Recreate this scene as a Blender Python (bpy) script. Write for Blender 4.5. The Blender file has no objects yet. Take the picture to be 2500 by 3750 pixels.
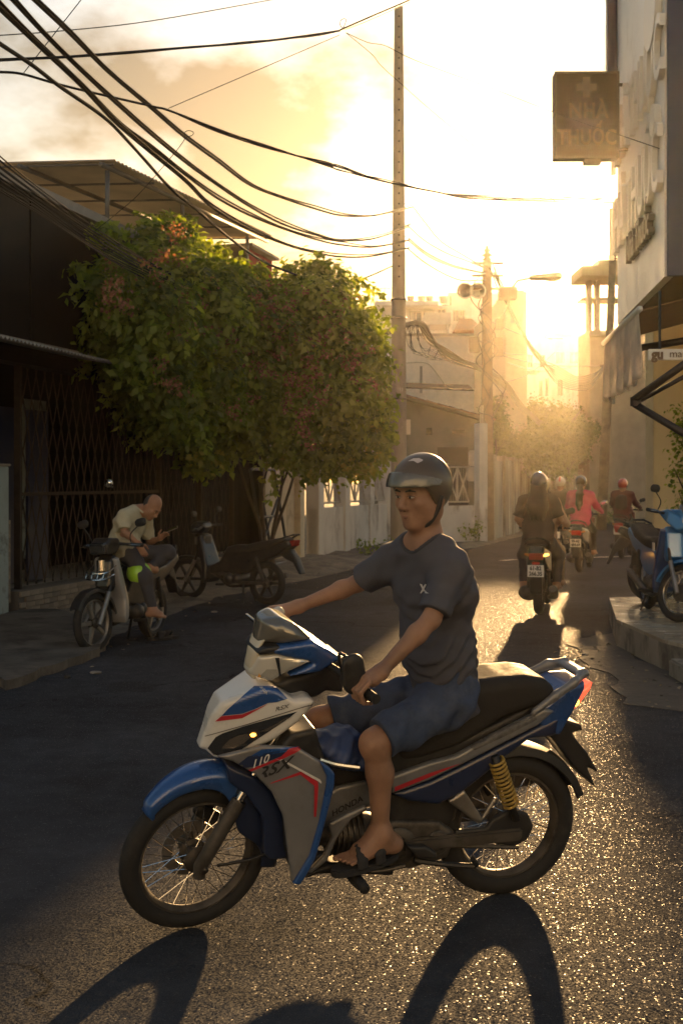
import bpy, bmesh, math, random
import numpy as np
from mathutils import Vector, Matrix
from mathutils.bvhtree import BVHTree

random.seed(7); RNG = np.random.default_rng(7)
S = bpy.context.scene
COL = S.collection

# ------------------------------------------------------------------ camera
FPX, HV, CU, CH = 4300.0, 1760.0, 1250.0, 1.6      # focal length / horizon row / centre column in photo pixels, eye height
cam_d = bpy.data.cameras.new('camera')
cam_d.sensor_fit = 'VERTICAL'; cam_d.sensor_height = 36.0; cam_d.sensor_width = 24.0
cam_d.lens = 36.0 * FPX / 3750.0
cam_d.shift_y = -(1875.0 - HV) / 3750.0
cam_d.clip_start = 0.05; cam_d.clip_end = 3000.0
cam_d.dof.use_dof = True; cam_d.dof.focus_distance = 4.4; cam_d.dof.aperture_fstop = 8.0
cam = bpy.data.objects.new('camera', cam_d); COL.objects.link(cam)
cam.location = (0, 0, CH); cam.rotation_euler = (math.radians(90), 0, 0)
S.camera = cam

# ------------------------------------------------------------------ sky and sun
SUN_AZ = math.atan((2112 - CU) / FPX)      # to the right of straight ahead
SUN_EL = math.atan((HV - 995) / math.hypot(FPX, 2112 - CU))
world = bpy.data.worlds.new('World'); S.world = world; world.use_nodes = True
wt = world.node_tree; wt.nodes.clear()
def wn(t, **k):
    n = wt.nodes.new(t)
    for a, b in k.items(): setattr(n, a, b)
    return n
sky = wn('ShaderNodeTexSky', sky_type='NISHITA', sun_disc=False)
sky.sun_elevation = SUN_EL; sky.sun_rotation = SUN_AZ
sky.altitude = 0; sky.air_density = 1.3; sky.dust_density = 1.6; sky.ozone_density = 2.2
tint = wn('ShaderNodeMix', data_type='RGBA', blend_type='MULTIPLY'); tint.inputs[0].default_value = 1.0
wt.links.new(sky.outputs[0], tint.inputs[6]); tint.inputs[7].default_value = (1.0, 0.885, 0.79, 1)
tc = wn('ShaderNodeTexCoord'); mp = wn('ShaderNodeMapping'); mp.inputs['Scale'].default_value = (1.0, 1.0, 1.9)
mp.inputs['Location'].default_value = (8.22, 4.56, 3.18)
wt.links.new(tc.outputs['Generated'], mp.inputs[0])
nz = wn('ShaderNodeTexNoise'); nz.inputs['Scale'].default_value = 3.1; nz.inputs['Detail'].default_value = 7.0; nz.inputs['Roughness'].default_value = 0.55
wt.links.new(mp.outputs[0], nz.inputs['Vector'])
rp = wn('ShaderNodeValToRGB'); rp.color_ramp.elements[0].position = 0.49; rp.color_ramp.elements[1].position = 0.60
wt.links.new(nz.outputs[0], rp.inputs[0])
cl = wn('ShaderNodeMix', data_type='RGBA', blend_type='MULTIPLY')
wt.links.new(rp.outputs[0], cl.inputs[0]); wt.links.new(tint.outputs[2], cl.inputs[6]); cl.inputs[7].default_value = (0.44, 0.37, 0.28, 1)
bg = wn('ShaderNodeBackground'); bg.inputs[1].default_value = 0.06
wt.links.new(cl.outputs[2], bg.inputs[0])
wo = wn('ShaderNodeOutputWorld'); wt.links.new(bg.outputs[0], wo.inputs[0])

sun_d = bpy.data.lights.new('sun', 'SUN'); sun_d.energy = 4.0; sun_d.angle = math.radians(0.9); sun_d.color = (1.0, 0.60, 0.25)
sun = bpy.data.objects.new('sun', sun_d); COL.objects.link(sun)
SUNDIR = Vector((math.sin(SUN_AZ) * math.cos(SUN_EL), math.cos(SUN_AZ) * math.cos(SUN_EL), math.sin(SUN_EL)))
sun.rotation_euler = (-SUNDIR).to_track_quat('-Z', 'Y').to_euler(); sun.location = (20, 60, 30)

S.view_settings.view_transform = 'Standard'; S.view_settings.look = 'None'
S.view_settings.gamma = 1.0; S.view_settings.use_curve_mapping = False
S.view_settings.exposure = 2.0
S.cycles.use_denoising = True; S.cycles.max_bounces = 6; S.cycles.diffuse_bounces = 3; S.cycles.glossy_bounces = 3
S.cycles.transmission_bounces = 4; S.cycles.transparent_max_bounces = 8; S.cycles.volume_bounces = 1
S.cycles.sample_clamp_indirect = 6.0; S.cycles.caustics_reflective = False; S.cycles.caustics_refractive = False

# ------------------------------------------------------------------ photo geometry: pixel -> place
def W(u, v, Y):                      # point seen at photo pixel (u,v) at distance Y in front of the eye
    return Vector(((u - CU) / FPX * Y, Y, CH + (HV - v) / FPX * Y))
def G(u, v, z=0.0):                  # point of the level z seen at photo pixel (u,v)
    Y = (CH - z) * FPX / (v - HV)
    return Vector(((u - CU) / FPX * Y, Y, z))

# ------------------------------------------------------------------ materials
MATS = {}
def mat(name, col, rough=0.6, metal=0.0, var=0.0, vs=6.0, bump=0.0, bs=60.0, coat=0.0, dirt=None, ds=2.5, dth=(0.5, 0.7),
        emit=None, es=0.0, trans=0.0, sub=0.0, spec=0.5, stretch=None, alpha=1.0, ior=1.45, detail=5.0):
    if name in MATS: return MATS[name]
    m = bpy.data.materials.new(name); m.use_nodes = True; MATS[name] = m
    t = m.node_tree; N = t.nodes; L = t.links; b = N['Principled BSDF']
    c = tuple(col) + (1,)
    b.inputs['Base Color'].default_value = c; b.inputs['Roughness'].default_value = rough; b.inputs['Metallic'].default_value = metal
    b.inputs['Specular IOR Level'].default_value = spec; b.inputs['IOR'].default_value = ior
    b.inputs['Coat Weight'].default_value = coat; b.inputs['Coat Roughness'].default_value = 0.12
    b.inputs['Transmission Weight'].default_value = trans; b.inputs['Alpha'].default_value = alpha
    if sub: b.inputs['Subsurface Weight'].default_value = sub; b.inputs['Subsurface Radius'].default_value = (0.02, 0.008, 0.004); b.inputs['Subsurface Scale'].default_value = 0.6
    if emit: b.inputs['Emission Color'].default_value = tuple(emit) + (1,); b.inputs['Emission Strength'].default_value = es
    cur = None
    if var or dirt or bump:
        tcn = N.new('ShaderNodeTexCoord'); mpn = N.new('ShaderNodeMapping'); L.new(tcn.outputs['Object'], mpn.inputs[0])
        if stretch: mpn.inputs['Scale'].default_value = stretch
    if var:
        n = N.new('ShaderNodeTexNoise'); n.inputs['Scale'].default_value = vs; n.inputs['Detail'].default_value = detail; n.inputs['Roughness'].default_value = 0.6
        L.new(mpn.outputs[0], n.inputs['Vector'])
        r = N.new('ShaderNodeMapRange'); r.inputs[1].default_value = 0.3; r.inputs[2].default_value = 0.7
        r.inputs[3].default_value = 1 - var; r.inputs[4].default_value = 1 + var; L.new(n.outputs[0], r.inputs[0])
        mx = N.new('ShaderNodeMix'); mx.data_type = 'RGBA'; mx.blend_type = 'MULTIPLY'; mx.inputs[0].default_value = 1
        mx.inputs[6].default_value = c; L.new(r.outputs[0], mx.inputs[7]); cur = mx.outputs[2]
        r2 = N.new('ShaderNodeMapRange'); r2.inputs[1].default_value = 0.3; r2.inputs[2].default_value = 0.7
        r2.inputs[3].default_value = max(0, rough - 0.12); r2.inputs[4].default_value = min(1, rough + 0.12)
        L.new(n.outputs[0], r2.inputs[0]); L.new(r2.outputs[0], b.inputs['Roughness'])
    if dirt:
        n = N.new('ShaderNodeTexNoise'); n.inputs['Scale'].default_value = ds; n.inputs['Detail'].default_value = 8; n.inputs['Roughness'].default_value = 0.68
        L.new(mpn.outputs[0], n.inputs['Vector'])
        r = N.new('ShaderNodeMapRange'); r.inputs[1].default_value = dth[0]; r.inputs[2].default_value = dth[1]; L.new(n.outputs[0], r.inputs[0])
        mx = N.new('ShaderNodeMix'); mx.data_type = 'RGBA'; L.new(r.outputs[0], mx.inputs[0])
        if cur: L.new(cur, mx.inputs[6])
        else: mx.inputs[6].default_value = c
        mx.inputs[7].default_value = tuple(dirt) + (1,); cur = mx.outputs[2]
    if cur: L.new(cur, b.inputs['Base Color'])
    if bump:
        n = N.new('ShaderNodeTexNoise'); n.inputs['Scale'].default_value = bs; n.inputs['Detail'].default_value = 4; L.new(mpn.outputs[0], n.inputs['Vector'])
        bp = N.new('ShaderNodeBump'); bp.inputs['Strength'].default_value = bump; bp.inputs['Distance'].default_value = 0.01
        L.new(n.outputs[0], bp.inputs['Height']); L.new(bp.outputs[0], b.inputs['Normal'])
    return m

# ------------------------------------------------------------------ objects
def tag(o, label=None, cat=None, group=None, kind=None):
    if label: o['label'] = label
    if cat: o['category'] = cat
    if group: o['group'] = group
    if kind: o['kind'] = kind
    return o
def empty(name, loc=(0, 0, 0), rz=0.0, label=None, cat=None, group=None, mw=None):
    o = bpy.data.objects.new(name, None); COL.objects.link(o)
    if mw is not None: o.matrix_world = mw
    else: o.location = loc; o.rotation_euler = (0, 0, rz)
    o.empty_display_size = 0.1
    return tag(o, label, cat, group)
def link(name, me, m=None, parent=None, smooth=False, loc=None):
    o = bpy.data.objects.new(name, me); COL.objects.link(o)
    if m is not None:
        for q in (m if isinstance(m, (list, tuple)) else [m]): me.materials.append(q)
    if smooth: me.polygons.foreach_set('use_smooth', [True] * len(me.polygons))
    if parent is not None: o.parent = parent
    if loc is not None: o.location = loc
    return o
def pydata(name, v, f, m=None, parent=None, smooth=False):
    me = bpy.data.meshes.new(name); me.from_pydata([tuple(p) for p in v], [], [tuple(q) for q in f]); me.update()
    return link(name, me, m, parent, smooth)

class MB:
    """collects simple shapes into one mesh"""
    def __init__(s): s.v = []; s.f = []; s.mi = []
    def add(s, vs, fs, mi=0):
        b = len(s.v); s.v += [tuple(p) for p in vs]; s.f += [tuple(b + i for i in q) for q in fs]; s.mi += [mi] * len(fs)
        return s
    def hexa(s, c, mi=0):            # 8 corners: bottom 4 ccw, top 4 ccw
        return s.add(c, [(3, 2, 1, 0), (4, 5, 6, 7), (0, 1, 5, 4), (1, 2, 6, 5), (2, 3, 7, 6), (3, 0, 4, 7)], mi)
    def box(s, a, b, mi=0, M=None):
        x0, y0, z0 = a; x1, y1, z1 = b
        c = [(x0, y0, z0), (x1, y0, z0), (x1, y1, z0), (x0, y1, z0), (x0, y0, z1), (x1, y0, z1), (x1, y1, z1), (x0, y1, z1)]
        if M is not None: c = [M @ Vector(p) for p in c]
        return s.hexa(c, mi)
    def tube(s, pts, r, n=6, mi=0, caps=True, closed=False):
        pts = [Vector(p) for p in pts]; k = len(pts); rs = r if isinstance(r, (list, tuple)) else [r] * k
        vs = []; up = None
        for i, p in enumerate(pts):
            a = pts[i - 1] if (i > 0 or closed) else p; b = pts[(i + 1) % k] if (i < k - 1 or closed) else p
            d = (b - a).normalized() if (b - a).length > 1e-9 else Vector((0, 0, 1))
            if up is None:
                up = Vector((0, 0, 1)) if abs(d.z) < 0.9 else Vector((1, 0, 0))
            e1 = d.cross(up)
            if e1.length < 1e-6: e1 = d.orthogonal()
            e1.normalize(); e2 = e1.cross(d); up = e2
            for j in range(n):
                t = 2 * math.pi * j / n
                vs.append(p + (e1 * math.cos(t) + e2 * math.sin(t)) * rs[i])
        fs = []
        for i in range(k if closed else k - 1):
            for j in range(n):
                a = i * n + j; b = i * n + (j + 1) % n; i2 = ((i + 1) % k) * n
                fs.append((a, b, i2 + (j + 1) % n, i2 + j))
        if caps and not closed: fs += [tuple(range(n - 1, -1, -1)), tuple((k - 1) * n + j for j in range(n))]
        return s.add(vs, fs, mi)
    def lathe(s, prof, n=24, M=None, mi=0, arc=(0, 2 * math.pi), closed_prof=False):
        """prof: (radius, height) pairs about local Z"""
        full = abs(arc[1] - arc[0] - 2 * math.pi) < 1e-6; m = n if full else n + 1; vs = []
        for i in range(m):
            t = arc[0] + (arc[1] - arc[0]) * i / n
            for r, h in prof:
                p = Vector((r * math.cos(t), r * math.sin(t), h)); vs.append(M @ p if M is not None else p)
        k = len(prof); fs = []
        for i in range(n):
            a = i * k; b = ((i + 1) % m) * k
            for j in range(k if closed_prof else k - 1):
                j2 = (j + 1) % k; fs.append((a + j, b + j, b + j2, a + j2))
        return s.add(vs, fs, mi)
    def prism(s, poly, d, M=None, mi=0):   # poly in local xy, from z=d[0] to d[1]
        n = len(poly); vs = [Vector((x, y, d[0])) for x, y in poly] + [Vector((x, y, d[1])) for x, y in poly]
        if M is not None: vs = [M @ p for p in vs]
        return s.add(vs, [tuple(range(n - 1, -1, -1)), tuple(range(n, 2 * n))] + [(i, (i + 1) % n, n + (i + 1) % n, n + i) for i in range(n)], mi)
    def build(s, name, m=None, parent=None, smooth=False, bevel=0.0, auto=False):
        me = bpy.data.meshes.new(name); me.from_pydata(s.v, [], s.f); me.update()
        if len(set(s.mi)) > 1: me.polygons.foreach_set('material_index', s.mi)
        if bevel:
            bm = bmesh.new(); bm.from_mesh(me); bmesh.ops.remove_doubles(bm, verts=bm.verts, dist=1e-5)
            ed = [e for e in bm.edges if len(e.link_faces) == 2 and e.calc_face_angle(0) > 0.5]
            bmesh.ops.bevel(bm, geom=ed, offset=bevel, segments=2, affect='EDGES', clamp_overlap=True); bm.to_mesh(me); bm.free(); me.update()
        o = link(name, me, m, parent, smooth)
        if auto and smooth:
            me.set_sharp_from_angle(angle=math.radians(38))
        return o
def copy_tree(o, parent=None):
    c = o.copy(); COL.objects.link(c); c.parent = parent
    for ch in list(o.children): copy_tree(ch, c)
    return c

def text_geo(body, size=1.0, extrude=0.0, shear=0.0, space=1.0, bold=0.0):
    cu = bpy.data.curves.new('lettering', 'FONT'); cu.body = body; cu.size = size; cu.extrude = extrude; cu.shear = shear
    cu.space_character = space; cu.align_x = 'CENTER'; cu.align_y = 'CENTER'; cu.resolution_u = 3; cu.offset = bold
    o = bpy.data.objects.new('lettering', cu); COL.objects.link(o)
    dg = bpy.context.evaluated_depsgraph_get(); me = o.evaluated_get(dg).to_mesh()
    vs = [tuple(v.co) for v in me.vertices]; fs = [tuple(p.vertices) for p in me.polygons]
    o.evaluated_get(dg).to_mesh_clear(); bpy.data.objects.remove(o); bpy.data.curves.remove(cu)
    return vs, fs
def text_obj(name, body, size, M, m, parent=None, extrude=0.0, shear=0.0, space=1.0, bold=0.0, sx=1.0):
    vs, fs = text_geo(body, size, extrude, shear, space, bold)
    vs = [M @ Vector((x * sx, y, z)) for x, y, z in vs]
    return pydata(name, vs, fs, m, parent)
def basis(o, x, y, z):
    return Matrix(((x[0], y[0], z[0], o[0]), (x[1], y[1], z[1], o[1]), (x[2], y[2], z[2], o[2]), (0, 0, 0, 1)))

# ------------------------------------------------------------------ implicit surfaces -> meshes (smooth bodies and moulded panels)
def surface_net(V, org, h):
    nx, ny, nz = V.shape; sg = V < 0
    c = [sg[i:nx - 1 + i, j:ny - 1 + j, k:nz - 1 + k] for i in (0, 1) for j in (0, 1) for k in (0, 1)]
    cnt = np.zeros(c[0].shape, np.int8)
    for q in c: cnt += q
    act = np.argwhere((cnt > 0) & (cnt < 8))
    if len(act) == 0: return [], []
    idx = -np.ones(c[0].shape, np.int64); idx[tuple(act.T)] = np.arange(len(act))
    acc = np.zeros((len(act), 3)); num = np.zeros(len(act))
    corners = [(i, j, k) for i in (0, 1) for j in (0, 1) for k in (0, 1)]
    for a in corners:
        for ax in range(3):
            if a[ax]: continue
            b = list(a); b[ax] = 1
            va = V[act[:, 0] + a[0], act[:, 1] + a[1], act[:, 2] + a[2]].astype(np.float64); vb = V[act[:, 0] + b[0], act[:, 1] + b[1], act[:, 2] + b[2]].astype(np.float64)
            mk = (va < 0) != (vb < 0); t = np.where(mk, va / np.where(mk, va - vb, 1), 0)
            p = np.tile(np.array(a, float), (len(act), 1)); p[:, ax] = t
            acc[mk] += p[mk]; num += mk
    P = (act + acc / num[:, None]) * h + np.array(org)
    F = []
    for ax in range(3):
        o1, o2 = [(1, 2), (2, 0), (0, 1)][ax]
        sl0 = [slice(None)] * 3; sl1 = [slice(None)] * 3; sl0[ax] = slice(0, -1); sl1[ax] = slice(1, None)
        s0 = sg[tuple(sl0)]; s1 = sg[tuple(sl1)]
        for flip, mk in ((False, s0 & ~s1), (True, ~s0 & s1)):
            e = np.argwhere(mk)
            e = e[(e[:, o1] > 0) & (e[:, o2] > 0) & (e[:, o1] < V.shape[o1] - 1) & (e[:, o2] < V.shape[o2] - 1)]
            if len(e) == 0: continue
            def ix(d1, d2):
                q = e.copy(); q[:, o1] -= d1; q[:, o2] -= d2; return idx[q[:, 0], q[:, 1], q[:, 2]]
            Q = np.stack([ix(1, 1), ix(0, 1), ix(0, 0), ix(1, 0)], 1)
            if flip: Q = Q[:, ::-1]
            F.append(Q)
    F = np.concatenate(F); F = F[(F >= 0).all(1)]
    return P, F
def np_mesh(name, P, F, m=None, parent=None, smooth=True):
    me = bpy.data.meshes.new(name); P = np.asarray(P, np.float32); F = np.asarray(F, np.int32)
    me.vertices.add(len(P)); me.vertices.foreach_set('co', P.ravel()); k = F.shape[1]
    me.loops.add(F.size); me.loops.foreach_set('vertex_index', F.ravel())
    me.polygons.add(len(F)); me.polygons.foreach_set('loop_start', np.arange(0, F.size, k, dtype=np.int32)); me.polygons.foreach_set('loop_total', np.full(len(F), k, np.int32))
    me.update(calc_edges=True); me.validate()
    return link(name, me, m, parent, smooth)
def relax(P, F, it=1, lam=0.5):
    n = len(P); F = np.asarray(F)
    for _ in range(it):
        A = np.zeros((n, 3)); c = np.zeros(n)
        for a, b in ((0, 1), (1, 2), (2, 3), (3, 0)):
            np.add.at(A, F[:, a], P[F[:, b]]); np.add.at(A, F[:, b], P[F[:, a]]); np.add.at(c, F[:, a], 1); np.add.at(c, F[:, b], 1)
        P = P + lam * (A / np.maximum(c, 1)[:, None] - P)
    return P
def field_mesh(name, fn, lo, hi, h, m, parent=None, it=1):
    """mesh of fn(x,y,z)<0, fn gets open grids"""
    n = [int(math.ceil((hi[i] - lo[i]) / h)) + 3 for i in range(3)]
    o = [lo[i] - h for i in range(3)]
    x = (o[0] + np.arange(n[0]) * h).astype(np.float32)[:, None, None]; y = (o[1] + np.arange(n[1]) * h).astype(np.float32)[None, :, None]; z = (o[2] + np.arange(n[2]) * h).astype(np.float32)[None, None, :]
    V = np.ascontiguousarray(np.broadcast_to(fn(x, y, z), n))
    P, F = surface_net(V, o, h)
    if it: P = relax(P, F, it)
    return np_mesh(name, P, F, m, parent)
def poly_sdf(px, py, poly):
    poly = np.asarray(poly, np.float32); n = len(poly)
    d = np.full(np.broadcast(px, py).shape, 1e9, np.float32); s = np.ones(d.shape, np.float32)
    for i in range(n):
        a = poly[i]; b = poly[i - 1]; e = b - a; wx = px - a[0]; wy = py - a[1]
        t = np.clip((wx * e[0] + wy * e[1]) / max(e @ e, 1e-12), 0, 1)
        bx = wx - e[0] * t; by = wy - e[1] * t; d = np.minimum(d, bx * bx + by * by)
        c1 = py >= a[1]; c2 = py < b[1]; c3 = e[0] * wy > e[1] * wx
        s = np.where((c1 & c2 & c3) | (~c1 & ~c2 & ~c3), -s, s)
    return s * np.sqrt(d)
def rmax(a, b, r):
    return np.minimum(np.maximum(a + r, b + r), 0) + np.sqrt(np.maximum(a + r, 0) ** 2 + np.maximum(b + r, 0) ** 2) - r
def smin(a, b, k):
    hh = np.clip(0.5 + 0.5 * (b - a) / k, 0, 1); return b + (a - b) * hh - k * hh * (1 - hh)
def panel(name, poly, yc, w, m, parent=None, h=0.006, r=0.012, it=1, extra=None):
    """moulded piece: outline poly in (x,z), centre plane yc and half width w, numbers or functions of (x,z)"""
    poly = np.asarray(poly, float); lo = poly.min(0); hi = poly.max(0)
    gx, gz = np.meshgrid(np.linspace(lo[0], hi[0], 9), np.linspace(lo[1], hi[1], 9))
    f = lambda q, x, z: q(x, z) if callable(q) else q + 0 * x + 0 * z
    ycg, wg = f(yc, gx, gz), f(w, gx, gz)
    def fn(x, y, z):
        d2 = poly_sdf(x, z, poly); d = rmax(d2, np.abs(y - f(yc, x, z)) - f(w, x, z), r)
        return extra(d, x, y, z) if extra else d
    return field_mesh(name, fn, (lo[0], float((ycg - wg).min()) - .01, lo[1]), (hi[0], float((ycg + wg).max()) + .01, hi[1]), h, m, parent, it)

class Blob:
    """union of tapered capsules and ellipsoids blended into one continuous surface"""
    def __init__(s, k=0.03): s.pr = []; s.k = k
    def cap(s, a, ra, b, rb, k=None, flat=None, fs=1.0, neg=False):
        s.pr.append(('c', np.array(a, float), ra, np.array(b, float), rb, s.k if k is None else k, None if flat is None else np.array(Vector(flat).normalized()), fs, neg)); return s
    def chain(s, pts, rs, k=None, flat=None, fs=1.0):
        for i in range(len(pts) - 1): s.cap(pts[i], rs[i], pts[i + 1], rs[i + 1], k, flat, fs)
        return s
    def ell(s, c, r, R=None, k=None, neg=False):
        s.pr.append(('e', np.array(c, float), np.array(r, float), np.eye(3) if R is None else np.array(R.to_3x3()), s.k if k is None else k, neg)); return s
    def bounds(s):
        lo = np.full(3, 1e9); hi = -lo
        for p in s.pr:
            if p[-1]: continue
            if p[0] == 'c':
                m = max(p[2], p[4]) * max(p[7], 1.0)
                lo = np.minimum(lo, np.minimum(p[1], p[3]) - m); hi = np.maximum(hi, np.maximum(p[1], p[3]) + m)
            else:
                m = p[2].max(); lo = np.minimum(lo, p[1] - m); hi = np.maximum(hi, p[1] + m)
        return lo, hi
    def field(s, h, grow=0.0):
        lo, hi = s.bounds(); lo = lo - grow - 3 * h; hi = hi + grow + 3 * h
        n = np.ceil((hi - lo) / h).astype(int) + 1; V = np.full(n, 0.2, np.float32)
        for p in s.pr:
            if p[0] == 'c': m = max(p[2], p[4]) * max(p[7], 1.0) + p[5] + grow + 2 * h + .01; a, b = np.minimum(p[1], p[3]) - m, np.maximum(p[1], p[3]) + m
            else: m = p[2].max() + p[4] + grow + 2 * h + .01; a, b = p[1] - m, p[1] + m
            i0 = np.clip(np.floor((a - lo) / h).astype(int), 0, n); i1 = np.clip(np.ceil((b - lo) / h).astype(int) + 1, 0, n)
            if (i1 <= i0).any(): continue
            ax = [(lo[q] + np.arange(i0[q], i1[q]) * h).astype(np.float32) for q in range(3)]
            X = ax[0][:, None, None]; Y = ax[1][None, :, None]; Z = ax[2][None, None, :]
            if p[0] == 'c':
                A, B = p[1], p[3]; e = B - A; ee = max(float(e @ e), 1e-12)
                wx, wy, wz = X - A[0], Y - A[1], Z - A[2]
                t = np.clip((wx * e[0] + wy * e[1] + wz * e[2]) / ee, 0, 1)
                dx, dy, dz = wx - t * e[0], wy - t * e[1], wz - t * e[2]; q = dx * dx + dy * dy + dz * dz
                if p[6] is not None:
                    f = dx * p[6][0] + dy * p[6][1] + dz * p[6][2]; q = q - f * f * (1 - 1 / p[7] ** 2)
                d = np.sqrt(np.maximum(q, 0)) - (p[2] + (p[4] - p[2]) * t); k = p[5]
            else:
                R = p[3]; wx, wy, wz = X - p[1][0], Y - p[1][1], Z - p[1][2]
                q = [(wx * R[0, i] + wy * R[1, i] + wz * R[2, i]) for i in range(3)]
                k0 = np.sqrt(sum((q[i] / p[2][i]) ** 2 for i in range(3))); k1 = np.sqrt(sum((q[i] / p[2][i] ** 2) ** 2 for i in range(3)))
                d = k0 * (k0 - 1) / np.maximum(k1, 1e-6); k = p[4]
            sl = tuple(slice(i0[q], i1[q]) for q in range(3))
            if p[-1]: V[sl] = -smin(-V[sl], d, k)
            else: V[sl] = smin(V[sl], d, k)
        return V - grow, lo
    def mesh(s, name, h, m, parent=None, it=1, grow=0.0, cut=None, wrinkle=None):
        V, lo = s.field(h, grow)
        if cut or wrinkle:
            ax = [(lo[q] + np.arange(V.shape[q]) * h).astype(np.float32) for q in range(3)]
            X = ax[0][:, None, None]; Y = ax[1][None, :, None]; Z = ax[2][None, None, :]
            if wrinkle: V = V + wrinkle(X, Y, Z).astype(np.float32)
            for f in (cut or []): V = np.maximum(V, f(X, Y, Z))
        P, F = surface_net(V, lo, h)
        if it: P = relax(P, F, it)
        return np_mesh(name, P, F, m, parent)
def plane_cut(p, n):                 # keeps the side that n points away from
    n = Vector(n).normalized(); d = n.dot(Vector(p))
    return lambda x, y, z: x * n.x + y * n.y + z * n.z - d
# ================================================================== SETTING
def asphalt_mat():
    m = bpy.data.materials.new('asphalt'); m.use_nodes = True; t = m.node_tree; N = t.nodes; L = t.links; b = N['Principled BSDF']
    tcn = N.new('ShaderNodeTexCoord')
    def noise(s, d=4, r=0.55):
        n = N.new('ShaderNodeTexNoise'); n.inputs['Scale'].default_value = s; n.inputs['Detail'].default_value = d; n.inputs['Roughness'].default_value = r
        L.new(tcn.outputs['Object'], n.inputs['Vector']); return n
    def rng(src, a, b_, c, d):
        r = N.new('ShaderNodeMapRange'); r.inputs[1].default_value = a; r.inputs[2].default_value = b_; r.inputs[3].default_value = c; r.inputs[4].default_value = d
        L.new(src, r.inputs[0]); return r.outputs[0]
    def mul(a, bb):
        x = N.new('ShaderNodeMath'); x.operation = 'MULTIPLY'; L.new(a, x.inputs[0]); L.new(bb, x.inputs[1]); return x.outputs[0]
    big = noise(0.55, 6); mid = noise(7.0, 5); fine = noise(260.0, 2)
    def voro(sc, out):
        vo = N.new('ShaderNodeTexVoronoi'); vo.inputs['Scale'].default_value = sc; L.new(tcn.outputs['Object'], vo.inputs['Vector']); return vo.outputs[out]
    k = mul(mul(rng(big.outputs[0], .3, .7, .70, 1.35), rng(mid.outputs[0], .3, .7, .82, 1.18)), rng(fine.outputs[0], .3, .75, .6, 1.5))
    mx = N.new('ShaderNodeMix'); mx.data_type = 'RGBA'; mx.blend_type = 'MULTIPLY'; mx.inputs[0].default_value = 1; mx.inputs[6].default_value = (.050, .053, .060, 1); L.new(k, mx.inputs[7])
    # dark tar patches and pale dusty scuffs with shapes of their own
    pt = noise(.9, 3, .5); m2 = N.new('ShaderNodeMix'); m2.data_type = 'RGBA'; L.new(rng(pt.outputs[0], .60, .64, 0, .45), m2.inputs[0]); L.new(mx.outputs[2], m2.inputs[6]); m2.inputs[7].default_value = (.030, .029, .028, 1)
    wv = N.new('ShaderNodeVectorMath'); wv.operation = 'ADD'; L.new(tcn.outputs['Object'], wv.inputs[0]); wn2 = noise(2.2, 4); ws = N.new('ShaderNodeVectorMath'); ws.operation = 'SCALE'; ws.inputs[3].default_value = .55; L.new(wn2.outputs['Color'], ws.inputs[0]); L.new(ws.outputs[0], wv.inputs[1])
    ce = N.new('ShaderNodeTexVoronoi'); ce.feature = 'DISTANCE_TO_EDGE'; ce.inputs['Scale'].default_value = .30; L.new(wv.outputs[0], ce.inputs['Vector'])
    m3 = N.new('ShaderNodeMix'); m3.data_type = 'RGBA'; L.new(mul(rng(ce.outputs[0], .0, .006, .85, 0), rng(noise(.7, 2).outputs[0], .45, .55, 0, 1)), m3.inputs[0]); L.new(m2.outputs[2], m3.inputs[6]); m3.inputs[7].default_value = (.006, .006, .006, 1)
    L.new(m3.outputs[2], b.inputs['Base Color'])
    # stones: every one a facet with its own tilt, some polished
    cell = voro(210.0, 'Color'); sx = N.new('ShaderNodeVectorMath'); sx.operation = 'SUBTRACT'; L.new(cell, sx.inputs[0]); sx.inputs[1].default_value = (.5, .5, .5)
    sc_ = N.new('ShaderNodeVectorMath'); sc_.operation = 'MULTIPLY'; L.new(sx.outputs[0], sc_.inputs[0]); sc_.inputs[1].default_value = (.62, .62, 0)
    ge = N.new('ShaderNodeNewGeometry'); av = N.new('ShaderNodeVectorMath'); av.operation = 'ADD'; L.new(ge.outputs['Normal'], av.inputs[0]); L.new(sc_.outputs[0], av.inputs[1])
    nv = N.new('ShaderNodeVectorMath'); nv.operation = 'NORMALIZE'; L.new(av.outputs[0], nv.inputs[0])
    sep = N.new('ShaderNodeSeparateColor'); L.new(voro(210.0, 'Color'), sep.inputs[0])
    L.new(rng(sep.outputs[2], .88, .995, .86, .30), b.inputs['Roughness']); b.inputs['Specular IOR Level'].default_value = .022
    bp = N.new('ShaderNodeBump'); bp.inputs['Strength'].default_value = 1.0; bp.inputs['Distance'].default_value = .0009; L.new(fine.outputs[0], bp.inputs['Height']); L.new(nv.outputs[0], bp.inputs['Normal']); L.new(bp.outputs[0], b.inputs['Normal'])
    MATS['asphalt'] = m; return m
M_asph = asphalt_mat()
M_dirt = mat('dusty_ground', (.16, .135, .105), .9, var=.3, vs=1.6, bump=.5, bs=40, dirt=(.09, .075, .06), ds=.9)
M_conc = mat('old_concrete', (.27, .24, .20), .85, var=.25, vs=3.0, bump=.4, bs=50, dirt=(.13, .11, .09), ds=1.7)
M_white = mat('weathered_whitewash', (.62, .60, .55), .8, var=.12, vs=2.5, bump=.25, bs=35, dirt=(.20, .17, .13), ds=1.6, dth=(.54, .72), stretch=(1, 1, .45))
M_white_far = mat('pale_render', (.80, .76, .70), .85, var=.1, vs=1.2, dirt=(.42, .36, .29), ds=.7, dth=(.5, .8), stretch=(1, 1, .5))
M_steel = mat('galvanised_steel', (.38, .36, .33), .5, .7, var=.2, vs=9)
M_rust = mat('rusty_steel', (.045, .034, .026), .75, .1, spec=.15, var=.35, vs=12, bump=.2)
M_black = mat('black_plastic', (.018, .018, .020), .45, var=.2, vs=14)
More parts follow.
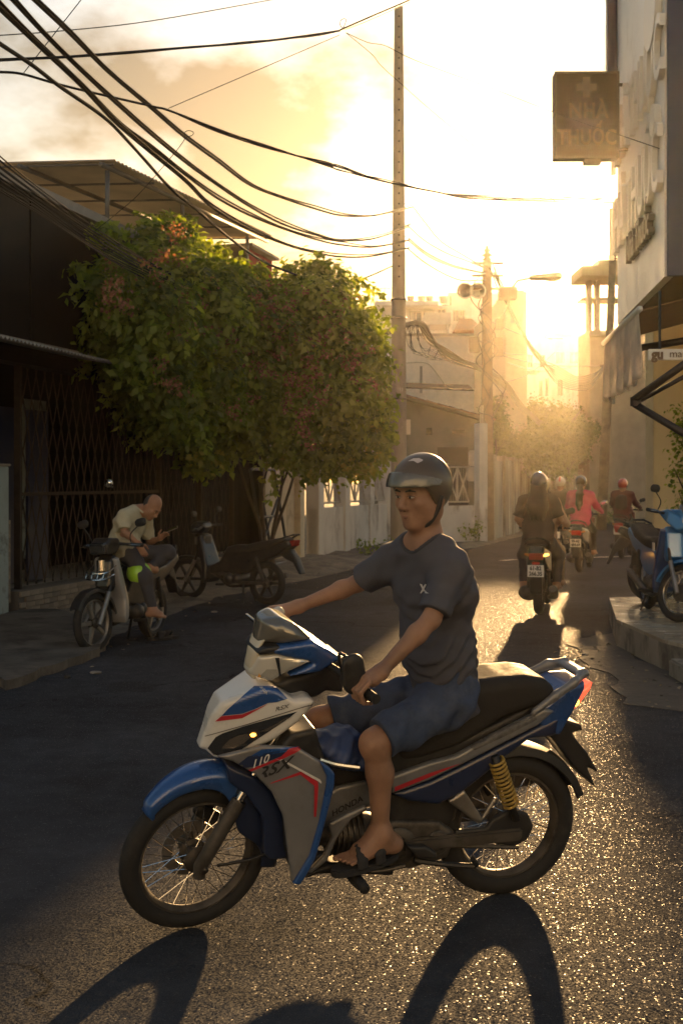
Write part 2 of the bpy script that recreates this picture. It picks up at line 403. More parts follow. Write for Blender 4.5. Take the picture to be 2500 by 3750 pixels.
M_cable = mat('cable_sheath', (.010, .010, .010), .6, spec=.2)
M_glass = mat('dark_window_glass', (.05, .055, .06), .12, spec=.8)
M_paint = mat('road_paint', (.62, .60, .55), .7, var=.2, vs=9, dirt=(.1, .09, .08), ds=7, dth=(.5, .62))

def sheet(name, pts, z, m, kind='structure', sub=0):
    o = pydata(name, [(x, y, z) for x, y in pts], [tuple(range(len(pts)))], m); return tag(o, kind=kind)
sheet('ground', [(-400, -60), (400, -60), (400, 900), (-400, 900)], -.012, M_dirt)
left_edge = [(-14, -20), (-6.2, -6), (-3.9, 4), (-2.75, 9.46), (-2.40, 12.07), (-1.75, 16), (-.62, 19), (1.0, 23.6), (3.25, 28.2), (6.6, 38), (11.0, 55), (18, 84)]
right_edge = [(32, 84), (19.5, 56), (11.5, 32), (7.2, 20), (5.6, 14.6), (9, 9), (16, 4), (16, -20)]
def jag(pts, amp=.07, step=.35):
    out = []
    for a, b in zip(pts, pts[1:]):
        L_ = math.dist(a, b); n = max(1, int(L_ / step)) if L_ < 40 and a[1] > 0 else 1
        for i in range(n):
            t = i / n; j = amp if 0 < i else amp * .3
            out.append((a[0] + (b[0] - a[0]) * t + random.uniform(-j, j), a[1] + (b[1] - a[1]) * t + random.uniform(-j, j)))
    out.append(pts[-1]); return out
road_pts = jag(left_edge) + right_edge
tag(sheet('road', road_pts[::-1], 0.0, M_asph))
# a faded painted line across the far end of the street and a strip of worn tar
a, b = G(2030, 2046), G(2235, 2032)
def strip(name, p0, p1, w, m, z=.004):
    p0 = Vector(p0); p1 = Vector(p1); d = (p1 - p0).normalized(); n = Vector((-d.y, d.x, 0)) * w / 2
    return tag(pydata(name, [(*(p0 - n).xy, z), (*(p1 - n).xy, z), (*(p1 + n).xy, z), (*(p0 + n).xy, z)], [(0, 1, 2, 3)], m), kind='structure')
strip('road_marking', a, b + Vector((1.2, -.1, 0)), .22, M_paint)
strip('road_marking', G(1835, 2054), G(1885, 2049), .16, M_paint)

# ---- left roadside: rough dusty verge rising to the house fronts
D_ = Vector((.2696, .963, 0)).normalized(); N_ = Vector((-D_.y, D_.x, 0)); O_ = Vector((-4.09, 12.0, 0))
ML = basis(O_, D_, N_, (0, 0, 1))                       # house-front frame: s along the street, t into the plots, z up
def S_of(u, t=0.0):                                      # s where the photo column u meets the plane t
    k = (u - CU) / FPX; p = O_ + N_ * t
    return (k * p.y - p.x) / (D_.x - k * D_.y)
def verge():
    vs = []; fs = []; ns, nt = 150, 26
    le = [Vector((x, y)) for x, y in left_edge]
    def edge_x(y):
        for p, q in zip(le, le[1:]):
            if p.y <= y <= q.y: return p.x + (q.x - p.x) * (y - p.y) / (q.y - p.y)
        return le[-1].x
    for i in range(ns):
        y = 2.0 + i * (34.0 - 2.0) / (ns - 1); x1 = edge_x(y) + .10
        x0 = -7.75 + .28 * y - .3 if y < 25 else min(-7.75 + .28 * y, x1 - .6) - .6
        for j in range(nt):
            t = j / (nt - 1); x = x1 + (x0 - x1) * t
            n = math.sin(x * 5.1 + y * 2.3) * .012 + math.sin(x * 11.7 - y * 7.9) * .009 + math.sin(x * 2.2 + y * 4.7 + 1) * .014 + random.uniform(-.006, .006)
            z = -.003 + min(1, t * 5) * (.012 + .05 * t + n)
            if 17 < y < 24.5: z += .09 * math.exp(-((t - .45) / .3) ** 2) * math.exp(-((y - 21.5) / 2.2) ** 2)
            vs.append((x, y, z))
    for i in range(ns - 1):
        for j in range(nt - 1):
            q = i * nt + j; fs.append((q, q + nt, q + nt + 1, q + 1))
    o = pydata('pavement', vs, fs, mat('dusty_verge', (.185, .155, .12), .9, var=.35, vs=3.5, bump=.8, bs=30, dirt=(.085, .07, .055), ds=2.2, dth=(.45, .62)), smooth=True)
    tag(o, kind='structure')
verge()
def broken_slab():
    pts = [(S_of(-500), -.05), (1.55, -.05), (1.75, -.35), (1.2, -.95), (.75, -1.5), (.1, -1.85), (-.9, -2.2), (-2.5, -2.3)]
    pl = []
    for a, b in zip(pts, pts[1:] + pts[:1]):
        n = max(2, int(math.dist(a, b) / .16))
        for i in range(n): pl.append((a[0] + (b[0] - a[0]) * i / n + random.uniform(-.035, .035), a[1] + (b[1] - a[1]) * i / n + random.uniform(-.035, .035)))
    mb = MB(); mb.prism(pl, (0.0, .13), ML)
    vs = []
    for x, y, z in mb.v:
        q = ML.inverted() @ Vector((x, y, z)); vs.append((x, y, z if z < .01 else .075 + .05 * max(0, min(1, (q.y + 2.2) / 2.0))))
    mb.v = vs
    tag(mb.build('pavement', mat('dark_broken_slab', (.11, .095, .08), .9, var=.35, vs=2.5, bump=.8, bs=26, dirt=(.05, .043, .036), ds=2.4, dth=(.45, .6)), smooth=False), kind='structure')
broken_slab()

# ---- loose bits on the road
def rock(name, p, r, m, label, cat, sq=.5):
    me = bmesh.new(); bmesh.ops.create_icosphere(me, subdivisions=2, radius=r)
    for v in me.verts: v.co *= 1 + random.uniform(-.22, .22); v.co.z *= sq
    d = bpy.data.meshes.new(name); me.to_mesh(d); me.free(); o = link(name, d, m); o.location = (p.x, p.y, r * sq * .7); tag(o, label, cat); return o
rock('stone', G(247, 2484), .028, M_black, 'small black lump lying on the road near the left edge', 'stone', .8)
rock('stone', G(350, 2467), .05, M_conc, 'flat pale stone chip on the road near the parked motorbike', 'stone', .25)
rock('stone', G(785, 2243), .04, M_conc, 'pale stone chip on the verge in front of the dark motorbike', 'stone', .3)
rock('stone', G(2140, 2400), .03, M_conc, 'small pale crumb on the road beside the raised step', 'stone', .4)

# ---------------------------------------------------------------- left: dark shophouse
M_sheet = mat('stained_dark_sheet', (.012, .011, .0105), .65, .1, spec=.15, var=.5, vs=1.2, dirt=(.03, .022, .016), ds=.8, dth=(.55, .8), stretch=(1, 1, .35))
M_dark = mat('dark_timber', (.010, .009, .009), .8, spec=.12, var=.3, vs=4)  # near-black all over, tone varied at random
M_teal = mat('faded_teal_paint', (.26, .31, .30), .7, var=.2, vs=3, dirt=(.08, .075, .065), ds=3, dth=(.52, .66))
M_navy = mat('navy_tarpaulin', (.012, .017, .045), .6, var=.2, vs=3)
M_beige = mat('beige_gate_paint', (.50, .43, .31), .65, var=.12, vs=3, dirt=(.22, .17, .11), ds=2, dth=(.55, .75))
house = empty('shophouse', O_, 0, 'dark shophouse with sheet metal upper front and open lattice shutter below', 'building')
house.matrix_world = ML
def part(name, m, parent, *boxes, bevel=0.0):
    mb = MB()
    for a, b in boxes: mb.box(a, b)
    return mb.build(name, m, parent, bevel=bevel)
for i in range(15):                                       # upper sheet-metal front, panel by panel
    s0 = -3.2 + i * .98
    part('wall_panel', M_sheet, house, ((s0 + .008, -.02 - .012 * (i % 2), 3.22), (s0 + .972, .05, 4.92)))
part('coping', mat('grey_coping', (.30, .27, .23), .7, var=.2, vs=5), house, ((-3.2, -.09, 4.925), (11.6, .16, 5.04)))
part('parapet', M_conc, house, ((-3.2, .17, 4.4), (11.6, .34, 5.02)))
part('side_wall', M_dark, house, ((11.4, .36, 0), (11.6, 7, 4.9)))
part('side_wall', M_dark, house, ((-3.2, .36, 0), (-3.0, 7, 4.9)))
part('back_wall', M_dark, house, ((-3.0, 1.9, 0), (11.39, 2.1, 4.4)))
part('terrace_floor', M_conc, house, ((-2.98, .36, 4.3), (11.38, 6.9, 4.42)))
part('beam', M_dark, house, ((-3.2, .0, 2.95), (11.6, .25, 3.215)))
part('floor', M_conc, house, ((-2.9, .3, 0.0), (11.3, 1.88, .30)))
part('door', M_teal, house, ((4.05, 1.55, .5), (4.42, 1.6, 2.75)), ((4.46, 1.55, .5), (4.82, 1.6, 2.75)))
part('door', M_teal, house, ((3.3, 1.6, .5), (3.5, 1.66, 2.6)))
for s0 in (2.0, 2.75): part('tarpaulin', M_navy, house, ((s0, .62, .33), (s0 + .5, .66, 2.5)))
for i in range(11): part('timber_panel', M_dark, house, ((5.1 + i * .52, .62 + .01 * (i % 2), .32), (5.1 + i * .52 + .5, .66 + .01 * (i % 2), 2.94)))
# lattice shutter: each diagonal bar its own piece
bar = MB(); bar.box((-.008, -.004, 0), (.008, .004, 1)); bme = None
def lat(s0, s1, z0, z1, t, sp=.165, run=.52, col=M_rust):
    global bme
    H = z1 - z0; n = int((s1 - s0) / sp)
    for sg_ in (1, -1):
        for i in range(-int(run * H / sp / 1) - 1, n + int(run * H / sp) + 1):
            a0 = s0 + i * sp; b0 = a0 + sg_ * run * H * .62
            za, zb = z0, z1; a, b = a0, b0
            if min(a, b) < s0 or max(a, b) > s1:
                lo_, hi_ = (s0, s1)
                def clip(v): return max(0, min(1, (v - a) / (b - a)))
                t0, t1 = sorted((clip(lo_), clip(hi_)))
                if t1 - t0 < .02: continue
                za, zb = z0 + H * t0, z0 + H * t1; a, b = a0 + (b0 - a0) * t0, a0 + (b0 - a0) * t1
            L_ = math.hypot(b - a, zb - za)
            if bme is None: o = bar.build('lattice_bar', col, house); bme = o.data
            else: o = bpy.data.objects.new('lattice_bar', bme); COL.objects.link(o); o.parent = house
            o.location = (a, t + .006 * sg_, za); o.scale = (1, 1, L_); o.rotation_euler = (0, math.atan2(b - a, zb - za), 0)
lat(1.75, 5.6, .36, 2.93, .16, sp=.2)
lat(5.7, 8.6, .36, 2.93, .16, sp=.2)
for s0 in (1.72, 5.63, 8.65, 7.2): part('gate_post', M_rust, house, ((s0, .12, .33), (s0 + .05, .2, 2.94)))
part('gate_rail', M_rust, house, ((1.77, .14, 1.42), (5.62, .18, 1.46)))
# low tiled plinth, brick by brick
part('plinth', mat('plinth_mortar', (.12, .105, .09), .9), house, ((1.5, .01, 0), (9.0, .3, .33)))
M_brick = [mat('plinth_tile_%d' % i, c, .7, var=.25, vs=9) for i, c in enumerate([(.21, .165, .12), (.17, .13, .10), (.25, .20, .15)])]
brick_me = {}
for r in range(5):
    s = 1.52 + (r % 2) * .11
    while s < 5.4:
        w_ = random.choice((.2, .2, .12)); k = (round(w_, 2), random.randrange(3))
        if k not in brick_me: mbk = MB(); mbk.box((0, 0, 0), (w_ - .008, .028, .056)); ob = mbk.build('brick', M_brick[k[1]], house); brick_me[k] = ob.data
        else: ob = bpy.data.objects.new('brick', brick_me[k]); COL.objects.link(ob); ob.parent = house
        ob.location = (s, -.014 + random.uniform(-.004, .003), .012 + r * .063); s += w_
# corrugated awning over the shutter
def corr(name, m, parent, o, ax, ay, n, pitch, amp, seg=4):
    """corrugated sheet: ribs repeat along ax, run along ay"""
    vs = []; fs = []; o = Vector(o); ax = Vector(ax); ay = Vector(ay); nn = ax.cross(ay).normalized(); L_ = ax.length; c = int(L_ / pitch * seg)
    for i in range(c + 1):
        q = o + ax * (i / c) + nn * (amp * math.sin(2 * math.pi * i / seg))
        vs += [q, q + ay, q + nn * .002, q + ay + nn * .002]
    for i in range(c):
        a = i * 4; b = a + 4; fs += [(a, a + 1, b + 1, b), (a + 2, b + 2, b + 3, a + 3), (a, b, b + 2, a + 2), (a + 1, a + 3, b + 3, b + 1)]
    return pydata(name, vs, fs, m, parent, True)
M_corr = mat('grey_corrugated', (.33, .31, .27), .55, .3, var=.2, vs=3, dirt=(.14, .11, .085), ds=1.5)
corr('awning', M_corr, house, (-3.1, -.72, 3.06), (5.9, 0, -.04), (0, .68, .12), 1, .076, .016)
part('awning_fascia', M_corr, house, ((-3.1, -.07, 3.155), (11.0, -.035, 3.215)))

# gatepost with peeling paint at the left edge
gp = empty('gate_pillar', label='peeling pale teal masonry pillar at the left edge, brown tiles on its lower side', cat='pillar')
gp.matrix_world = ML @ Matrix.Translation((1.04, .10, 0))
part('shaft', M_teal, gp, ((0, -.08, 0), (.28, .12, 1.76)), bevel=.01)
part('cap', M_conc, gp, ((-.02, -.10, 1.762), (.30, .14, 1.79)), bevel=.01)
for i in range(18):
    part('tile', M_brick[i % 3], gp, ((.285, -.078 + .001 * (i % 2), .22 + i * .052), (.315, -.02 + .06 * (i % 2), .22 + i * .052 + .048)))
# old concrete block under the left edge of the gate
# rooftop canopy of corrugated sheet on steel posts
M_trl = bpy.data.materials.new('translucent_corrugated'); M_trl.use_nodes = True
def translucent_mat(m, c1, c2, fac=.5, var=.25, vs=2.0, rough=.6):
    t = m.node_tree; N = t.nodes; L = t.links; b = N['Principled BSDF']; out = N['Material Output']
    tcn = N.new('ShaderNodeTexCoord'); n = N.new('ShaderNodeTexNoise'); n.inputs['Scale'].default_value = vs; n.inputs['Detail'].default_value = 6; L.new(tcn.outputs['Object'], n.inputs['Vector'])
    r = N.new('ShaderNodeMapRange'); r.inputs[1].default_value = .3; r.inputs[2].default_value = .7; r.inputs[3].default_value = 1 - var; r.inputs[4].default_value = 1 + var; L.new(n.outputs[0], r.inputs[0])
    outs = []
    for c in (c1, c2):
        mx = N.new('ShaderNodeMix'); mx.data_type = 'RGBA'; mx.blend_type = 'MULTIPLY'; mx.inputs[0].default_value = 1; mx.inputs[6].default_value = tuple(c) + (1,); L.new(r.outputs[0], mx.inputs[7]); outs.append(mx.outputs[2])
    L.new(outs[0], b.inputs['Base Color']); b.inputs['Roughness'].default_value = rough
    tr = N.new('ShaderNodeBsdfTranslucent'); L.new(outs[1], tr.inputs[0]); ms = N.new('ShaderNodeMixShader'); ms.inputs[0].default_value = fac
    L.new(b.outputs[0], ms.inputs[1]); L.new(tr.outputs[0], ms.inputs[2]); L.new(ms.outputs[0], out.inputs[0])
translucent_mat(M_trl, (.62, .55, .44), (.80, .64, .42), .55, .25, 1.1)
can = empty('roof_canopy', label='corrugated rooftop canopy on thin steel posts above the dark shophouse', cat='canopy'); can.matrix_world = ML
sA, sB = S_of(406), S_of(988); zA, zB = 5.86, 6.14
corr('corrugated_sheet', M_trl, can, (sA, -.05, zA), (sB - sA, 0, zB - zA), (0, 4.2, .22), 1, .12, .022)
pst = mat('grey_paint_steel', (.16, .15, .14), .55, .4, var=.2)
for u, t in ((395, .1), (690, .1), (925, .1), (470, 1.9), (720, 1.9), (400, 3.6), (760, 3.6)):
    s_ = S_of(u) if t < 1 else S_of(u, t); s_ = max(sA + .1, min(sB - .1, s_)); zz = zA + (zB - zA) * (s_ - sA) / (sB - sA) + .22 * t / 4.2 - .11
    MB().tube([(s_, t, 4.42 if t > .3 else 5.04), (s_, t, zz)], .032, 8).build('post', pst, can, True)
for t in (.08, 1.3, 2.6, 3.9):
    MB().tube([(sA - .12, t, zA + .22 * t / 4.2 - .075), (sB + .1, t, zB + .22 * t / 4.2 - .075)], .036, 8).build('rail', pst, can, True)
for i in range(6):
    s_ = sA + .05 + (sB - sA - .1) * i / 5; z_ = zA + (zB - zA) * (s_ - sA) / (sB - sA) - .036
    MB().tube([(s_, -.02, z_), (s_, 4.1, z_ + .21)], .016, 6).build('purlin', pst, can, True)
# things on the terrace
o = part('water_tank', M_black, None, ((0, 0, 0), (.75, .6, .62)), bevel=.03); o.matrix_world = ML @ Matrix.Translation((S_of(800), .75, 4.98)); tag(o, 'black box tank on the terrace behind the parapet', 'tank')
stand = part('stand', pst, o, ((.04, .04, -.56), (.1, .1, .002)), ((.65, .04, -.56), (.71, .1, .002)), ((.04, .5, -.56), (.1, .56, .002)), ((.65, .5, -.56), (.71, .56, .002)))
red = empty('roof_shed', label='small red corrugated shed at the far end of the terrace', cat='shed'); red.matrix_world = ML
M_red = mat('red_sheet', (.33, .035, .025), .6, var=.25, vs=4)
sr = S_of(965); corr('wall', M_red, red, (sr, .3, 4.42), (1.3, 0, 0), (0, 0, 1.45), 1, .09, .014)
corr('wall', M_red, red, (sr + 1.3, .3, 4.42), (0, 1.6, 0), (0, 0, 1.45), 1, .09, .014)
part('roof', M_corr, red, ((sr - .1, .18, 5.9), (sr + 1.45, 2.0, 5.95)))
lean = corr('lean_to_roof', M_corr, red, (sr - 2.9, -.1, 5.12), (2.8, 0, .02), (0, 1.3, .45), 1, .09, .014)
o = MB().tube([(0, 0, 0), (.0, .02, .62)], .05, 8).build('plastic_bucket', mat('blue_plastic', (.04, .12, .3), .4)); o.matrix_world = ML @ Matrix.Translation((S_of(425), .55, 4.46)); tag(o, 'blue plastic pipe offcut standing on the terrace', 'pipe')

# ---- plot beside the shophouse: beige gate, black steel rack, white walls with X-braced grilles
bg_ = empty('beige_gate', label='beige sheet gate in the shade under the flowering creeper', cat='gate'); bg_.matrix_world = ML
s0, s1 = S_of(990), S_of(1112)
part('leaf', M_beige, bg_, ((s0, .1, .1), (s0 + (s1 - s0) * .62, .14, 2.35)), ((s0, .14, .9), (s1 - .3, .16, .95)))
part('leaf', M_beige, bg_, ((s0 + (s1 - s0) * .64, .1, .1), (s1 - .3, .14, 2.35)))
part('post', mat('cream_post', (.56, .50, .38), .7, var=.1, vs=4, dirt=(.3, .24, .17), ds=2), bg_, ((s1 - .28, -.02, 0), (s1, .26, 2.6)), bevel=.01)
rk = empty('steel_rack', label='black steel frame rack leaning against the beige gate', cat='rack'); rk.matrix_world = ML @ Matrix.Translation((S_of(975, -.35), -.35, .05))
for pts in ([(0, 0, 0), (0, .3, 1.75)], [(1.3, 0, 0), (1.3, .3, 1.75)], [(0, .3, 1.75), (1.3, .3, 1.75)], [(0, .0, .05), (1.3, .0, .05)], [(0, .15, .9), (1.3, .15, .9)], [(.15, .1, .5), (1.2, .2, 1.2)], [(.4, .05, .3), (.4, .28, 1.6)]):
    MB().tube(pts, .028, 6).build('bar', M_black, rk)
# leaning back supports so that it stands
MB().tube([(0, .02, 0), (1.3, .02, 0)], .02, 6).build('foot', M_black, rk)

def xgrille(parent, M0, w, z0, z1, m):
    mb = MB(); r = .022
    pieces = [([(0, 0, z0), (w, 0, z0)], 'rail'), ([(0, 0, z1), (w, 0, z1)], 'rail'), ([(0, 0, z0), (w / 2, 0, z1)], 'brace'), ([(w / 2, 0, z1), (w, 0, z0)], 'brace'), ([(0, .012, z1), (w / 2, .012, z0)], 'brace'), ([(w / 2, .012, z0), (w, .012, z1)], 'brace'), ([(w / 2, .02, z0), (w / 2, .02, z1)], 'upright')]
    for pts, nm in pieces: MB().tube([M0 @ Vector(p) for p in pts], r, 5).build(nm, m, parent)
    mesh = MB(); n = int(w / .07)
    for i in range(1, n): mesh.tube([M0 @ Vector((w * i / n, .03, z0)), M0 @ Vector((w * i / n, .03, z1))], .004, 4)
    mesh.build('wire_mesh', M_steel, parent)
def wall_seg(p0, p1, h, t=.16):
    p0 = Vector((*p0, 0)); p1 = Vector((*p1, 0)); d = (p1 - p0); L_ = d.length; d.normalize(); n = Vector((-d.y, d.x, 0))
    return basis(p0, d, n, (0, 0, 1)), L_
M_grl = mat('pale_grille_paint', (.46, .43, .37), .6, .1, var=.2, vs=8)
gA = O_ + D_ * s1; gA = (gA.x + .25, gA.y + .6); gB = (1.24, 29.66); gC = (3.46, 30.6)
gw = empty('garden_wall', label='whitewashed garden wall with X-braced grilles between white posts, stained at the foot', cat='wall')
Mg, Lg = wall_seg(gA, gB, 1.0)
def wpart(name, m, parent, M0, a, b, bevel=0.0):
    mb = MB(); mb.box(a, b, M=M0); return mb.build(name, m, parent, bevel=bevel)
wpart('base_wall', M_white, gw, Mg, (0, 0, 0), (Lg, .18, 1.02))
posts = [0, .32 * Lg, .66 * Lg, Lg - .3]
for q in posts: wpart('post', M_white, gw, Mg, (q, -.05, 0), (q + .34, .24, 2.35), .01)
for q, r_ in zip(posts, posts[1:]): xgrille(gw, Mg @ Matrix.Translation((q + .34, .08, 0)), r_ - q - .34, 1.12, 2.12, M_grl)
gw2 = empty('garden_wall', label='pale garden wall with one X-braced grille facing the street beyond the concrete pole', cat='wall')
Mg2, Lg2 = wall_seg(gB, gC, 1.0)
wpart('base_wall', M_white, gw2, Mg2, (.02, 0, 0), (Lg2, .18, .95))
wpart('post', M_white, gw2, Mg2, (1.28, -.06, 0), (1.62, .24, 2.05), .01)
wpart('post', M_white, gw2, Mg2, (Lg2 + .12, -.06, 0), (Lg2 + .36, .24, 3.1), .01)
xgrille(gw2, Mg2 @ Matrix.Translation((1.62, .08, 0)), Lg2 - .12 - 1.62, 1.05, 1.95, M_grl)
xgrille(gw2, Mg2 @ Matrix.Translation((.05, .08, 0)), 1.22, 1.05, 1.95, M_grl)

# ---- low tiled house behind the garden wall
hs = empty('tiled_house', label='low grey rendered house with a sagging tiled roof behind the garden wall', cat='house')
M_grey = mat('grey_green_render', (.20, .185, .145), .85, var=.15, vs=2, dirt=(.12, .10, .075), ds=1.2)
def gable():
    pL, pR = W(1330, 1420, 33.5), W(1752, 1535, 33.5); mb = MB()
    pts = [(pL.x, 0), (pR.x, 0), (pR.x, pR.z), (pL.x, pL.z)]
    mb.prism([(x, z) for x, z in pts], (0, 6.5), basis((0, 40, 0), (1, 0, 0), (0, 0, 1), (0, -1, 0)))
    mb.build('wall', M_grey, hs)
    ang = math.atan2(pR.z - pL.z, pR.x - pL.x)
    Mr = basis((pL.x - .15, 33.1, pL.z + .10), (math.cos(ang), 0, math.sin(ang)), (0, 1, 0), (-math.sin(ang), 0, math.cos(ang)))
    Lr = (pR - pL).length + .55
    wpart('roof', mat('roof_board', (.10, .07, .05), .8), hs, Mr, (0, 0, -.08), (Lr, 7.1, -.002))
    rt = [mat('roof_tile_%d' % i, c, .7, var=.25, vs=6) for i, c in enumerate([(.22, .10, .06), (.17, .085, .055), (.26, .13, .075)])]
    nrow = 12; ncol = 26; tm = {}
    for r in range(nrow):
        for c in range(ncol):
            k = random.randrange(3)
            if k not in tm:
                t = MB(); w_ = 7.1 / ncol; l_ = Lr / nrow
                prof = [(0, 0), (.3 * w_, .03), (.7 * w_, .03), (w_ * .97, 0)]
                for (y0, z0), (y1, z1) in zip(prof, prof[1:]): t.hexa([(0, y0, z0), (l_ * 1.12, y0, z0 - .02), (l_ * 1.12, y1, z1 - .02), (0, y1, z1), (0, y0, z0 + .012), (l_ * 1.12, y0, z0 - .008), (l_ * 1.12, y1, z1 - .008), (0, y1, z1 + .012)])
                o = t.build('roof_tile', rt[k], hs); tm[k] = o.data
            else: o = bpy.data.objects.new('roof_tile', tm[k]); COL.objects.link(o); o.parent = hs
            o.matrix_world = Mr @ Matrix.Translation((r * Lr / nrow, c * 7.1 / ncol, .022 + .004 * random.random()))
    mb = MB(); a, b = W(1360, 1418, 34.0), W(1735, 1432, 34.0)
    q = Vector((0, 1.5, .25))
    mb.hexa([a, b, b + q, a + q, a + Vector((0, 0, .05)), b + Vector((0, 0, .05)), b + q + Vector((0, 0, .05)), a + q + Vector((0, 0, .05))]); mb.build('upper_awning', M_dark, hs)
    wpart('door', mat('doorway_shade', (.055, .042, .03), .8, var=.2), hs, Matrix(), ((1600 - CU) / FPX * 33.5, 33.44, 0), ((1712 - CU) / FPX * 33.5, 33.50, 2.55))  # flat dark panel painted as the shaded opening
    wpart('vent', M_dark, hs, Matrix(), ((1655 - CU) / FPX * 33.5, 33.43, 2.95), ((1700 - CU) / FPX * 33.5, 33.50, 3.05))
    wpart('vent', M_dark, hs, Matrix(), ((1560 - CU) / FPX * 33.5, 33.43, 2.9), ((1580 - CU) / FPX * 33.5, 33.50, 3.1))
gable()

# ---- long stained wall along the far left side of the street
fw = empty('street_wall', label='long streaked concrete wall running down the left side under hanging creepers', cat='wall')
M_streak = mat('streaked_wall', (.40, .36, .29), .85, var=.2, vs=2.2, dirt=(.13, .10, .075), ds=1.9, dth=(.44, .60), stretch=(1.6, 1.6, .12), bump=.2, bs=30)
Mf, Lf = wall_seg((4.1, 31.6), (11.4, 57.0), 2.2)
n_f = 14
for i in range(n_f):
    q0, q1 = Lf * i / n_f, Lf * (i + 1) / n_f
    wpart('wall_bay', M_streak, fw, Mf, (q0 + .02, .02 + .01 * (i % 2), 0), (q1 - .02, .22, 2.15 + .05 * (i % 3)))
    wpart('wall_pier', M_streak, fw, Mf, (q0 - .14, -.05, 0), (q0 + .14, .27, 2.3), .01)

# ---------------------------------------------------------------- far houses: each with its own openings
def block(name, label, u0, u1, v0, Y, m, depth=9.0, wins=(), vb=None, cat='building', yaw=0.0, parts=()):
    e = empty(name, W((u0 + u1) / 2, HV, Y) - Vector((0, 0, CH)), 0, label, cat)
    px = Y / FPX; w = (u1 - u0) * px; H = CH + (HV - v0) * px; zb = 0.0 if vb is None else CH + (HV - vb) * px
    e.rotation_euler = (0, 0, yaw)
    holes = []
    for (a, b, c, d) in wins: holes.append(((a - u0) * px - w / 2, (b - u0) * px - w / 2, CH + (HV - d) * px, CH + (HV - c) * px))
    # front wall cut into a grid so that windows are true openings
    xs = sorted(set([-w / 2, w / 2] + [round(h[i], 4) for h in holes for i in (0, 1)])); zs = sorted(set([zb, H] + [round(h[i], 4) for h in holes for i in (2, 3)]))
    mb = MB()
    for xa, xb in zip(xs, xs[1:]):
        for za, zc in zip(zs, zs[1:]):
            cx, cz = (xa + xb) / 2, (za + zc) / 2
            if any(h[0] < cx < h[1] and h[2] < cz < h[3] for h in holes): continue
            mb.add([(xa, 0, za), (xb, 0, za), (xb, 0, zc), (xa, 0, zc)], [(0, 1, 2, 3)])
    for h in holes:
        x0, x1, z0, z1 = h
        mb.add([(x0, 0, z0), (x1, 0, z0), (x1, 0, z1), (x0, 0, z1), (x0, .22, z0), (x1, .22, z0), (x1, .22, z1), (x0, .22, z1)], [(0, 4, 5, 1), (1, 5, 6, 2), (2, 6, 7, 3), (3, 7, 4, 0)])
    mb.add([(-w / 2, 0, zb), (-w / 2, 0, H), (-w / 2, depth, H), (-w / 2, depth, zb), (w / 2, 0, zb), (w / 2, 0, H), (w / 2, depth, H), (w / 2, depth, zb)], [(0, 1, 2, 3), (4, 7, 6, 5), (1, 5, 6, 2), (3, 2, 6, 7)])
    mb.build('wall', m, e)
    for h in holes:
        x0, x1, z0, z1 = h; win = MB(); f = .05
        win.box((x0, .10, z0), (x0 + f, .16, z1)); win.box((x1 - f, .10, z0), (x1, .16, z1)); win.box((x0 + f, .10, z0), (x1 - f, .16, z0 + f)); win.box((x0 + f, .10, z1 - f), (x1 - f, .16, z1)); win.box(((x0 + x1) / 2 - f / 2, .105, z0 + f), ((x0 + x1) / 2 + f / 2, .155, z1 - f))
        wo_ = win.build('window', mat('window_frame_paint', (.35, .30, .24), .6), e)
        g = MB(); g.box((x0 + f, .12, z0 + f), (x1 - f, .14, z1 - f)); g.build('pane', M_glass, wo_)
        sl = MB(); sl.box((x0 - .06, -.08, z0 - .07), (x1 + .06, .1, z0 - .004)); sl.build('sill', m, wo_)
    for nm, mm, a, b in parts:           # extra boxes given in photo columns / rows plus front and back offsets
        q = MB(); q.box(((a[0] - u0) * px - w / 2, b[0], CH + (HV - a[3]) * px), ((a[1] - u0) * px - w / 2, b[1], CH + (HV - a[2]) * px)); q.build(nm, mm, e)
    return e, px, w, H
M_tileroof = mat('orange_roof_tiles', (.42, .17, .07), .7, var=.2, vs=5)
M_trim = mat('warm_brown_paint', (.33, .27, .21), .8, var=.15)  # one warm brown for pots, ledges and other trim
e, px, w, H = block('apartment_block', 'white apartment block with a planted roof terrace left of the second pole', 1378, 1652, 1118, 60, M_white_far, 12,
    [(1500, 1545, 1140, 1178), (1548, 1590, 1140, 1178), (1600, 1632, 1130, 1160)],
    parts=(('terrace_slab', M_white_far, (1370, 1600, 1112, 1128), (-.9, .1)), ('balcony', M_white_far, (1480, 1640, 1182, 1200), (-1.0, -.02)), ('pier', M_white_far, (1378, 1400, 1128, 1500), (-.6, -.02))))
for i, u in enumerate((1500, 1540, 1568, 1616)):
    q = MB(); x = (u - 1378) * px - w / 2; q.lathe([(.12, 0), (.2, .35), (.17, .35), (0, .3)], 10, Matrix.Translation((x, -.5, H + .02))); q.build('flower_pot', M_trim, e)
rl = MB()
for i in range(9):
    x = (1378 + i * 14 - 1378) * px - w / 2; rl.tube([(x, -.8, H), (x, -.8, H + .75)], .02, 5)
rl.tube([(-w / 2, -.8, H + .75), (-w / 2 + 112 * px, -.8, H + .75)], .02, 5); rl.build('railing', M_steel, e)
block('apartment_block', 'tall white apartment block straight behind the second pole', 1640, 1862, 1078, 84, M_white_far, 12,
    [(1658, 1678, 1136, 1176), (1682, 1702, 1136, 1176), (1805, 1848, 1140, 1168), (1760, 1790, 1140, 1170)],
    parts=(('rain_pipe', M_trim, (1646, 1651, 1085, 1300), (-.12, -.02)), ('air_conditioner', M_conc, (1676, 1692, 1160, 1172), (-.5, -.02)), ('parapet', M_white_far, (1640, 1862, 1072, 1080), (-.15, .2))))
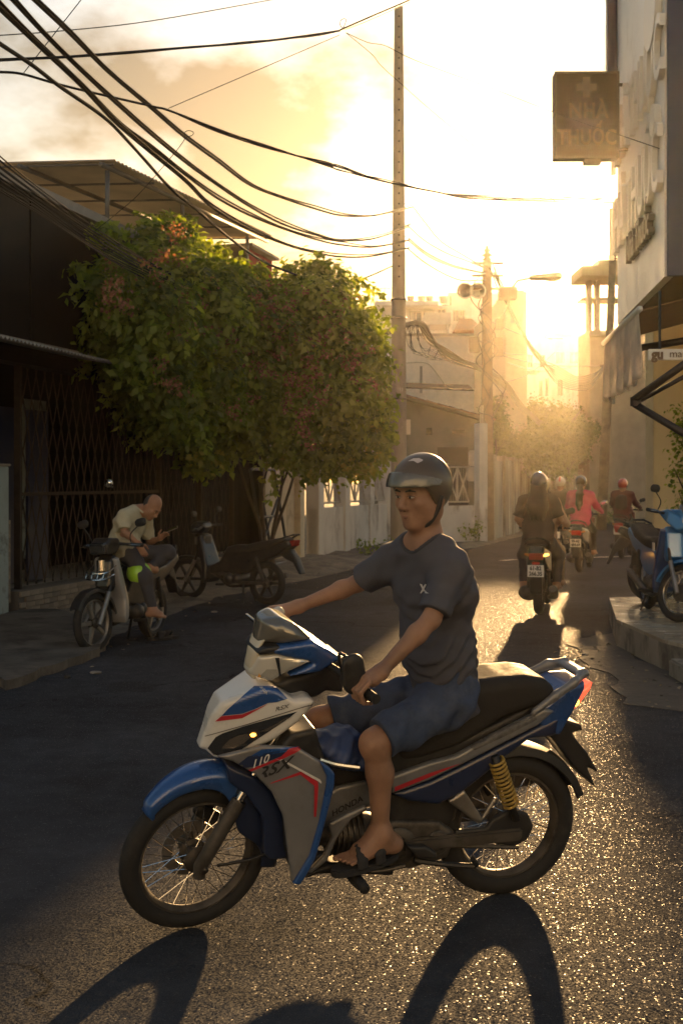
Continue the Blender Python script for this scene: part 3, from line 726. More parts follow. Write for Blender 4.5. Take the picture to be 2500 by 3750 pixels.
block('shading_block', 'narrow ochre apartment slice set close to shade the road, right of the second pole', 1850, 1928, 1068, 41.8, mat('ochre_render', (.50, .40, .26), .8, var=.12), 10, [(1868, 1885, 1150, 1185), (1895, 1912, 1150, 1185)], parts=(('roof_curb', M_trim, (1855, 1922, 1058, 1069), (.3, 3)),))  # apartment block pulled near and narrowed so its shadow darkens the left road
e, px, w, H = block('plain_wall_house', 'large blank rendered house side below the apartment blocks', 1474, 1745, 1228, 52, mat('peach_render', (.76, .66, .55), .85, var=.08, dirt=(.6, .5, .4), ds=.6), 10,
    [(1536, 1546, 1340, 1440)], parts=(('coping', M_trim, (1470, 1750, 1222, 1231), (-.12, .3)),))
q = MB(); x0, x1 = (1662 - 1474) * px - w / 2, (1775 - 1474) * px - w / 2
q.add([(x0, .1, H + .25), (x1, .1, H + .25), (x1 - .35, 2.2, H + 1.05), (x0 + .45, 2.2, H + 1.05), (x0, .1, H + .15), (x1, .1, H + .15), (x1, 2.2, H + .15), (x0, 2.2, H + .15)], [(0, 1, 2, 3), (4, 5, 1, 0), (5, 6, 2, 1), (7, 4, 0, 3), (4, 7, 6, 5), (6, 7, 3, 2)]); q.build('tiled_roof', M_tileroof, e)
q = MB(); x0, x1 = (1560 - 1474) * px - w / 2, (1655 - 1474) * px - w / 2; q.box((x0, .6, H + .55), (x1, 2.4, H + 1.1)); q.box((x0 + .1, .7, H + .1), (x0 + .2, .8, H + .55)); q.box((x1 - .2, .7, H + .1), (x1 - .1, .8, H + .55)); q.build('water_tank', M_steel, e)
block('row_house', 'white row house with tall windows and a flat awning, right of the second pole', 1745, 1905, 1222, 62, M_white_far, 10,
    [(1822, 1850, 1322, 1380), (1795, 1815, 1320, 1380), (1862, 1890, 1320, 1380), (1826, 1838, 1400, 1432), (1848, 1862, 1400, 1432)], parts=(('awning', M_trim, (1880, 1960, 1365, 1372), (-1.2, -.02)), ('ledge', M_white_far, (1750, 1912, 1386, 1394), (-.3, -.02))))
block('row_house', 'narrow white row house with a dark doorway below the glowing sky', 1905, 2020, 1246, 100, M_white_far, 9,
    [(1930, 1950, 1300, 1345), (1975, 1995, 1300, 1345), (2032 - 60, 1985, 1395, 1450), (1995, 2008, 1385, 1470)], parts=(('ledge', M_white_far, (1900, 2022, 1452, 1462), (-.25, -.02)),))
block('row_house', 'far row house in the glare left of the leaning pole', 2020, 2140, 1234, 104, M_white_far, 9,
    [(2035, 2065, 1290, 1330), (2085, 2115, 1290, 1330), (2040, 2060, 1390, 1450)], parts=(('roof_slab', M_trim, (2010, 2150, 1214, 1223), (-.4, 3)), ))
# small roof shelter in the glare
sh = empty('roof_shelter', W(2060, HV, 108) - Vector((0, 0, CH)), 0, 'small open roof shelter on thin posts under the sun', 'shelter'); px = 108 / FPX
for a, b in (((2018, 1195), (2022, 1232)), ((2050, 1190), (2054, 1232)), ((2078, 1190), (2082, 1232))):
    q = MB(); q.box(((a[0] - 2060) * px, 0, CH + (HV - b[1]) * px), ((b[0] - 2060) * px, .1, CH + (HV - a[1]) * px)); q.build('post', M_trim, sh)
q = MB(); q.box(((2013 - 2060) * px, -.3, CH + (HV - 1192) * px), ((2122 - 2060) * px, 2.5, CH + (HV - 1183) * px)); q.build('roof', M_trim, sh)
q = MB(); q.box(((2000 - 2060) * px, -.2, 0), ((2128 - 2060) * px, 3, CH + (HV - 1233) * px)); q.build('base', M_white_far, sh)
# right hand building with the open belvedere that half hides the sun
tw = empty('belvedere_building', W(2250, HV, 45) - Vector((0, 0, CH)), 0, 'tall building with an open flat-roofed belvedere beside the sun', 'building'); px = 45 / FPX
M_tan = mat('tan_render', (.42, .33, .22), .85, var=.15, vs=2)
def tbox(nm, m, u0, u1, v0, v1, y0, y1):
    q = MB(); q.box(((u0 - 2250) * px, y0, CH + (HV - v1) * px if v1 else 0), ((u1 - 2250) * px, y1, CH + (HV - v0) * px)); return q.build(nm, m, tw)
tbox('wall', M_tan, 2158, 2420, 1210, None, 0, 2.2)
tbox('roof', M_tan, 2122, 2300, 980, 1016, -.4, 1.8); tbox('roof_upper', M_tan, 2185, 2300, 955, 979, -.2, 1.6)
for u in (2160, 2190): tbox('column', M_tan, u, u + 14, 1019, 1209, .4, .9)
tbox('balcony', M_tan, 2150, 2300, 1075, 1085, .95, 2.0); tbox('railing', M_steel, 2195, 2300, 938, 942, -.15, -.1)
tbox('window', M_glass, 2215, 2250, 1280, 1360, -.03, .03); tbox('window', M_glass, 2215, 2250, 1420, 1480, -.03, .03); tbox('ledge', M_tan, 2150, 2300, 1222, 1232, -.25, -.04)
# grey shuttered house and white wall at the end of the street
block('shuttered_house', 'low grey green house with closed double doors at the far end of the street', 2258, 2420, 1575, 62, mat('grey_green_paint', (.33, .33, .27), .8, var=.12), 8,
    [(2295, 2325, 1690, 1720), (2330, 2362, 1690, 1720)], parts=(('door', mat('pale_door', (.36, .38, .33), .6, var=.1), (2290, 2328, 1722, 1868), (-.06, -.01)), ('door', mat('pale_door', (.36, .38, .33)), (2331, 2368, 1722, 1868), (-.06, -.01)), ('lintel', M_trim, (2270, 2400, 1625, 1640), (-.5, -.02)),))
o = part('white_wall', M_white, None, ((0, 0, 0), (1.05, .25, 2.25))); o.location = W(2180, HV, 51) - Vector((0, 0, CH)); tag(o, 'short bright white wall standing behind the maroon rider', 'wall')
b1 = empty('rubbish_bin', G(2330, 1888), .2, 'dark green wheeled bin at the far end of the street', 'bin')
part('body', mat('bin_green', (.03, .06, .045), .6), b1, ((-.5, -.3, .12), (.5, .3, .95)), bevel=.03); part('lid', mat('bin_green', (.03, .06, .045)), b1, ((-.54, -.34, .952), (.54, .34, 1.05)), bevel=.02)
# closing row of houses behind, so that the street has an end
block('row_house', 'hazy pale house filling the gap behind the street end', 2130, 2270, 1420, 75, M_white_far, 9, [(2180, 2200, 1480, 1520), (2225, 2245, 1480, 1520)])

# ---------------------------------------------------------------- right: pharmacy corner building
ph = empty('pharmacy_building', (3.02, 10.9, 0), 0, 'corner shop building with a white lettered front and dark blue side', 'building')
vp = Vector(((1700 - CU) / FPX, 1, 0)).normalized()      # direction of its street front
MP = basis((3.02, 10.9, 0), vp, (vp.y, -vp.x, 0), (0, 0, 1)); ph.matrix_world = MP     # x along front (away), y into the building (right)
M_front = mat('white_sign_panel', (.86, .82, .76), .45, var=.06, vs=2, dirt=(.55, .48, .38), ds=1.1, dth=(.55, .8))
M_blue = mat('dark_blue_cladding', (.018, .03, .075), .4, var=.15, vs=2)
for i in range(4): part('front_panel', M_front, ph, ((.04 + i * .845, -.02, 3.5), (.04 + i * .845 + .837, .06, 8.2)))
part('side_cladding', M_blue, ph, ((-.02, .0, 3.5), (.035, 6, 8.2)))
part('soffit', mat('brown_soffit', (.20, .12, .06), .8, var=.2, vs=3), ph, ((.04, .07, 3.505), (3.4, 6, 3.6)))
part('upper_storey', M_conc, ph, ((.05, .08, 3.62), (3.42, 6, 8.1)))
part('edge_fin', M_blue, ph, ((3.43, -.14, 6.3), (3.6, .3, 8.2)))
M_yel = mat('cream_yellow_render', (.60, .50, .29), .8, var=.08, vs=3, dirt=(.45, .36, .2), ds=1.5, bump=.15)
pc = W(2391, HV, 15); 
o = part('pillar', M_yel, None, ((0, 0, 0), (.36, .4, 4.1)), bevel=.01); o.location = (pc.x, 15, 0); tag(o, 'cream yellow square pillar beside the parked blue motorbike', 'pillar')
o = part('shop_wall', M_yel, None, ((0, 0, 0), (6, .2, 4.0))); o.location = (pc.x + .34, 15.12, 0); tag(o, 'yellow rendered shop wall behind the pillar at the right edge', 'wall')
def ptext(nm, body, size, x, z, m, ex=.05, sx=1.0, t=-.055):
    # reading from the far end towards the near corner
    Mt = MP @ basis((x, t, z), (-1, 0, 0), (0, 0, 1), (0, -1, 0))
    return text_obj(nm, body, size, MP.inverted() @ Mt, m, ph, ex, sx=sx, bold=.008)
M_let = mat('cream_letter_face', (.80, .73, .62), .4)
o = ptext('lettering', 'NHÀ THUỐC', .86, 1.75, 5.62, M_let, .028, .72); o = ptext('lettering', 'NHÀ THUỐC', .92, 1.9, 4.62, M_let, .028, .68)
ptext('lettering', 'Nhà Thuốc', .42, 1.35, 4.14, mat('dark_letter_edge', (.16, .13, .10), .5), .03, .85, -.06)
for x, z, r in ((.50, 6.15, .36), (.34, 5.05, .15)):
    q = MB(); q.lathe([(0, .08), (r, .08), (r, .14), (r - .01, .15), (0, .15)], 28, basis((x, -.17, z), (1, 0, 0), (0, 0, 1), (0, 1, 0))); q.build('round_emblem', M_let, ph, True, auto=True)
# projecting box sign
sg = empty('pharmacy_sign', label='hanging double-sided box sign with a cross reading NHÀ THUỐC', cat='sign')
sy = 13.3; c0, c1 = W(2030, 578, sy), W(2264, 262, sy)
M_sg = mat('sign_brown_acrylic', (.040, .022, .015), .6, spec=.1, var=.15, vs=5); M_sgf = mat('sign_frame', (.06, .045, .03), .5)
mb = MB(); mb.box((c0.x, sy, c0.z), (c1.x, sy + .18, c1.z)); mb.build('box', M_sg, sg, bevel=.006)
fr = MB(); f_ = .022
fr.box((c0.x - .004, sy - .012, c0.z - .004), (c0.x + f_, sy - .001, c1.z)); fr.box((c1.x - f_, sy - .012, c0.z - .004), (c1.x + .004, sy - .001, c1.z)); fr.box((c0.x + f_, sy - .012, c0.z - .004), (c1.x - f_, sy - .001, c0.z + f_)); fr.box((c0.x + f_, sy - .012, c1.z - f_), (c1.x - f_, sy - .001, c1.z)); fr.build('frame', M_sgf, sg)
M_lp = mat('sign_letter', (.34, .25, .16), .6, spec=.1)
cx = (c0.x + c1.x) / 2; zc = lambda v: CH + (HV - v) / FPX * sy
for nm, body, v, size in (('lettering', 'NHÀ', 408, .24), ('lettering', 'THUỐC', 505, .24)):
    text_obj(nm, body, size, basis((cx + (.015 if v < 450 else 0), sy - .006, zc(v)), (1, 0, 0), (0, 0, 1), (0, -1, 0)), M_lp, sg, .003, sx=.86 if v < 450 else .80, bold=.006)
q = MB(); cz = zc(320); cc = cx - .005
q.box((cc - .04, sy - .009, cz - .115), (cc + .04, sy - .002, cz + .115)); q.box((cc - .115, sy - .009, cz - .04), (cc - .041, sy - .002, cz + .04)); q.box((cc + .041, sy - .009, cz - .04), (cc + .115, sy - .002, cz + .04)); q.build('cross', M_lp, sg)
q = MB(); q.box((cx - .02, sy + .04, c0.z - .055), (cx + .17, sy + .14, c0.z - .002)); q.build('bracket', M_sgf, sg)
q = MB(); q.tube([(c1.x, sy + .09, c1.z - .12), (c1.x + .32, sy + .09, c1.z - .12)], .02, 6); q.tube([(c1.x, sy + .09, c0.z + .12), (c1.x + .32, sy + .09, c0.z + .12)], .02, 6); q.build('arm', M_sgf, sg)
# white board lettered "gumate"
bo = empty('shop_board', label='white shop board lettered gumat at the right edge above the pillar', cat='sign')
p0, p1 = W(2374, 1318, 10.0), W(2520, 1278, 10.0)
mb = MB(); mb.box((p0.x, 10.0, p0.z), (p1.x + .35, 10.04, p1.z)); mb.build('panel', mat('board_white', (.74, .70, .62), .5), bo, bevel=.004)
M_bt = mat('board_brown', (.16, .10, .05), .5)
zb_ = CH + (HV - 1300) / FPX * 10.0
text_obj('lettering', 'gu', .118, basis(((2405 - CU) / FPX * 10.0, 9.994, zb_ + .003), (1, 0, 0), (0, 0, 1), (0, -1, 0)), M_bt, bo, .002, bold=.006, sx=.9)
text_obj('lettering', 'mate', .088, basis(((2488 - CU) / FPX * 10.0, 9.994, zb_ + .008), (1, 0, 0), (0, 0, 1), (0, -1, 0)), M_bt, bo, .002, sx=1.05)
q = MB(); q.tube([(p0.x + .1, 10.03, p1.z), (p0.x + .1, 10.03, p1.z + .5)], .012, 6); q.tube([(p0.x + .6, 10.03, p1.z), (p0.x + .6, 10.03, p1.z + .5)], .012, 6); q.build('hanger', M_black, bo)
# retractable awning with a hanging valance
aw = empty('awning', label='retractable shop awning with a pale grubby valance under the pharmacy front', cat='awning')
M_val = bpy.data.materials.new('valance_cloth'); M_val.use_nodes = True; translucent_mat(M_val, (.80, .72, .64), (.85, .72, .56), .5, .3, 3.0, .9)
n0, n1 = W(2336, 1142, 10.4), W(2212, 1262, 12.95)
vs = []; fs = []; nu, nv = 60, 12
for i in range(nu + 1):
    t = i / nu; p = n0.lerp(n1, t)
    for j in range(nv + 1):
        k = j / nv; sway = .028 * math.sin(t * 30 + k * 3) * k + .02 * math.sin(t * 71 + 2) * k
        drop = .62 + .02 * math.sin(t * 60) + (-.04 if t < .04 else 0)
        vs.append((p.x + sway, p.y, p.z - drop * k))
for i in range(nu):
    for j in range(nv): a = i * (nv + 1) + j; fs.append((a, a + nv + 1, a + nv + 2, a + 1))
o = pydata('valance', vs, fs, M_val, aw, True); sm = o.modifiers.new('thickness', 'SOLIDIFY'); sm.thickness = .004
MB().tube([n0 + Vector((0, -.05, .02)), n1 + Vector((0, .05, .02))], .028, 10).build('front_rail', mat('white_rail', (.72, .68, .6), .4), aw, True)
b0, b1 = Vector((n0.x + 1.35, n0.y - .0, 3.46)), Vector((n1.x + 1.35, n1.y, 3.46))
mb = MB(); t_ = Vector((0, 0, .012)); mb.hexa([n0, n1, b1, b0, n0 + t_, n1 + t_, b1 + t_, b0 + t_]); mb.build('fabric', mat('brown_awning_fabric', (.22, .12, .05), .85, var=.2), aw)
M_arm = mat('dark_arm_paint', (.06, .045, .035), .5, .3)
for nm, pts, r in (('arm', [W(2322, 1462, 9.4), W(2520, 1322, 9.0)], .032), ('arm', [W(2322, 1480, 9.42), W(2540, 1610, 9.0)], .03), ('arm', [W(2345, 1466, 9.5), W(2520, 1370, 9.3)], .018), ('arm', [W(2340, 1275, 11.5), W(2520, 1245, 11.2)], .035)):
    MB().tube(pts, r, 8).build(nm, M_arm, aw, True)
q = MB(); q.lathe([(0, -.035), (.045, -.035), (.045, .035), (0, .035)], 12, Matrix.Translation(W(2326, 1471, 9.41))); q.build('elbow_joint', M_arm, aw, True, auto=True)

# ---------------------------------------------------------------- raised tiled step on the right
stp = empty('raised_step', label='raised pale tiled concrete step with a chipped front edge at the right', cat='step')
M_conc_k = mat('grubby_kerb', (.30, .26, .21), .8, var=.2, vs=4, dirt=(.10, .085, .07), ds=2.2, dth=(.48, .62), bump=.3, stretch=(1, 1, .6))
def step():
    A = G(2256, 2367); B_ = G(2420, 2452); C_ = G(2475, 2476)
    pts = [(A.x, A.y), (B_.x, B_.y), (C_.x + .05, C_.y), (4.4, C_.y - .25), (6.5, C_.y - .3), (6.5, 13.7), (A.x + .42, 13.5)]
    global STEP
    STEP = pts; zt = .26
    mb = MB(); mb.prism(pts, (0, zt - .03)); o = mb.build('kerb', M_conc_k, stp)
    # nosing slab: chipped pieces along the edge
    import mathutils
    inner = pts
    x0 = min(p[0] for p in pts); y0 = min(p[1] for p in pts); y1 = max(p[1] for p in pts)
    T = .62; tm = [mat('floor_tile_%d' % i, c, .22, var=.08, vs=3, dirt=(.2, .16, .11), ds=4, dth=(.58, .75)) for i, c in enumerate([(.42, .35, .26), (.46, .39, .29), (.38, .31, .23)])]
    n = 0
    for i in range(int(4.4 / T) + 1):
        for j in range(int((y1 - y0) / T) + 2):
            a, b = x0 - .05 + i * T, y0 - .1 + j * T
            bm = bmesh.new(); vs_ = [bm.verts.new((x, y, 0)) for x, y in pts]; bm.faces.new(vs_)
            for co, no in (((a + .006, 0, 0), (-1, 0, 0)), ((a + T, 0, 0), (1, 0, 0)), ((0, b + .006, 0), (0, -1, 0)), ((0, b + T, 0), (0, 1, 0))):
                bmesh.ops.bisect_plane(bm, geom=bm.verts[:] + bm.edges[:] + bm.faces[:], plane_co=co, plane_no=no, clear_outer=True)
            if len(bm.faces) == 0: bm.free(); continue
            r = bmesh.ops.extrude_face_region(bm, geom=bm.faces[:]); 
            for v in [g for g in r['geom'] if isinstance(g, bmesh.types.BMVert)]: v.co.z = .03
            bmesh.ops.recalc_face_normals(bm, faces=bm.faces[:])
            d = bpy.data.meshes.new('tile'); bm.to_mesh(d); bm.free(); o = link('tile', d, random.choice(tm), stp); o.location.z = zt - .029 + random.uniform(-.001, .001)

step()
o = part('kerb_block', M_conc_k, None, ((0, 0, 0), (1.6, .5, .15)), bevel=.015); o.location = (G(2482, 2500).x, G(2482, 2500).y - .22, 0); tag(o, 'low concrete block in front of the raised step at the right edge', 'block')
# broken margin of the road in front of the step
rm = MB(); mp_ = jag([(2.02, 8.4), (2.2, 9.4), (2.12, 10.4), (2.3, 11.8), (3.2, 12.6)], .08, .2); mp2 = [(3.6, 12.3), (2.75, 11.4), (2.62, 10.5), (3.0, 8.9), (4.5, 8.0), (4.2, 7.2), (2.9, 7.7)]
rm.prism([(x, y) for x, y in (mp_ + mp2)][::-1], (.002, .007)); tag(rm.build('pavement', mat('broken_margin', (.085, .075, .065), .85, var=.4, vs=6, bump=1.0, bs=22, dirt=(.045, .04, .035), ds=5), None), kind='structure')

# ---------------------------------------------------------------- unseen shophouses added behind the viewer to bounce fill light, fronts tinted blue
for k, (x0, w_, h_, c) in enumerate(((-15.5, 5.2, 8.2, (.52, .60, .72)), (-10.2, 4.6, 9.6, (.52, .57, .64)), (-5.5, 5.0, 7.6, (.54, .63, .78)), (-.4, 4.8, 9.2, (.50, .55, .62)), (4.5, 5.4, 8.4, (.52, .60, .72)), (10.0, 5.0, 9.0, (.50, .57, .66)))):
    e = empty('shophouse', (x0 + w_, -10, 0), math.pi, ['pale blue', 'tall blue-grey', 'light blue', 'tall grey-blue', 'pale', 'grey-blue'][k] + ' shophouse added unseen behind the viewer to bounce light, number %s from its left end' % ['one', 'two', 'three', 'four', 'five', 'six'][k], 'building')
    m_ = mat('bounce_front_%d' % k, c, .85, var=.1, vs=1.5)
    part('wall', m_, e, ((0, 0, 2.9), (w_, 7, h_)))
    part('pier', m_, e, ((0, 0, 0), (.35, 7, 2.89))); part('pier', m_, e, ((w_ - .35, 0, 0), (w_, 7, 2.89)))
    part('shutter', M_steel, e, ((.36, .25, 0), (w_ - .36, .3, 2.88)))
    part('parapet', m_, e, ((-.02, -.12, h_ + .002), (w_ + .02, .2, h_ + .5)))
    for f_ in range(2):
        for q in range(2):
            xa = .7 + q * (w_ - 2.6); wn_o = part('window', mat('window_frame_paint', (.35, .30, .24), .6), e, ((xa, -.05, 3.6 + f_ * 2.7), (xa + 1.2, -.003, 5.2 + f_ * 2.7)))
            part('pane', M_glass, wn_o, ((xa + .08, -.06, 3.68 + f_ * 2.7), (xa + 1.12, -.052, 5.12 + f_ * 2.7)))
# ================================================================== POLES, CABLES, PLANTS
M_pole = mat('pole_concrete', (.30, .26, .21), .85, var=.15, vs=5, bump=.3, bs=45, dirt=(.19, .155, .12), ds=2.0, stretch=(1, 1, .4))
pole = empty('concrete_pole', W(1459, HV, 26) - Vector((0, 0, CH)), 0, 'tall tapering concrete utility pole rising from behind the helmeted rider', 'pole')
PZ = CH + (HV - 25) / FPX * 26
mb = MB(); mb.tube([(0, 0, 0), (0, 0, 4), (0, 0, 8), (0, 0, PZ)], [.19, .165, .135, .095], 20); mb.build('shaft', M_pole, pole, True, auto=True)
for i in range(26):
    z = PZ - .25 - i * .23
    if z < 5.9: break
    q = MB(); q.lathe([(.022, 0), (.02, .012), (0, .014)], 8, basis((.0, -.10 - .0075 * (PZ - z), z), (1, 0, 0), (0, 0, 1), (0, -1, 0))); q.build('bolt_hole', M_black, pole)
for z in (5.2, 5.6, 3.4): MB().lathe([(.172, -.02), (.178, -.02), (.178, .02), (.172, .02)], 20, Matrix.Translation((0, 0, z)), closed_prof=True).build('strap', M_black, pole, True)
for z, x in ((7.72, .13), (7.25, .13), (7.0, .13), (6.72, .13), (8.15, .12)): MB().tube([(x - .02, 0, z), (x + .1, -.02, z + .02), (x + .14, -.02, z + .07)], .012, 6).build('cable_hook', M_steel, pole)
for z, w_, h_, x in ((3.35, .12, .30, .04), (3.0, .2, .13, -.05), (2.6, .16, .2, .03), (2.2, .22, .16, 0), (1.75, .18, .22, -.04), (1.3, .2, .2, .02)):
    rr = .187 - (z * .0062); mb = MB()
    for k in range(5):
        a0 = -math.pi / 2 + (x - w_ / 2 + w_ * k / 5) / rr; a1 = -math.pi / 2 + (x - w_ / 2 + w_ * (k + 1) / 5) / rr
        mb.add([(rr * math.cos(a0), rr * math.sin(a0), z), (rr * math.cos(a1), rr * math.sin(a1), z), (rr * math.cos(a1), rr * math.sin(a1), z + h_), (rr * math.cos(a0), rr * math.sin(a0), z + h_)], [(0, 1, 2, 3)])
    mb.build('poster', mat('old_poster', (.45, .42, .36), .8, var=.2, vs=12, dirt=(.25, .21, .17), ds=9), pole)
q = MB(); q.box((.16, -.03, 2.62), (.26, .0, 2.95)); q.build('notice_plate', mat('plate_white', (.62, .56, .46), .6), pole)

p2 = empty('utility_pole', W(1782, HV, 31.4) - Vector((0, 0, CH)), 0, 'cluttered square utility pole with insulators, meter boxes and a street lamp', 'pole')
M_p2 = mat('brown_pole', (.20, .14, .09), .85, var=.25, vs=5, dirt=(.10, .065, .04), ds=2.2)
P2Z = CH + (HV - 955) / FPX * 31.4
mb = MB(); a, b = .17, .11
mb.hexa([(-a, -a, 0), (a, -a, 0), (a, a, 0), (-a, a, 0), (-b, -b, P2Z), (b, -b, P2Z), (b, b, P2Z), (-b, b, P2Z)]); mb.build('shaft', M_p2, p2, bevel=.02)
q = MB(); q.lathe([(.03, 0), (.14, .03), (.05, .1), (.16, .14), (.05, .22), (.1, .28), (.03, .34), (.05, .38), (0, .42)], 12, Matrix.Translation((0, 0, P2Z))); q.build('insulator', M_p2, p2, True)
for z in (P2Z - .12, P2Z - .45, P2Z - .8): 
    q = MB(); q.box((-.42, -.15, z), (.42, -.10, z + .06)); q.build('cross_arm', M_p2, p2)
for x, z in ((-.62, P2Z - .85), (-.28, P2Z - .85)):
    q = MB(); q.lathe([(0, -.22), (.1, -.22), (.2, .15), (.22, .2), (.18, .2), (.09, -.1), (0, -.1)], 16, basis((x, -.12, z), (1, 0, 0), (0, 0, 1), (0, -1, 0))); q.build('loudspeaker', M_steel, p2, True, auto=True)
q = MB(); q.box((.3, -.2, P2Z - 1.05), (.78, .1, P2Z - .72)); q.build('junction_box', M_p2, p2, bevel=.02)
for x, z, w_, h_ in ((-.5, 5.0, .26, .42), (.16, 4.9, .24, .5), (.2, 5.6, .2, .3)):
    q = MB(); q.box((x, -.3, z), (x + w_, -.1, z + h_)); q.build('junction_box', M_p2, p2, bevel=.02)
q = MB(); L0 = W(1860, 1115, 31.3) - p2.location; L1 = W(1880, 1035, 31.3) - p2.location; L2 = W(1945, 1018, 31.3) - p2.location
q.tube([Vector((.1, 0, L0.z - .8)), Vector((.3, 0, L0.z - .5)), L0, L0.lerp(L1, .7) + Vector((-.02, 0, 0)), L1 + Vector((.1, 0, .05)), L2], .03, 8); q.build('lamp_arm', M_p2, p2, True)
lh = Blob(.03); A_, B_ = L2, W(2042, 1012, 31.3) - p2.location
lh.cap(A_, .07, B_, .11, flat=(0, 1, 0), fs=1.6).ell(tuple(B_ + Vector((-.16, 0, -.07))), (.18, .1, .08)); o = lh.mesh('lamp_head', .02, M_p2, p2)
for x, z, w_, h_ in ((-.52, 1.98, .28, .42), (-.56, 1.58, .32, .38)):
    q = MB(); q.box((x, -.33, z), (x + w_, -.16, z + h_)); o = q.build('meter_box', mat('meter_white', (.60, .55, .46), .5, var=.15), p2, bevel=.03)
for x in (-.24, -.19): MB().tube([(x, -.2, 0), (x + .03, -.2, 1.6), (x + .05, -.2, 3.6)], .022, 6).build('conduit', mat('cream_conduit', (.55, .48, .36), .6), p2, True)
p3 = empty('leaning_pole', label='slightly leaning dark pole on the right against the glare', cat='pole')
MB().tube([W(2200, 1941, 38), W(2222, 1450, 38), W(2243, 920, 38)], [.17, .15, .11], 12).build('shaft', M_p2, p3, True)
MB().tube([W(2195, 1340, 37.8), W(2275, 1330, 37.8)], .04, 6).build('cross_arm', M_p2, p3); MB().tube([W(2225, 945, 37.9), W(2280, 948, 37.9)], .03, 6).build('cross_arm', M_p2, p3)

# ---- cables: photo columns and rows with the distance of each point
def smooth_path(pts, n=8):
    P = [Vector(p) for p in pts]; out = []
    for i in range(len(P) - 1):
        p0 = P[max(i - 1, 0)]; p1 = P[i]; p2_ = P[i + 1]; p3_ = P[min(i + 2, len(P) - 1)]
        for j in range(n):
            t = j / n; out.append(.5 * ((2 * p1) + (-p0 + p2_) * t + (2 * p0 - 5 * p1 + 4 * p2_ - p3_) * t * t + (-p0 + 3 * p1 - 3 * p2_ + p3_) * t ** 3))
    out.append(P[-1]); return out
M_cab2 = mat('brown_cable', (.055, .042, .03), .5)
def cable(pts, Y0, Y1, r, label, group, m=None, name='cable', z1=(0, 0, .797)):
    n = len(pts); L_ = [0]
    for a, b in zip(pts, pts[1:]): L_.append(L_[-1] + math.dist(a, b))
    path = [W(u, v, 1 / ((1 - l / L_[-1]) / Y0 + (l / L_[-1]) / Y1)) for (u, v), l in zip(pts, L_)]
    o = MB().tube(smooth_path(path, 6), r, 5, caps=False).build(name, m or M_cable, None, True)
    return tag(o, label, 'cable', group)
def Z1(l): return [(x * .797, y * .797) for x, y in l]
def Z2(l): return [(1250 + x * .797, y * .797) for x, y in l]
gpw = 'power cables hung between the concrete pole and the upper left'; lpw = 'heavy black twisted power cable sagging from the concrete pole to the upper left'
heavy = [Z1([(100, -60), (160, 0), (330, 160), (500, 330), (700, 500), (850, 630), (1000, 740), (1150, 850), (1300, 910), (1450, 960), (1568, 990), (1700, 992), (1820, 970)]) + [(1512, 757)],
         Z1([(0, -60), (60, 0), (200, 150), (350, 300), (520, 460), (700, 620), (860, 750), (1000, 850), (1150, 950), (1300, 1030), (1450, 1080), (1568, 1105), (1720, 1095)]) + [(1496, 830)],
         Z1([(-60, -50), (0, 20), (150, 170), (290, 310), (420, 440), (560, 580), (700, 680), (850, 800), (1000, 910), (1150, 990), (1300, 1050), (1450, 1100), (1568, 1125), (1720, 1135)]) + [(1496, 880)],
         Z1([(-60, -30), (0, 40), (200, 230), (380, 400), (530, 560), (680, 690), (850, 830), (960, 940), (1100, 1030), (1250, 1100), (1400, 1150), (1568, 1180), (1720, 1175)]) + [(1494, 908)],
         Z1([(-60, 0), (0, 55), (210, 250), (390, 420), (545, 575), (690, 700), (860, 860), (980, 960)]) + [(900, 830), (1000, 900), (1130, 990), (1250, 1040), (1380, 1010), (1440, 970)]]
heavy[4] = Z1([(-60, 150), (0, 200), (150, 300), (280, 400), (480, 540), (600, 660), (780, 860), (900, 960), (1050, 1090), (1190, 1190)]) + [(1040, 990), (1180, 1035), (1300, 1030), (1440, 972)]
for k, h_ in enumerate(heavy): cable(h_, 8.5, 26, .018, lpw, gpw)
for k, h_ in enumerate(heavy[:4]): cable([(u + 5 + 3 * math.sin(i * 2 + k), v - 6 + 4 * math.cos(i * 1.7 + k)) for i, (u, v) in enumerate(h_)], 8.4, 26, .012, lpw, gpw)
for k in range(3): cable([(u + random.uniform(-5, 5), v + random.uniform(-5, 5)) for u, v in heavy[2][:7]] + [(u, v) for u, v in heavy[2][7:]], 8.6, 26, .011, lpw, gpw)
tel = [(-40, 262), (0, 264), (80, 271), (207, 307), (320, 335), (558, 390), (622, 406), (800, 478), (1000, 550), (1195, 602), (1250, 618), (1410, 662), (1590, 702), (1745, 721), (2030, 731), (2262, 729)]
for k in range(5): cable([(u, v + (0 if i < 7 else random.uniform(-14, 14) * math.sin((i - 6) * .55))) for i, (u, v) in enumerate(tel)], 9.5, 22, .008 if k else .012, 'slack telephone wire crossing behind the concrete pole towards the pharmacy', 'telephone wires across the sky')
cable([(-40, 222), (0, 219), (240, 209), (478, 191), (678, 175), (885, 159), (1036, 143), (1228, 115), (1255, 106), (1370, 56), (1500, 0), (1600, -50)], 9, 15, .012, 'thick spliced cable running almost level across the top of the sky', None)
for dv, nm in ((5, 'thin wire wound along the thick spliced cable at the top'),): cable([(0, 219 + dv), (478, 191 + dv), (885, 159 - dv), (1228, 115 + 3), (1500, 8)], 9, 15, .005, nm, None)
cable([(-20, 131), (240, 112), (558, 76), (990, 0), (1100, -20)], 10, 14, .005, 'thin straight wire rising across the top left corner of the sky', None)
cable([(617, 397), (1243, 128)], 12.2, 13.6, .004, 'thin stay wire between the telephone wires and the spliced cable', None)
cable(Z2([(20, 150), (120, 195), (200, 210), (310, 265), (450, 320), (700, 410), (970, 515), (1290, 625), (1480, 690)]), 12.5, 11.2, .004, 'thin wire running from the cable splice to the pharmacy corner', None)
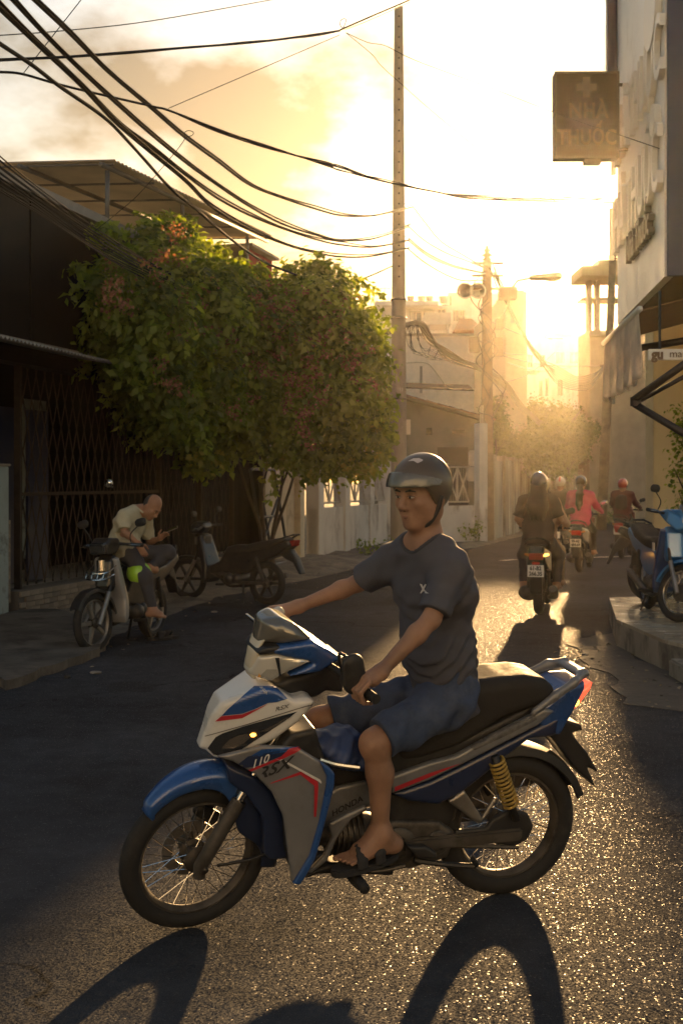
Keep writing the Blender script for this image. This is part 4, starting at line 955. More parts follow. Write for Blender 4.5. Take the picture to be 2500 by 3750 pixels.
cable(Z2([(20, 150), (140, 250), (180, 300), (290, 400), (450, 540), (690, 735), (820, 810), (970, 918), (1060, 985)]), 13.5, 17, .004, 'thin drooping wire falling from the cable splice behind the pole', None)
cable([(305, -10), (88, 267)], 9.3, 9.6, .004, 'thin steep stay wire at the top left corner', None)
cable([(678, 508), (640, 560), (512, 708), (430, 780), (350, 845)], 12, 13, .004, 'thin wire dropping from a heavy cable to the terrace', None)
cable([(680, 505), (676, 487), (690, 478), (708, 484), (704, 495), (682, 503)], 12, 12, .004, 'small wire loop twisted round a heavy cable', None)
cable([(1256, 106), (1245, 90), (1250, 72), (1266, 70), (1262, 90), (1252, 108)], 13.4, 13.4, .005, 'small wire loop at the cable splice', None)
for k in range(12):           # dark bundle in front of the sheet-metal front
    o_ = (k - 6) * 9 + random.uniform(-5, 5); o2 = (k - 6) * 6 + random.uniform(-8, 8)
    cable([(-60, 585 + o_ * 1.3), (0, 640 + o_ * 1.3), (130, 730 + o_), (300, 850 + o_ * .9 + 6 * math.sin(k)), (430, 930 + o_ * .8), (560, 1000 + o2), (680, 1060 + o2)], 10.5, 15.5, .0075, 'black cable in the thick bundle slung along the dark shophouse front', 'cable bundle along the shophouse')
for k, pts in enumerate(([(1512, 757), (1560, 820), (1615, 885), (1700, 937), (1780, 985)], [(1496, 830), (1560, 885), (1640, 930), (1700, 952), (1780, 985)], [(1496, 872), (1560, 925), (1640, 965), (1710, 985), (1775, 1000)], [(1496, 882), (1570, 940), (1650, 975), (1720, 992), (1775, 1002)], [(1494, 912), (1560, 965), (1640, 1010), (1700, 1028), (1775, 1025)])):
    cable(pts, 26, 31.3, .018, 'heavy power cable slung between the two utility poles', 'power cables between the poles', M_cab2)
for k in range(16):           # thick telephone bundle between the poles
    j = lambda s: random.uniform(-s, s)
    cable([(1372 + j(6), 1228 + j(18)), (1440, 1208 + j(10)), (1530 + j(10), 1182 + j(8)), (1575 + j(14), 1235 + j(26)), (1640 + j(10), 1300 + j(18)), (1760 + j(8), 1352 + j(12)), (1850 + j(8), 1408 + j(14)), (1905 + j(8), 1485 + j(12)), (1980, 1550 + j(12)), (2060, 1590 + j(12))], 25.6, 43, .018, 'cable in the thick tangled telephone bundle drooping past the second pole', 'tangled telephone bundle', M_cab2)
for k in range(10):
    j = lambda s: random.uniform(-s, s); u0 = 1520 + j(40)
    cable([(u0, 1190), (u0 + j(20), 1230 + j(20)), (u0 + 20 + j(30), 1275 + j(15)), (u0 + 50 + j(30), 1300 + j(20)), (u0 + 120 + j(30), 1310 + j(12))], 25.8, 28, .008, 'loose coiled wire hanging out of the telephone bundle', 'loose wires at the concrete pole', M_cab2)
for k in range(9):
    j = lambda s: random.uniform(-s, s)
    cable([(1800 + j(12), 985 + j(20)), (1835 + j(10), 1060 + j(15)), (1865 + j(6), 1130), (1920, 1235 + j(14)), (1975, 1310 + 12 * math.sin(k)), (2040, 1372 + 8 * k - 30), (2110, 1405 + 6 * k - 25), (2165, 1395 + 6 * k - 25), (2215, 1335 + j(10))], 31.2, 37.6, .016, 'sunlit cable festooned from the second pole to the leaning pole', 'cables festooned to the leaning pole', M_cab2)
for k in range(14):
    j = lambda s: random.uniform(-s, s); u0 = 1782 + j(25); v0 = 1000 + 50 * k * .7
    cable([(u0, v0), (u0 + j(45), v0 + 40 + j(20)), (u0 + j(50), v0 + 90 + j(20)), (1785 + j(18), v0 + 150)], 31.1, 31.1, .012, 'tangled wire looped round the second utility pole', 'wires tangled on the second pole', M_cab2)
for k, (a_, b_) in enumerate((((1740, 1240), (1940, 1300)), ((1850, 1400), (2030, 1290)), ((1790, 1290), (2200, 1340)), ((1860, 1330), (2090, 1345)), ((1800, 1180), (2060, 1240)))):
    cable([a_, ((a_[0] + b_[0]) / 2, (a_[1] + b_[1]) / 2 + 22), b_], 32, 40, .012, 'thin slack wire crossing in front of the far houses', 'thin wires before the far houses', M_cab2)
cable([(1480, 1330), (1560, 1330), (1600, 1370), (1640, 1420), (1690, 1425)], 26, 27, .012, 'sunlit loose cable end hanging beyond the concrete pole', None, mat('sun_painted_cable', (.4, .33, .22), .5))  # pale sheath colour stands in for sun on the cable

# ---------------------------------------------------------------- foliage
def leaf_mat(name, c_lo, c_hi, tr, fac=.42, rough=.5):
    m = bpy.data.materials.new(name); m.use_nodes = True; t = m.node_tree; N = t.nodes; L = t.links; b = N['Principled BSDF']; out = N['Material Output']
    at = N.new('ShaderNodeAttribute'); at.attribute_name = 'leaf'; 
    mx = N.new('ShaderNodeMix'); mx.data_type = 'RGBA'; mx.inputs[6].default_value = tuple(c_lo) + (1,); mx.inputs[7].default_value = tuple(c_hi) + (1,); L.new(at.outputs['Fac'], mx.inputs[0])
    L.new(mx.outputs[2], b.inputs['Base Color']); b.inputs['Roughness'].default_value = rough
    m2 = N.new('ShaderNodeMix'); m2.data_type = 'RGBA'; m2.blend_type = 'MULTIPLY'; m2.inputs[0].default_value = 1; m2.inputs[7].default_value = tuple(tr) + (1,); L.new(mx.outputs[2], m2.inputs[6])
    tn = N.new('ShaderNodeBsdfTranslucent'); L.new(m2.outputs[2], tn.inputs[0]); ms = N.new('ShaderNodeMixShader'); ms.inputs[0].default_value = fac
    L.new(b.outputs[0], ms.inputs[1]); L.new(tn.outputs[0], ms.inputs[2]); L.new(ms.outputs[0], out.inputs[0]); return m
M_leaf = leaf_mat('creeper_leaf', (.060, .095, .017), (.19, .24, .04), (2.2, 2.1, .55), .55)
M_leaf2 = leaf_mat('far_leaf', (.045, .065, .016), (.085, .11, .024), (2.2, 1.9, .6))
M_flow = leaf_mat('creeper_flower', (.20, .085, .040), (.36, .20, .10), (1.5, 1.2, .8), .4)
M_bark = mat('bark', (.06, .045, .032), .9, var=.3, vs=8, bump=.6, bs=30)
def leaves(name, P, Nrm, size, m, parent=None, sv=.35, fold=.22, asp=.62, tint=None):
    """one leaf (four triangles, folded along its midrib) at each point P, facing about Nrm"""
    n = len(P); Nr = Nrm / np.maximum(np.linalg.norm(Nrm, axis=1), 1e-6)[:, None]
    a = RNG.normal(size=(n, 3)); a[:, 2] -= .7; T = a - (a * Nr).sum(1)[:, None] * Nr; T /= np.maximum(np.linalg.norm(T, axis=1), 1e-6)[:, None]; B = np.cross(Nr, T)
    s = size * (1 + sv * RNG.uniform(-1, 1, n))[:, None]
    V = np.stack([P, P + T * s * .45 + B * s * asp * .5 + Nr * s * fold * .5, P + T * s, P + T * s * .45 - B * s * asp * .5 + Nr * s * fold * .5, P + T * s * .5], 1).reshape(-1, 3)
    b = (np.arange(n) * 5)[:, None]; F = np.concatenate([b + np.array([[0, 4, 1]]), b + np.array([[1, 4, 2]]), b + np.array([[2, 4, 3]]), b + np.array([[3, 4, 0]])], 1).reshape(-1, 3)
    o = np_mesh(name, V, F, m, parent, False)
    at = o.data.attributes.new('leaf', 'FLOAT', 'POINT'); tv = RNG.uniform(0, 1, n) if tint is None else tint
    at.data.foreach_set('value', np.repeat(tv, 5).astype(np.float32)); return o
def in_poly(x, y, poly):
    c = False
    for i in range(len(poly)):
        (x1, y1), (x2, y2) = poly[i - 1], poly[i]
        if (y1 > y) != (y2 > y) and x < (x2 - x1) * (y - y1) / (y2 - y1) + x1: c = not c
    return c
def clumps(centers, radii, per, up=.35):
    P = []; Nn = []
    for c, r in zip(centers, radii):
        n = int(per * (r / .3) ** 2); d = RNG.normal(size=(n, 3)); d /= np.linalg.norm(d, axis=1)[:, None]; d[:, 2] = d[:, 2] * .8 + .1
        rad = r * (RNG.uniform(0, 1, n) ** .33)[:, None] * (1 + .25 * RNG.normal(size=(n, 1)))
        P.append(np.array(c) + d * rad); q = d + RNG.normal(size=(n, 3)) * .55; q[:, 2] += up; Nn.append(q)
    return np.concatenate(P), np.concatenate(Nn)
cr = empty('flowering_creeper', O_ + D_ * S_of(975), 0, 'huge flowering creeper with pink blooms smothering the shophouse corner', 'creeper')
crown_px = [(365, 1000), (410, 960), (470, 985), (520, 920), (545, 850), (600, 822), (650, 830), (665, 890), (740, 905), (800, 950), (870, 985), (960, 1030), (1030, 1050), (1080, 1000), (1150, 985), (1210, 1020), (1265, 1080), (1320, 1130), (1340, 1190), (1375, 1230), (1398, 1330), (1385, 1420), (1400, 1520), (1415, 1590), (1390, 1660), (1345, 1715), (1290, 1720), (1230, 1690), (1150, 1735), (1060, 1690), (985, 1670), (920, 1640), (850, 1600), (790, 1680), (740, 1720), (700, 1640), (620, 1600), (540, 1590), (500, 1520), (470, 1420), (420, 1360), (385, 1290), (372, 1190), (375, 1100)]
def depth_at(u, t):
    y = (ML @ Vector((S_of(u, t), t, 0))).y
    return y if u < 850 else min(y, 18.0 + (u - 850) / 550 * 1.6 + t * .9)
def creeper():
    lob = []; tries = 0
    while len(lob) < 110 and tries < 60000:
        tries += 1; u, v = random.uniform(335, 1412), random.uniform(825, 1780)
        if not in_poly(u, v, crown_px): continue
        edge = min(math.dist((u, v), q) for q in crown_px)
        if edge < 38 or any(math.dist((u, v), (q[0], q[1])) < 58 for q in lob): continue
        lob.append((u, v, edge))
    PP = []; NN = []; TT = []
    def lobe(c, r, n, tn):
        d = RNG.normal(size=(n, 3)); d /= np.linalg.norm(d, axis=1)[:, None]; d = d[(d[:, 1] < .45)]
        m = len(d); rad = np.where(RNG.uniform(0, 1, m) < .72, RNG.uniform(.7, 1.15, m), RNG.uniform(.2, .8, m))[:, None] * r * (1 + .28 * np.sin(d[:, :1] * 7 + tn * 20) * np.sin(d[:, 2:3] * 6 + tn * 31))
        PP.append(np.array(c) + d * rad * np.array([1, .9, .85])); q = d + RNG.normal(size=(m, 3)) * .5; q[:, 2] += .45; NN.append(q); TT.append(np.clip(tn + RNG.uniform(-.3, .3, m), 0, 1))
    for u, v, edge in lob:
        t = -.15 - random.uniform(.25, 1.1) * min(1, edge / 170 + .3); r = random.uniform(.36, .56) * min(1, .42 + edge / 220)
        p = W(u, v, depth_at(u, t))
        if p.z - r < 1.15: p.z = 1.15 + r * .8
        lobe(p, r, int(560 * (r / .45) ** 2), random.uniform(.1, .9))
    for (u, v) in crown_px:
        for k in range(3): lobe(W(u + random.uniform(-26, 26), v + random.uniform(-26, 26), depth_at(u, -.4 + .3 * k)), random.uniform(.1, .22), 60, random.uniform(.3, 1))
    for k in range(120):                                     # deep inner growth that closes the mass, tinted dark as shaded gaps
        u, v = random.uniform(380, 1360), random.uniform(900, 1640)
        if in_poly(u, v, crown_px): lobe(W(u, v, depth_at(u, -.05)), .42, 120, .1)
    for (u, v) in ((395, 850), (380, 840), (360, 865), (430, 880), (1080, 1000), (1200, 985), (1170, 960), (1330, 1075)): lobe(W(u, v, depth_at(u, -.3)), .16, 50, .8)
    for k in range(110):                                     # shoots that break the outline
        u, v, edge = random.choice(lob); p = W(u, v, depth_at(u, -.6)); dr = Vector((random.gauss(0, 1), random.uniform(-1.2, .1), random.gauss(.2, .9))).normalized(); n = random.randint(7, 13)
        for q in range(n): lobe(p + dr * (.36 + .04 * q) + Vector((0, 0, -.004 * q * q)), .06, 7, .75)
    P, Nn, Tt = np.concatenate(PP), np.concatenate(NN), np.concatenate(TT)
    o0 = np.array(cr.location); leaves('crown', P - o0, Nn, .125, M_leaf, cr, tint=Tt)
    # blooms in drifts
    F_ = []
    for (u, v) in crown_px: pass
    drifts = [(1050, 1250), (1080, 1400), (1110, 1480), (1000, 1180), (960, 1120), (820, 1190), (640, 890), (560, 960), (430, 1090), (420, 1000), (1000, 1330), (1150, 1330), (900, 1330), (1200, 1200), (700, 1090), (760, 1240), (600, 1390), (650, 1180), (1340, 1420), (1260, 1330), (760, 1000), (1100, 1560), (900, 1480), (1060, 1120), (1250, 1150)]
    for (u, v) in drifts:
        for k in range(8 if u > 900 else 5):
            uu, vv = u + random.gauss(0, 34), v + random.gauss(0, 42); t = -1.0 if in_poly(uu, vv - 60, crown_px) else -.6; t -= random.uniform(.1, .3)
            F_.append(tuple(W(uu, vv, depth_at(uu, t) - .38)))
    P, Nn = clumps(F_, [random.uniform(.08, .15) for _ in F_], 150, .2)
    leaves('blossom', P - o0, Nn, .042, M_flow, cr, asp=.9)
    # hanging sprays and bright leaves painted as backlit at the lower right edge
    H_ = []
    for (u, v, n) in ((1380, 1560, 10), (1360, 1640, 12), (1350, 1700, 12), (1345, 1750, 8), (1395, 1500, 6), (1300, 1690, 7), (1010, 1590, 5), (1030, 1640, 3), (970, 1730, 4), (1130, 1770, 5), (800, 1640, 6), (730, 1700, 6), (1240, 1740, 5)):
        for k in range(n):
            H_.append(np.array(W(u + random.uniform(-16, 16), v + random.uniform(-40, 40), depth_at(u, -.9))))
    P = np.array(H_); leaves('backlit_leaves', np.repeat(P - o0, 3, 0) + RNG.normal(size=(len(P) * 3, 3)) * .05, RNG.normal(size=(len(P) * 3, 3)) + np.array([.3, -1, .3]), .10, leaf_mat('backlit_leaf', (.16, .18, .02), (.26, .26, .03), (2.2, 1.9, .6)), cr)
    tb = MB(); b0 = ML @ Vector((S_of(975, -.3), -.3, .05))
    for k, (du, top, rr) in enumerate(((0, W(960, 1500, b0.y - .3), .06), (.12, W(1060, 1480, b0.y + .4), .045), (-.1, W(800, 1450, b0.y - 1.8), .04), (.05, W(1150, 1400, b0.y + .9), .04))):
        p0 = b0 + Vector((du, 0, 0)); mid = p0.lerp(top, .4) + Vector((random.uniform(-.12, .12), -.05, .25))
        tb.tube(smooth_path([p0, p0 + Vector((.04 * k - .05, 0, .55)), mid, top], 5), [rr * (1 - .6 * i / 15) for i in range(16)], 8)
        for j in range(3):
            q = mid.lerp(top, .3 * j); tb.tube([q, q + Vector((random.uniform(-.8, .8), random.uniform(-.6, .2), random.uniform(.3, .9)))], [rr * .5, .01], 6)
    tb.v = [(x - cr.location.x, y - cr.location.y, z) for x, y, z in tb.v]; tb.build('trunk', M_bark, cr, True)
creeper()
def shrub_tree(name, label, cat, cs, rs, per, size, m, trunk=None, group=None):
    e = empty(name, (cs[0][0], cs[0][1], 0), 0, label, cat, group); P, Nn = clumps([(c[0] - cs[0][0], c[1] - cs[0][1], c[2]) for c in cs], rs, per); leaves('crown', P, Nn, size, m, e)
    if trunk:
        b0, top, r = trunk; b0 = Vector(b0) - e.location; top = Vector(top) - e.location
        tb = MB(); tb.tube([b0, b0.lerp(top, .5) + Vector((.1, 0, 0)), top], [r, r * .75, r * .45], 10)
        for k in range(6): q = b0.lerp(top, .5 + .08 * k); tb.tube([q, q + Vector((random.uniform(-8, 8), random.uniform(-5, 5), random.uniform(3, 9))) * r], [r * .4, r * .1], 6)
        tb.build('trunk', M_bark, e, True)
    return e
def px_cluster(poly, Y0, Y1, n, r0, r1):
    us = [p[0] for p in poly]; vs_ = [p[1] for p in poly]; C = []; R_ = []
    while len(C) < n:
        u, v = random.uniform(min(us), max(us)), random.uniform(min(vs_), max(vs_))
        if in_poly(u, v, poly): C.append(tuple(W(u, v, random.uniform(Y0, Y1)))); R_.append(random.uniform(r0, r1))
    return C, R_
c_, r_ = px_cluster([(1810, 1560), (1870, 1600), (1960, 1570), (2070, 1540), (2080, 1740), (1960, 1720), (1840, 1700), (1815, 1650)], 36, 41, 85, .28, .5)
shrub_tree('hanging_creeper', 'dry brown-green creeper hanging over the streaked wall beyond the second pole', 'creeper', c_, r_, 110, .09, M_leaf2, (G(1950, 1945), W(1950, 1640, 39), .08))
c_, r_ = px_cluster([(1900, 1560), (1960, 1490), (2050, 1500), (2130, 1520), (2180, 1580), (2120, 1680), (1990, 1660), (1920, 1620)], 42, 46, 80, .3, .55)
shrub_tree('street_tree', 'sunlit yellow-green tree leaning over the street wall under the sun', 'tree', c_, r_, 100, .12, M_leaf2, (G(2080, 1915), W(2050, 1560, 44), .14))
c_, r_ = px_cluster([(2090, 1580), (2180, 1500), (2260, 1450), (2310, 1500), (2330, 1620), (2260, 1680), (2150, 1720), (2080, 1700)], 47, 52, 90, .4, .75)
shrub_tree('street_tree', 'olive tree with a reddish trunk beside the short white wall', 'tree', c_, r_, 100, .12, M_leaf2, (G(2163, 1899), W(2170, 1560, 49), .20))
c_, r_ = px_cluster([(2270, 1590), (2340, 1560), (2395, 1590), (2390, 1700), (2330, 1690)], 54, 58, 40, .35, .6)
shrub_tree('street_tree', 'small dark tree in front of the shuttered house', 'tree', c_, r_, 100, .12, M_leaf2, (G(2375, 1885), W(2360, 1640, 56), .12))
c_, r_ = px_cluster([(1770, 1480), (1830, 1470), (1860, 1560), (1800, 1590)], 33, 35, 25, .2, .35)
shrub_tree('garden_shrub', 'green shrub showing behind the second pole over the garden wall', 'shrub', c_, r_, 60, .11, M_leaf2, (G(1810, 1960), W(1810, 1560, 34), .05))
c_ = [tuple(G(1710, 1985) + Vector((random.uniform(-.3, .3), random.uniform(-.3, .1), random.uniform(.1, .5)))) for _ in range(14)]
shrub_tree('weed_clump', 'green weed clump at the foot of the second pole', 'weed', c_, [.16] * 14, 60, .08, M_leaf)
c_ = [tuple(G(1385, 2035) + Vector((random.uniform(-.4, .4), random.uniform(-.3, .2), random.uniform(.05, .3)))) for _ in range(14)]
shrub_tree('weed_clump', 'low green weeds at the foot of the garden wall behind the rider', 'weed', c_, [.15] * 14, 60, .08, M_leaf)
c_ = [tuple(G(2235, 1930) + Vector((random.uniform(-.5, .5), random.uniform(-.3, .3), random.uniform(.1, .55)))) for _ in range(16)]
shrub_tree('weed_clump', 'green bush below the short white wall beside the pink rider', 'weed', c_, [.22] * 16, 50, .11, M_leaf2)
c_ = [(W(2500, 1500 + 12 * i, 14.0).x + random.uniform(-.10, .12), 14.0 + random.uniform(-.1, .1), W(2500, 1500 + 12 * i, 14).z) for i in range(34)]
shrub_tree('conifer', 'dark slender conifer standing at the right edge beside the pillar', 'shrub', c_, [.13] * 34, 90, .06, M_leaf, (Vector((W(2500, 1500, 14.0).x, 14, 0)), W(2500, 1550, 14), .03))
c_ = [tuple(W(430 + 8 * i, 850 + 6 * i, 14.3)) for i in range(4)]

# ---- dry leaves and scraps swept to the verge: too small and many to tell apart
lp = []; 
for k in range(170):
    i_ = random.randrange(3, 8); a_, b_ = left_edge[i_], left_edge[i_ + 1]; t_ = random.random(); lp.append((a_[0] + (b_[0] - a_[0]) * t_ + random.gauss(-.15, .45), a_[1] + (b_[1] - a_[1]) * t_ + random.gauss(0, .3), .03 + random.uniform(0, .012)))
for k in range(60): lp.append((random.uniform(1.9, 2.75), random.uniform(8.2, 11.5), .012))
ltr = leaves('litter', np.array(lp), RNG.normal(size=(len(lp), 3)) * .25 + np.array([0, 0, 1]), .05, leaf_mat('dry_leaf', (.10, .07, .035), (.32, .26, .17), (1, .8, .5), .15)); tag(ltr, 'dry leaves and scraps scattered along the road edges', 'litter', kind='stuff')
# ---------------------------------------------------------------- air
hz = MB(); hz.box((-60, -32, -1.2), (60, 125, 22)); hzo = hz.build('haze', None); tag(hzo, 'thin golden dusty air filling the street', 'haze', kind='stuff')
hm = bpy.data.materials.new('dusty_air'); hm.use_nodes = True; ht = hm.node_tree; ht.nodes.clear()
pv = ht.nodes.new('ShaderNodeVolumePrincipled'); pv.inputs['Color'].default_value = (1, .93, .80, 1); pv.inputs['Density'].default_value = .00038; pv.inputs['Anisotropy'].default_value = .90
ho = ht.nodes.new('ShaderNodeOutputMaterial'); ht.links.new(pv.outputs[0], ho.inputs['Volume']); hzo.data.materials.append(hm)
# ================================================================== HERO MOTORBIKE
class Fr:
    """a leaning bike frame: x forward, y left, z up; J reads a picture point onto the plane y of that frame"""
    def __init__(s, M): s.M = M; s.I = M.inverted(); s.eye = s.I @ Vector((0, 0, CH)); s.R = s.I.to_3x3()
    def ray(s, u, v): return (s.R @ Vector(((u - CU) / FPX, 1, (HV - v) / FPX))).normalized()
    def J(s, u, v, y): d = s.ray(u, v); return s.eye + d * ((y - s.eye.y) / d.y)
    def out(s, fn, pts, y=0.0):
        r = []
        for p in pts: q = s.J(*fn(p[0], p[1]), p[2] if len(p) > 2 else y); r.append((q.x, q.z))
        return r
def lean_frame(rear, front, lean):
    hd = (front - rear).normalized(); lf = Vector((-hd.y, hd.x, 0)); Zu = Vector((0, 0, 1))
    return basis(rear, hd, lf * math.cos(lean) - Zu * math.sin(lean), Zu * math.cos(lean) + lf * math.sin(lean)), (front - rear).length
RC, FC = G(1833, 3268), G(706, 3396)
MH, WBASE = lean_frame(RC, FC, math.radians(8)); H_ = Fr(MH)
RW, FW = .285, .275
st_a = Vector((-.446, 0, .895)).normalized(); st_p = Vector((WBASE - .03, 0, FW))
def steer_mat(deg): return Matrix.Translation(st_p) @ Matrix.Rotation(math.radians(deg), 4, st_a) @ Matrix.Translation(-st_p)
MST = MH @ steer_mat(11); HS = Fr(MST)
def A(x, y): return (400 + .6696 * x, 2200 + .6696 * y)
def B(x, y): return (1200 + .6696 * x, 2300 + .6696 * y)
def Cc(x, y): return (700 + .4464 * x, 2200 + .4464 * y)

M_pw = mat('pearl_white_paint', (.66, .64, .60), .34, coat=.5, var=.05, vs=6, dirt=(.42, .37, .30), ds=5, dth=(.62, .85))
M_pb = mat('metallic_blue_paint', (.025, .085, .27), .30, .2, coat=.8, var=.08, vs=5)
M_nv = mat('navy_paint', (.015, .025, .065), .35, coat=.4, var=.1)
M_sv = mat('silver_grey_paint', (.20, .20, .205), .42, .3, coat=.3, var=.08, vs=7, dirt=(.135, .125, .11), ds=6, dth=(.5, .75))
M_rd = mat('red_decal', (.42, .02, .03), .4, coat=.3)
M_bk = mat('black_moulded_plastic', (.020, .020, .021), .5, var=.2, vs=20, dirt=(.06, .052, .044), ds=8, dth=(.58, .8))
M_rub = mat('tyre_rubber', (.018, .018, .019), .8, var=.25, vs=16, dirt=(.05, .044, .037), ds=10, dth=(.55, .75))
M_alu = mat('cast_alloy', (.30, .28, .255), .45, .85, var=.2, vs=10)
M_dal = mat('grimy_alloy', (.10, .09, .08), .55, .6, var=.3, vs=14, dirt=(.035, .03, .025), ds=9)
M_chr = mat('chrome', (.62, .60, .57), .15, 1.0)
M_seat = mat('seat_vinyl', (.030, .029, .028), .68, spec=.15, var=.12, vs=25, bump=.15, bs=180)
M_lens = mat('clear_lens', (.55, .53, .48), .08, spec=.8, coat=1.0)
M_smoke = mat('smoked_screen', (.12, .115, .10), .12, coat=1.0, spec=.7)
M_redl = mat('red_lens_lit', (.45, .02, .015), .2, coat=1.0, emit=(1, .10, .04), es=.5)
M_amb = mat('amber_lamp_lit', (.9, .35, .05), .3, emit=(1, .42, .05), es=2.2)
M_yel2 = mat('yellow_spring_paint', (.34, .22, .045), .5, var=.3, vs=30)
M_dkl = mat('dark_lens', (.025, .027, .03), .06, coat=1.0, spec=.8)

def wheel(parent, name, M, R, tw, spokes=36, cast=0, hub=.045, hubw=.06, disc=None, tyre_m=None, rim_m=None, n=56, lip=None):
    """M: wheel frame, z = axle. thing parts: wheel > tyre, rim, spokes, hub, brake_disc"""
    w = bpy.data.objects.new(name, None); COL.objects.link(w); w.parent = parent; w.matrix_local = M; w.empty_display_size = .1
    rr = R - tw * .92; h = tw / 2; prof = []
    for i in range(15):
        t = -2.35 + 4.7 * i / 14; prof.append((R - h + h * math.cos(t) * (1.0 if abs(t) > .5 else 1.0), h * 1.02 * math.sin(t)))
    prof.append((rr, -h * .35)); prof.append((rr, h * .35)); prof = prof[:15] + [(rr + .004, h * .55), (rr + .004, -h * .55)]
    MB().lathe(prof, n, closed_prof=True).build('tyre', tyre_m or M_rub, w, True, auto=True)
    rw = h * .62
    MB().lathe([(rr + .012, -rw), (rr - .004, -rw * 1.05), (rr - .010, -rw * .7), (rr - .016, 0), (rr - .010, rw * .7), (rr - .004, rw * 1.05), (rr + .012, rw), (rr + .004, 0)], n, closed_prof=True).build('rim', rim_m or M_alu, w, True, auto=True)
    if cast:
        for k in range(cast):
            a = 2 * math.pi * k / cast; d = Vector((math.cos(a), math.sin(a), 0)); p = Vector((-math.sin(a), math.cos(a), 0)); mb = MB()
            i_, o_ = hub * .8, rr - .008
            for s in (-1, 1): pass
            mb.hexa([d * i_ - p * .022 - Vector((0, 0, .018)), d * i_ + p * .022 - Vector((0, 0, .018)), d * i_ + p * .022 + Vector((0, 0, .018)), d * i_ - p * .022 + Vector((0, 0, .018)),
                     d * o_ - p * .014 - Vector((0, 0, .011)), d * o_ + p * .014 - Vector((0, 0, .011)), d * o_ + p * .014 + Vector((0, 0, .011)), d * o_ - p * .014 + Vector((0, 0, .011))]); mb.build('spoke', rim_m or M_alu, w, bevel=.004)
    else:
        mb = MB()
        for k in range(spokes):
            a = 2 * math.pi * (k // 2 * 2 + .5) / spokes; sgn = 1 if k % 4 < 2 else -1; off = (1 if k % 2 else -1) * .42; z = hubw * .42 * sgn
            mb.tube([Vector((hub * .95 * math.cos(a + off * 1.5), hub * .95 * math.sin(a + off * 1.5), z)), Vector(((rr - .008) * math.cos(a + off * .12), (rr - .008) * math.sin(a + off * .12), z * .1))], .0017, 4, caps=False)
        mb.build('spokes', M_chr, w)
    MB().lathe([(0, -hubw), (.012, -hubw), (.014, -hubw * .7), (hub * .7, -hubw * .6), (hub, -hubw * .5), (hub, -hubw * .35), (hub * .72, -hubw * .25), (hub * .72, hubw * .25), (hub, hubw * .35), (hub, hubw * .5), (hub * .7, hubw * .6), (.014, hubw * .7), (.012, hubw), (0, hubw)], 24).build('hub', M_dal, w, True, auto=True)
    if disc:
        r_, z_ = disc; mb = MB(); mb.lathe([(r_ * .62, z_ - .002), (r_, z_ - .002), (r_, z_ + .002), (r_ * .62, z_ + .002)], 40, closed_prof=True)
        for k in range(6):
            a = 2 * math.pi * k / 6; mb.tube([(hub * .7 * math.cos(a), hub * .7 * math.sin(a), z_), (r_ * .66 * math.cos(a + .3), r_ * .66 * math.sin(a + .3), z_)], .007, 5)
        for k in range(18):
            a = 2 * math.pi * k / 18; rm = r_ * (.75 + .12 * (k % 2)); mb.lathe([(.007, z_ - .003), (.007, z_ + .003)], 6, Matrix.Translation((rm * math.cos(a), rm * math.sin(a), 0)))
        mb.build('brake_disc', M_alu, w)
    return w
RX = Matrix.Rotation(math.radians(-90), 4, 'X')      # lathe z -> bike y

bike = empty('motorbike', mw=MH, label='blue and white underbone motorbike ridden across the foreground', cat='motorbike')
steer = steer_mat(11)
wheel(bike, 'front_wheel', steer @ Matrix.Translation((WBASE, 0, FW)) @ RX, FW, .072, hub=.05, hubw=.065, disc=(.105, -.055), rim_m=M_dal)
wheel(bike, 'rear_wheel', Matrix.Translation((0, 0, RW)) @ RX, RW, .085, hub=.062, hubw=.075, rim_m=M_dal)
def hp(name, fn, pts, y, yc, w, m, fr=H_, h=.006, r=.012, parent=None, it=1, mirror=False):
    o = panel(name, fr.out(fn, pts, y), yc, w, m, parent or bike, h, r, it)
    if fr is HS: o.matrix_local = steer
    if mirror:
        me = o.data.copy(); co = np.empty(len(me.vertices) * 3, np.float32); me.vertices.foreach_get('co', co); co = co.reshape(-1, 3); co[:, 1] *= -1; me.vertices.foreach_set('co', co.ravel()); me.flip_normals()
        o2 = bpy.data.objects.new(name, me); COL.objects.link(o2); o2.parent = parent or bike; o2.matrix_local = o.matrix_local
    return o
def htube(name, pts, r, m, n=10, fr=None, parent=None, smooth_n=4):
    o = MB().tube(smooth_path(pts, smooth_n) if len(pts) > 2 else pts, r, n).build(name, m, parent or bike, True, auto=True)
    if fr is HS: o.matrix_local = steer
    return o
# ---- front end (turns with the bars)
ax = Vector((WBASE, 0, FW))
for s in (1, -1):
    top = Vector((WBASE - .03, 0, FW)) + st_a * .62 + Vector((0, s * .082, 0)); bot = Vector((WBASE + .012, s * .082, FW + .0)); mid = bot.lerp(top, .42)
    o = MB().tube([bot + Vector((.0, 0, -.035)), bot, mid], [.022, .025, .027], 14).build('fork_slider', M_dal, bike, True, auto=True); o.matrix_local = steer
    o = MB().tube([mid, top], [.016, .016], 12).build('fork_tube', M_chr, bike, True, auto=True); o.matrix_local = steer
o = MB().tube([ax + Vector((0, -.11, 0)), ax + Vector((0, .11, 0))], .011, 10).build('axle', M_dal, bike, True); o.matrix_local = steer
bl = Blob(.01); bl.cap((WBASE - .09, -.055, FW + .10), .028, (WBASE - .03, -.055, FW + .145), .026, flat=(0, 1, 0), fs=.8); o = bl.mesh('brake_caliper', .006, M_bk, bike); o.matrix_local = steer
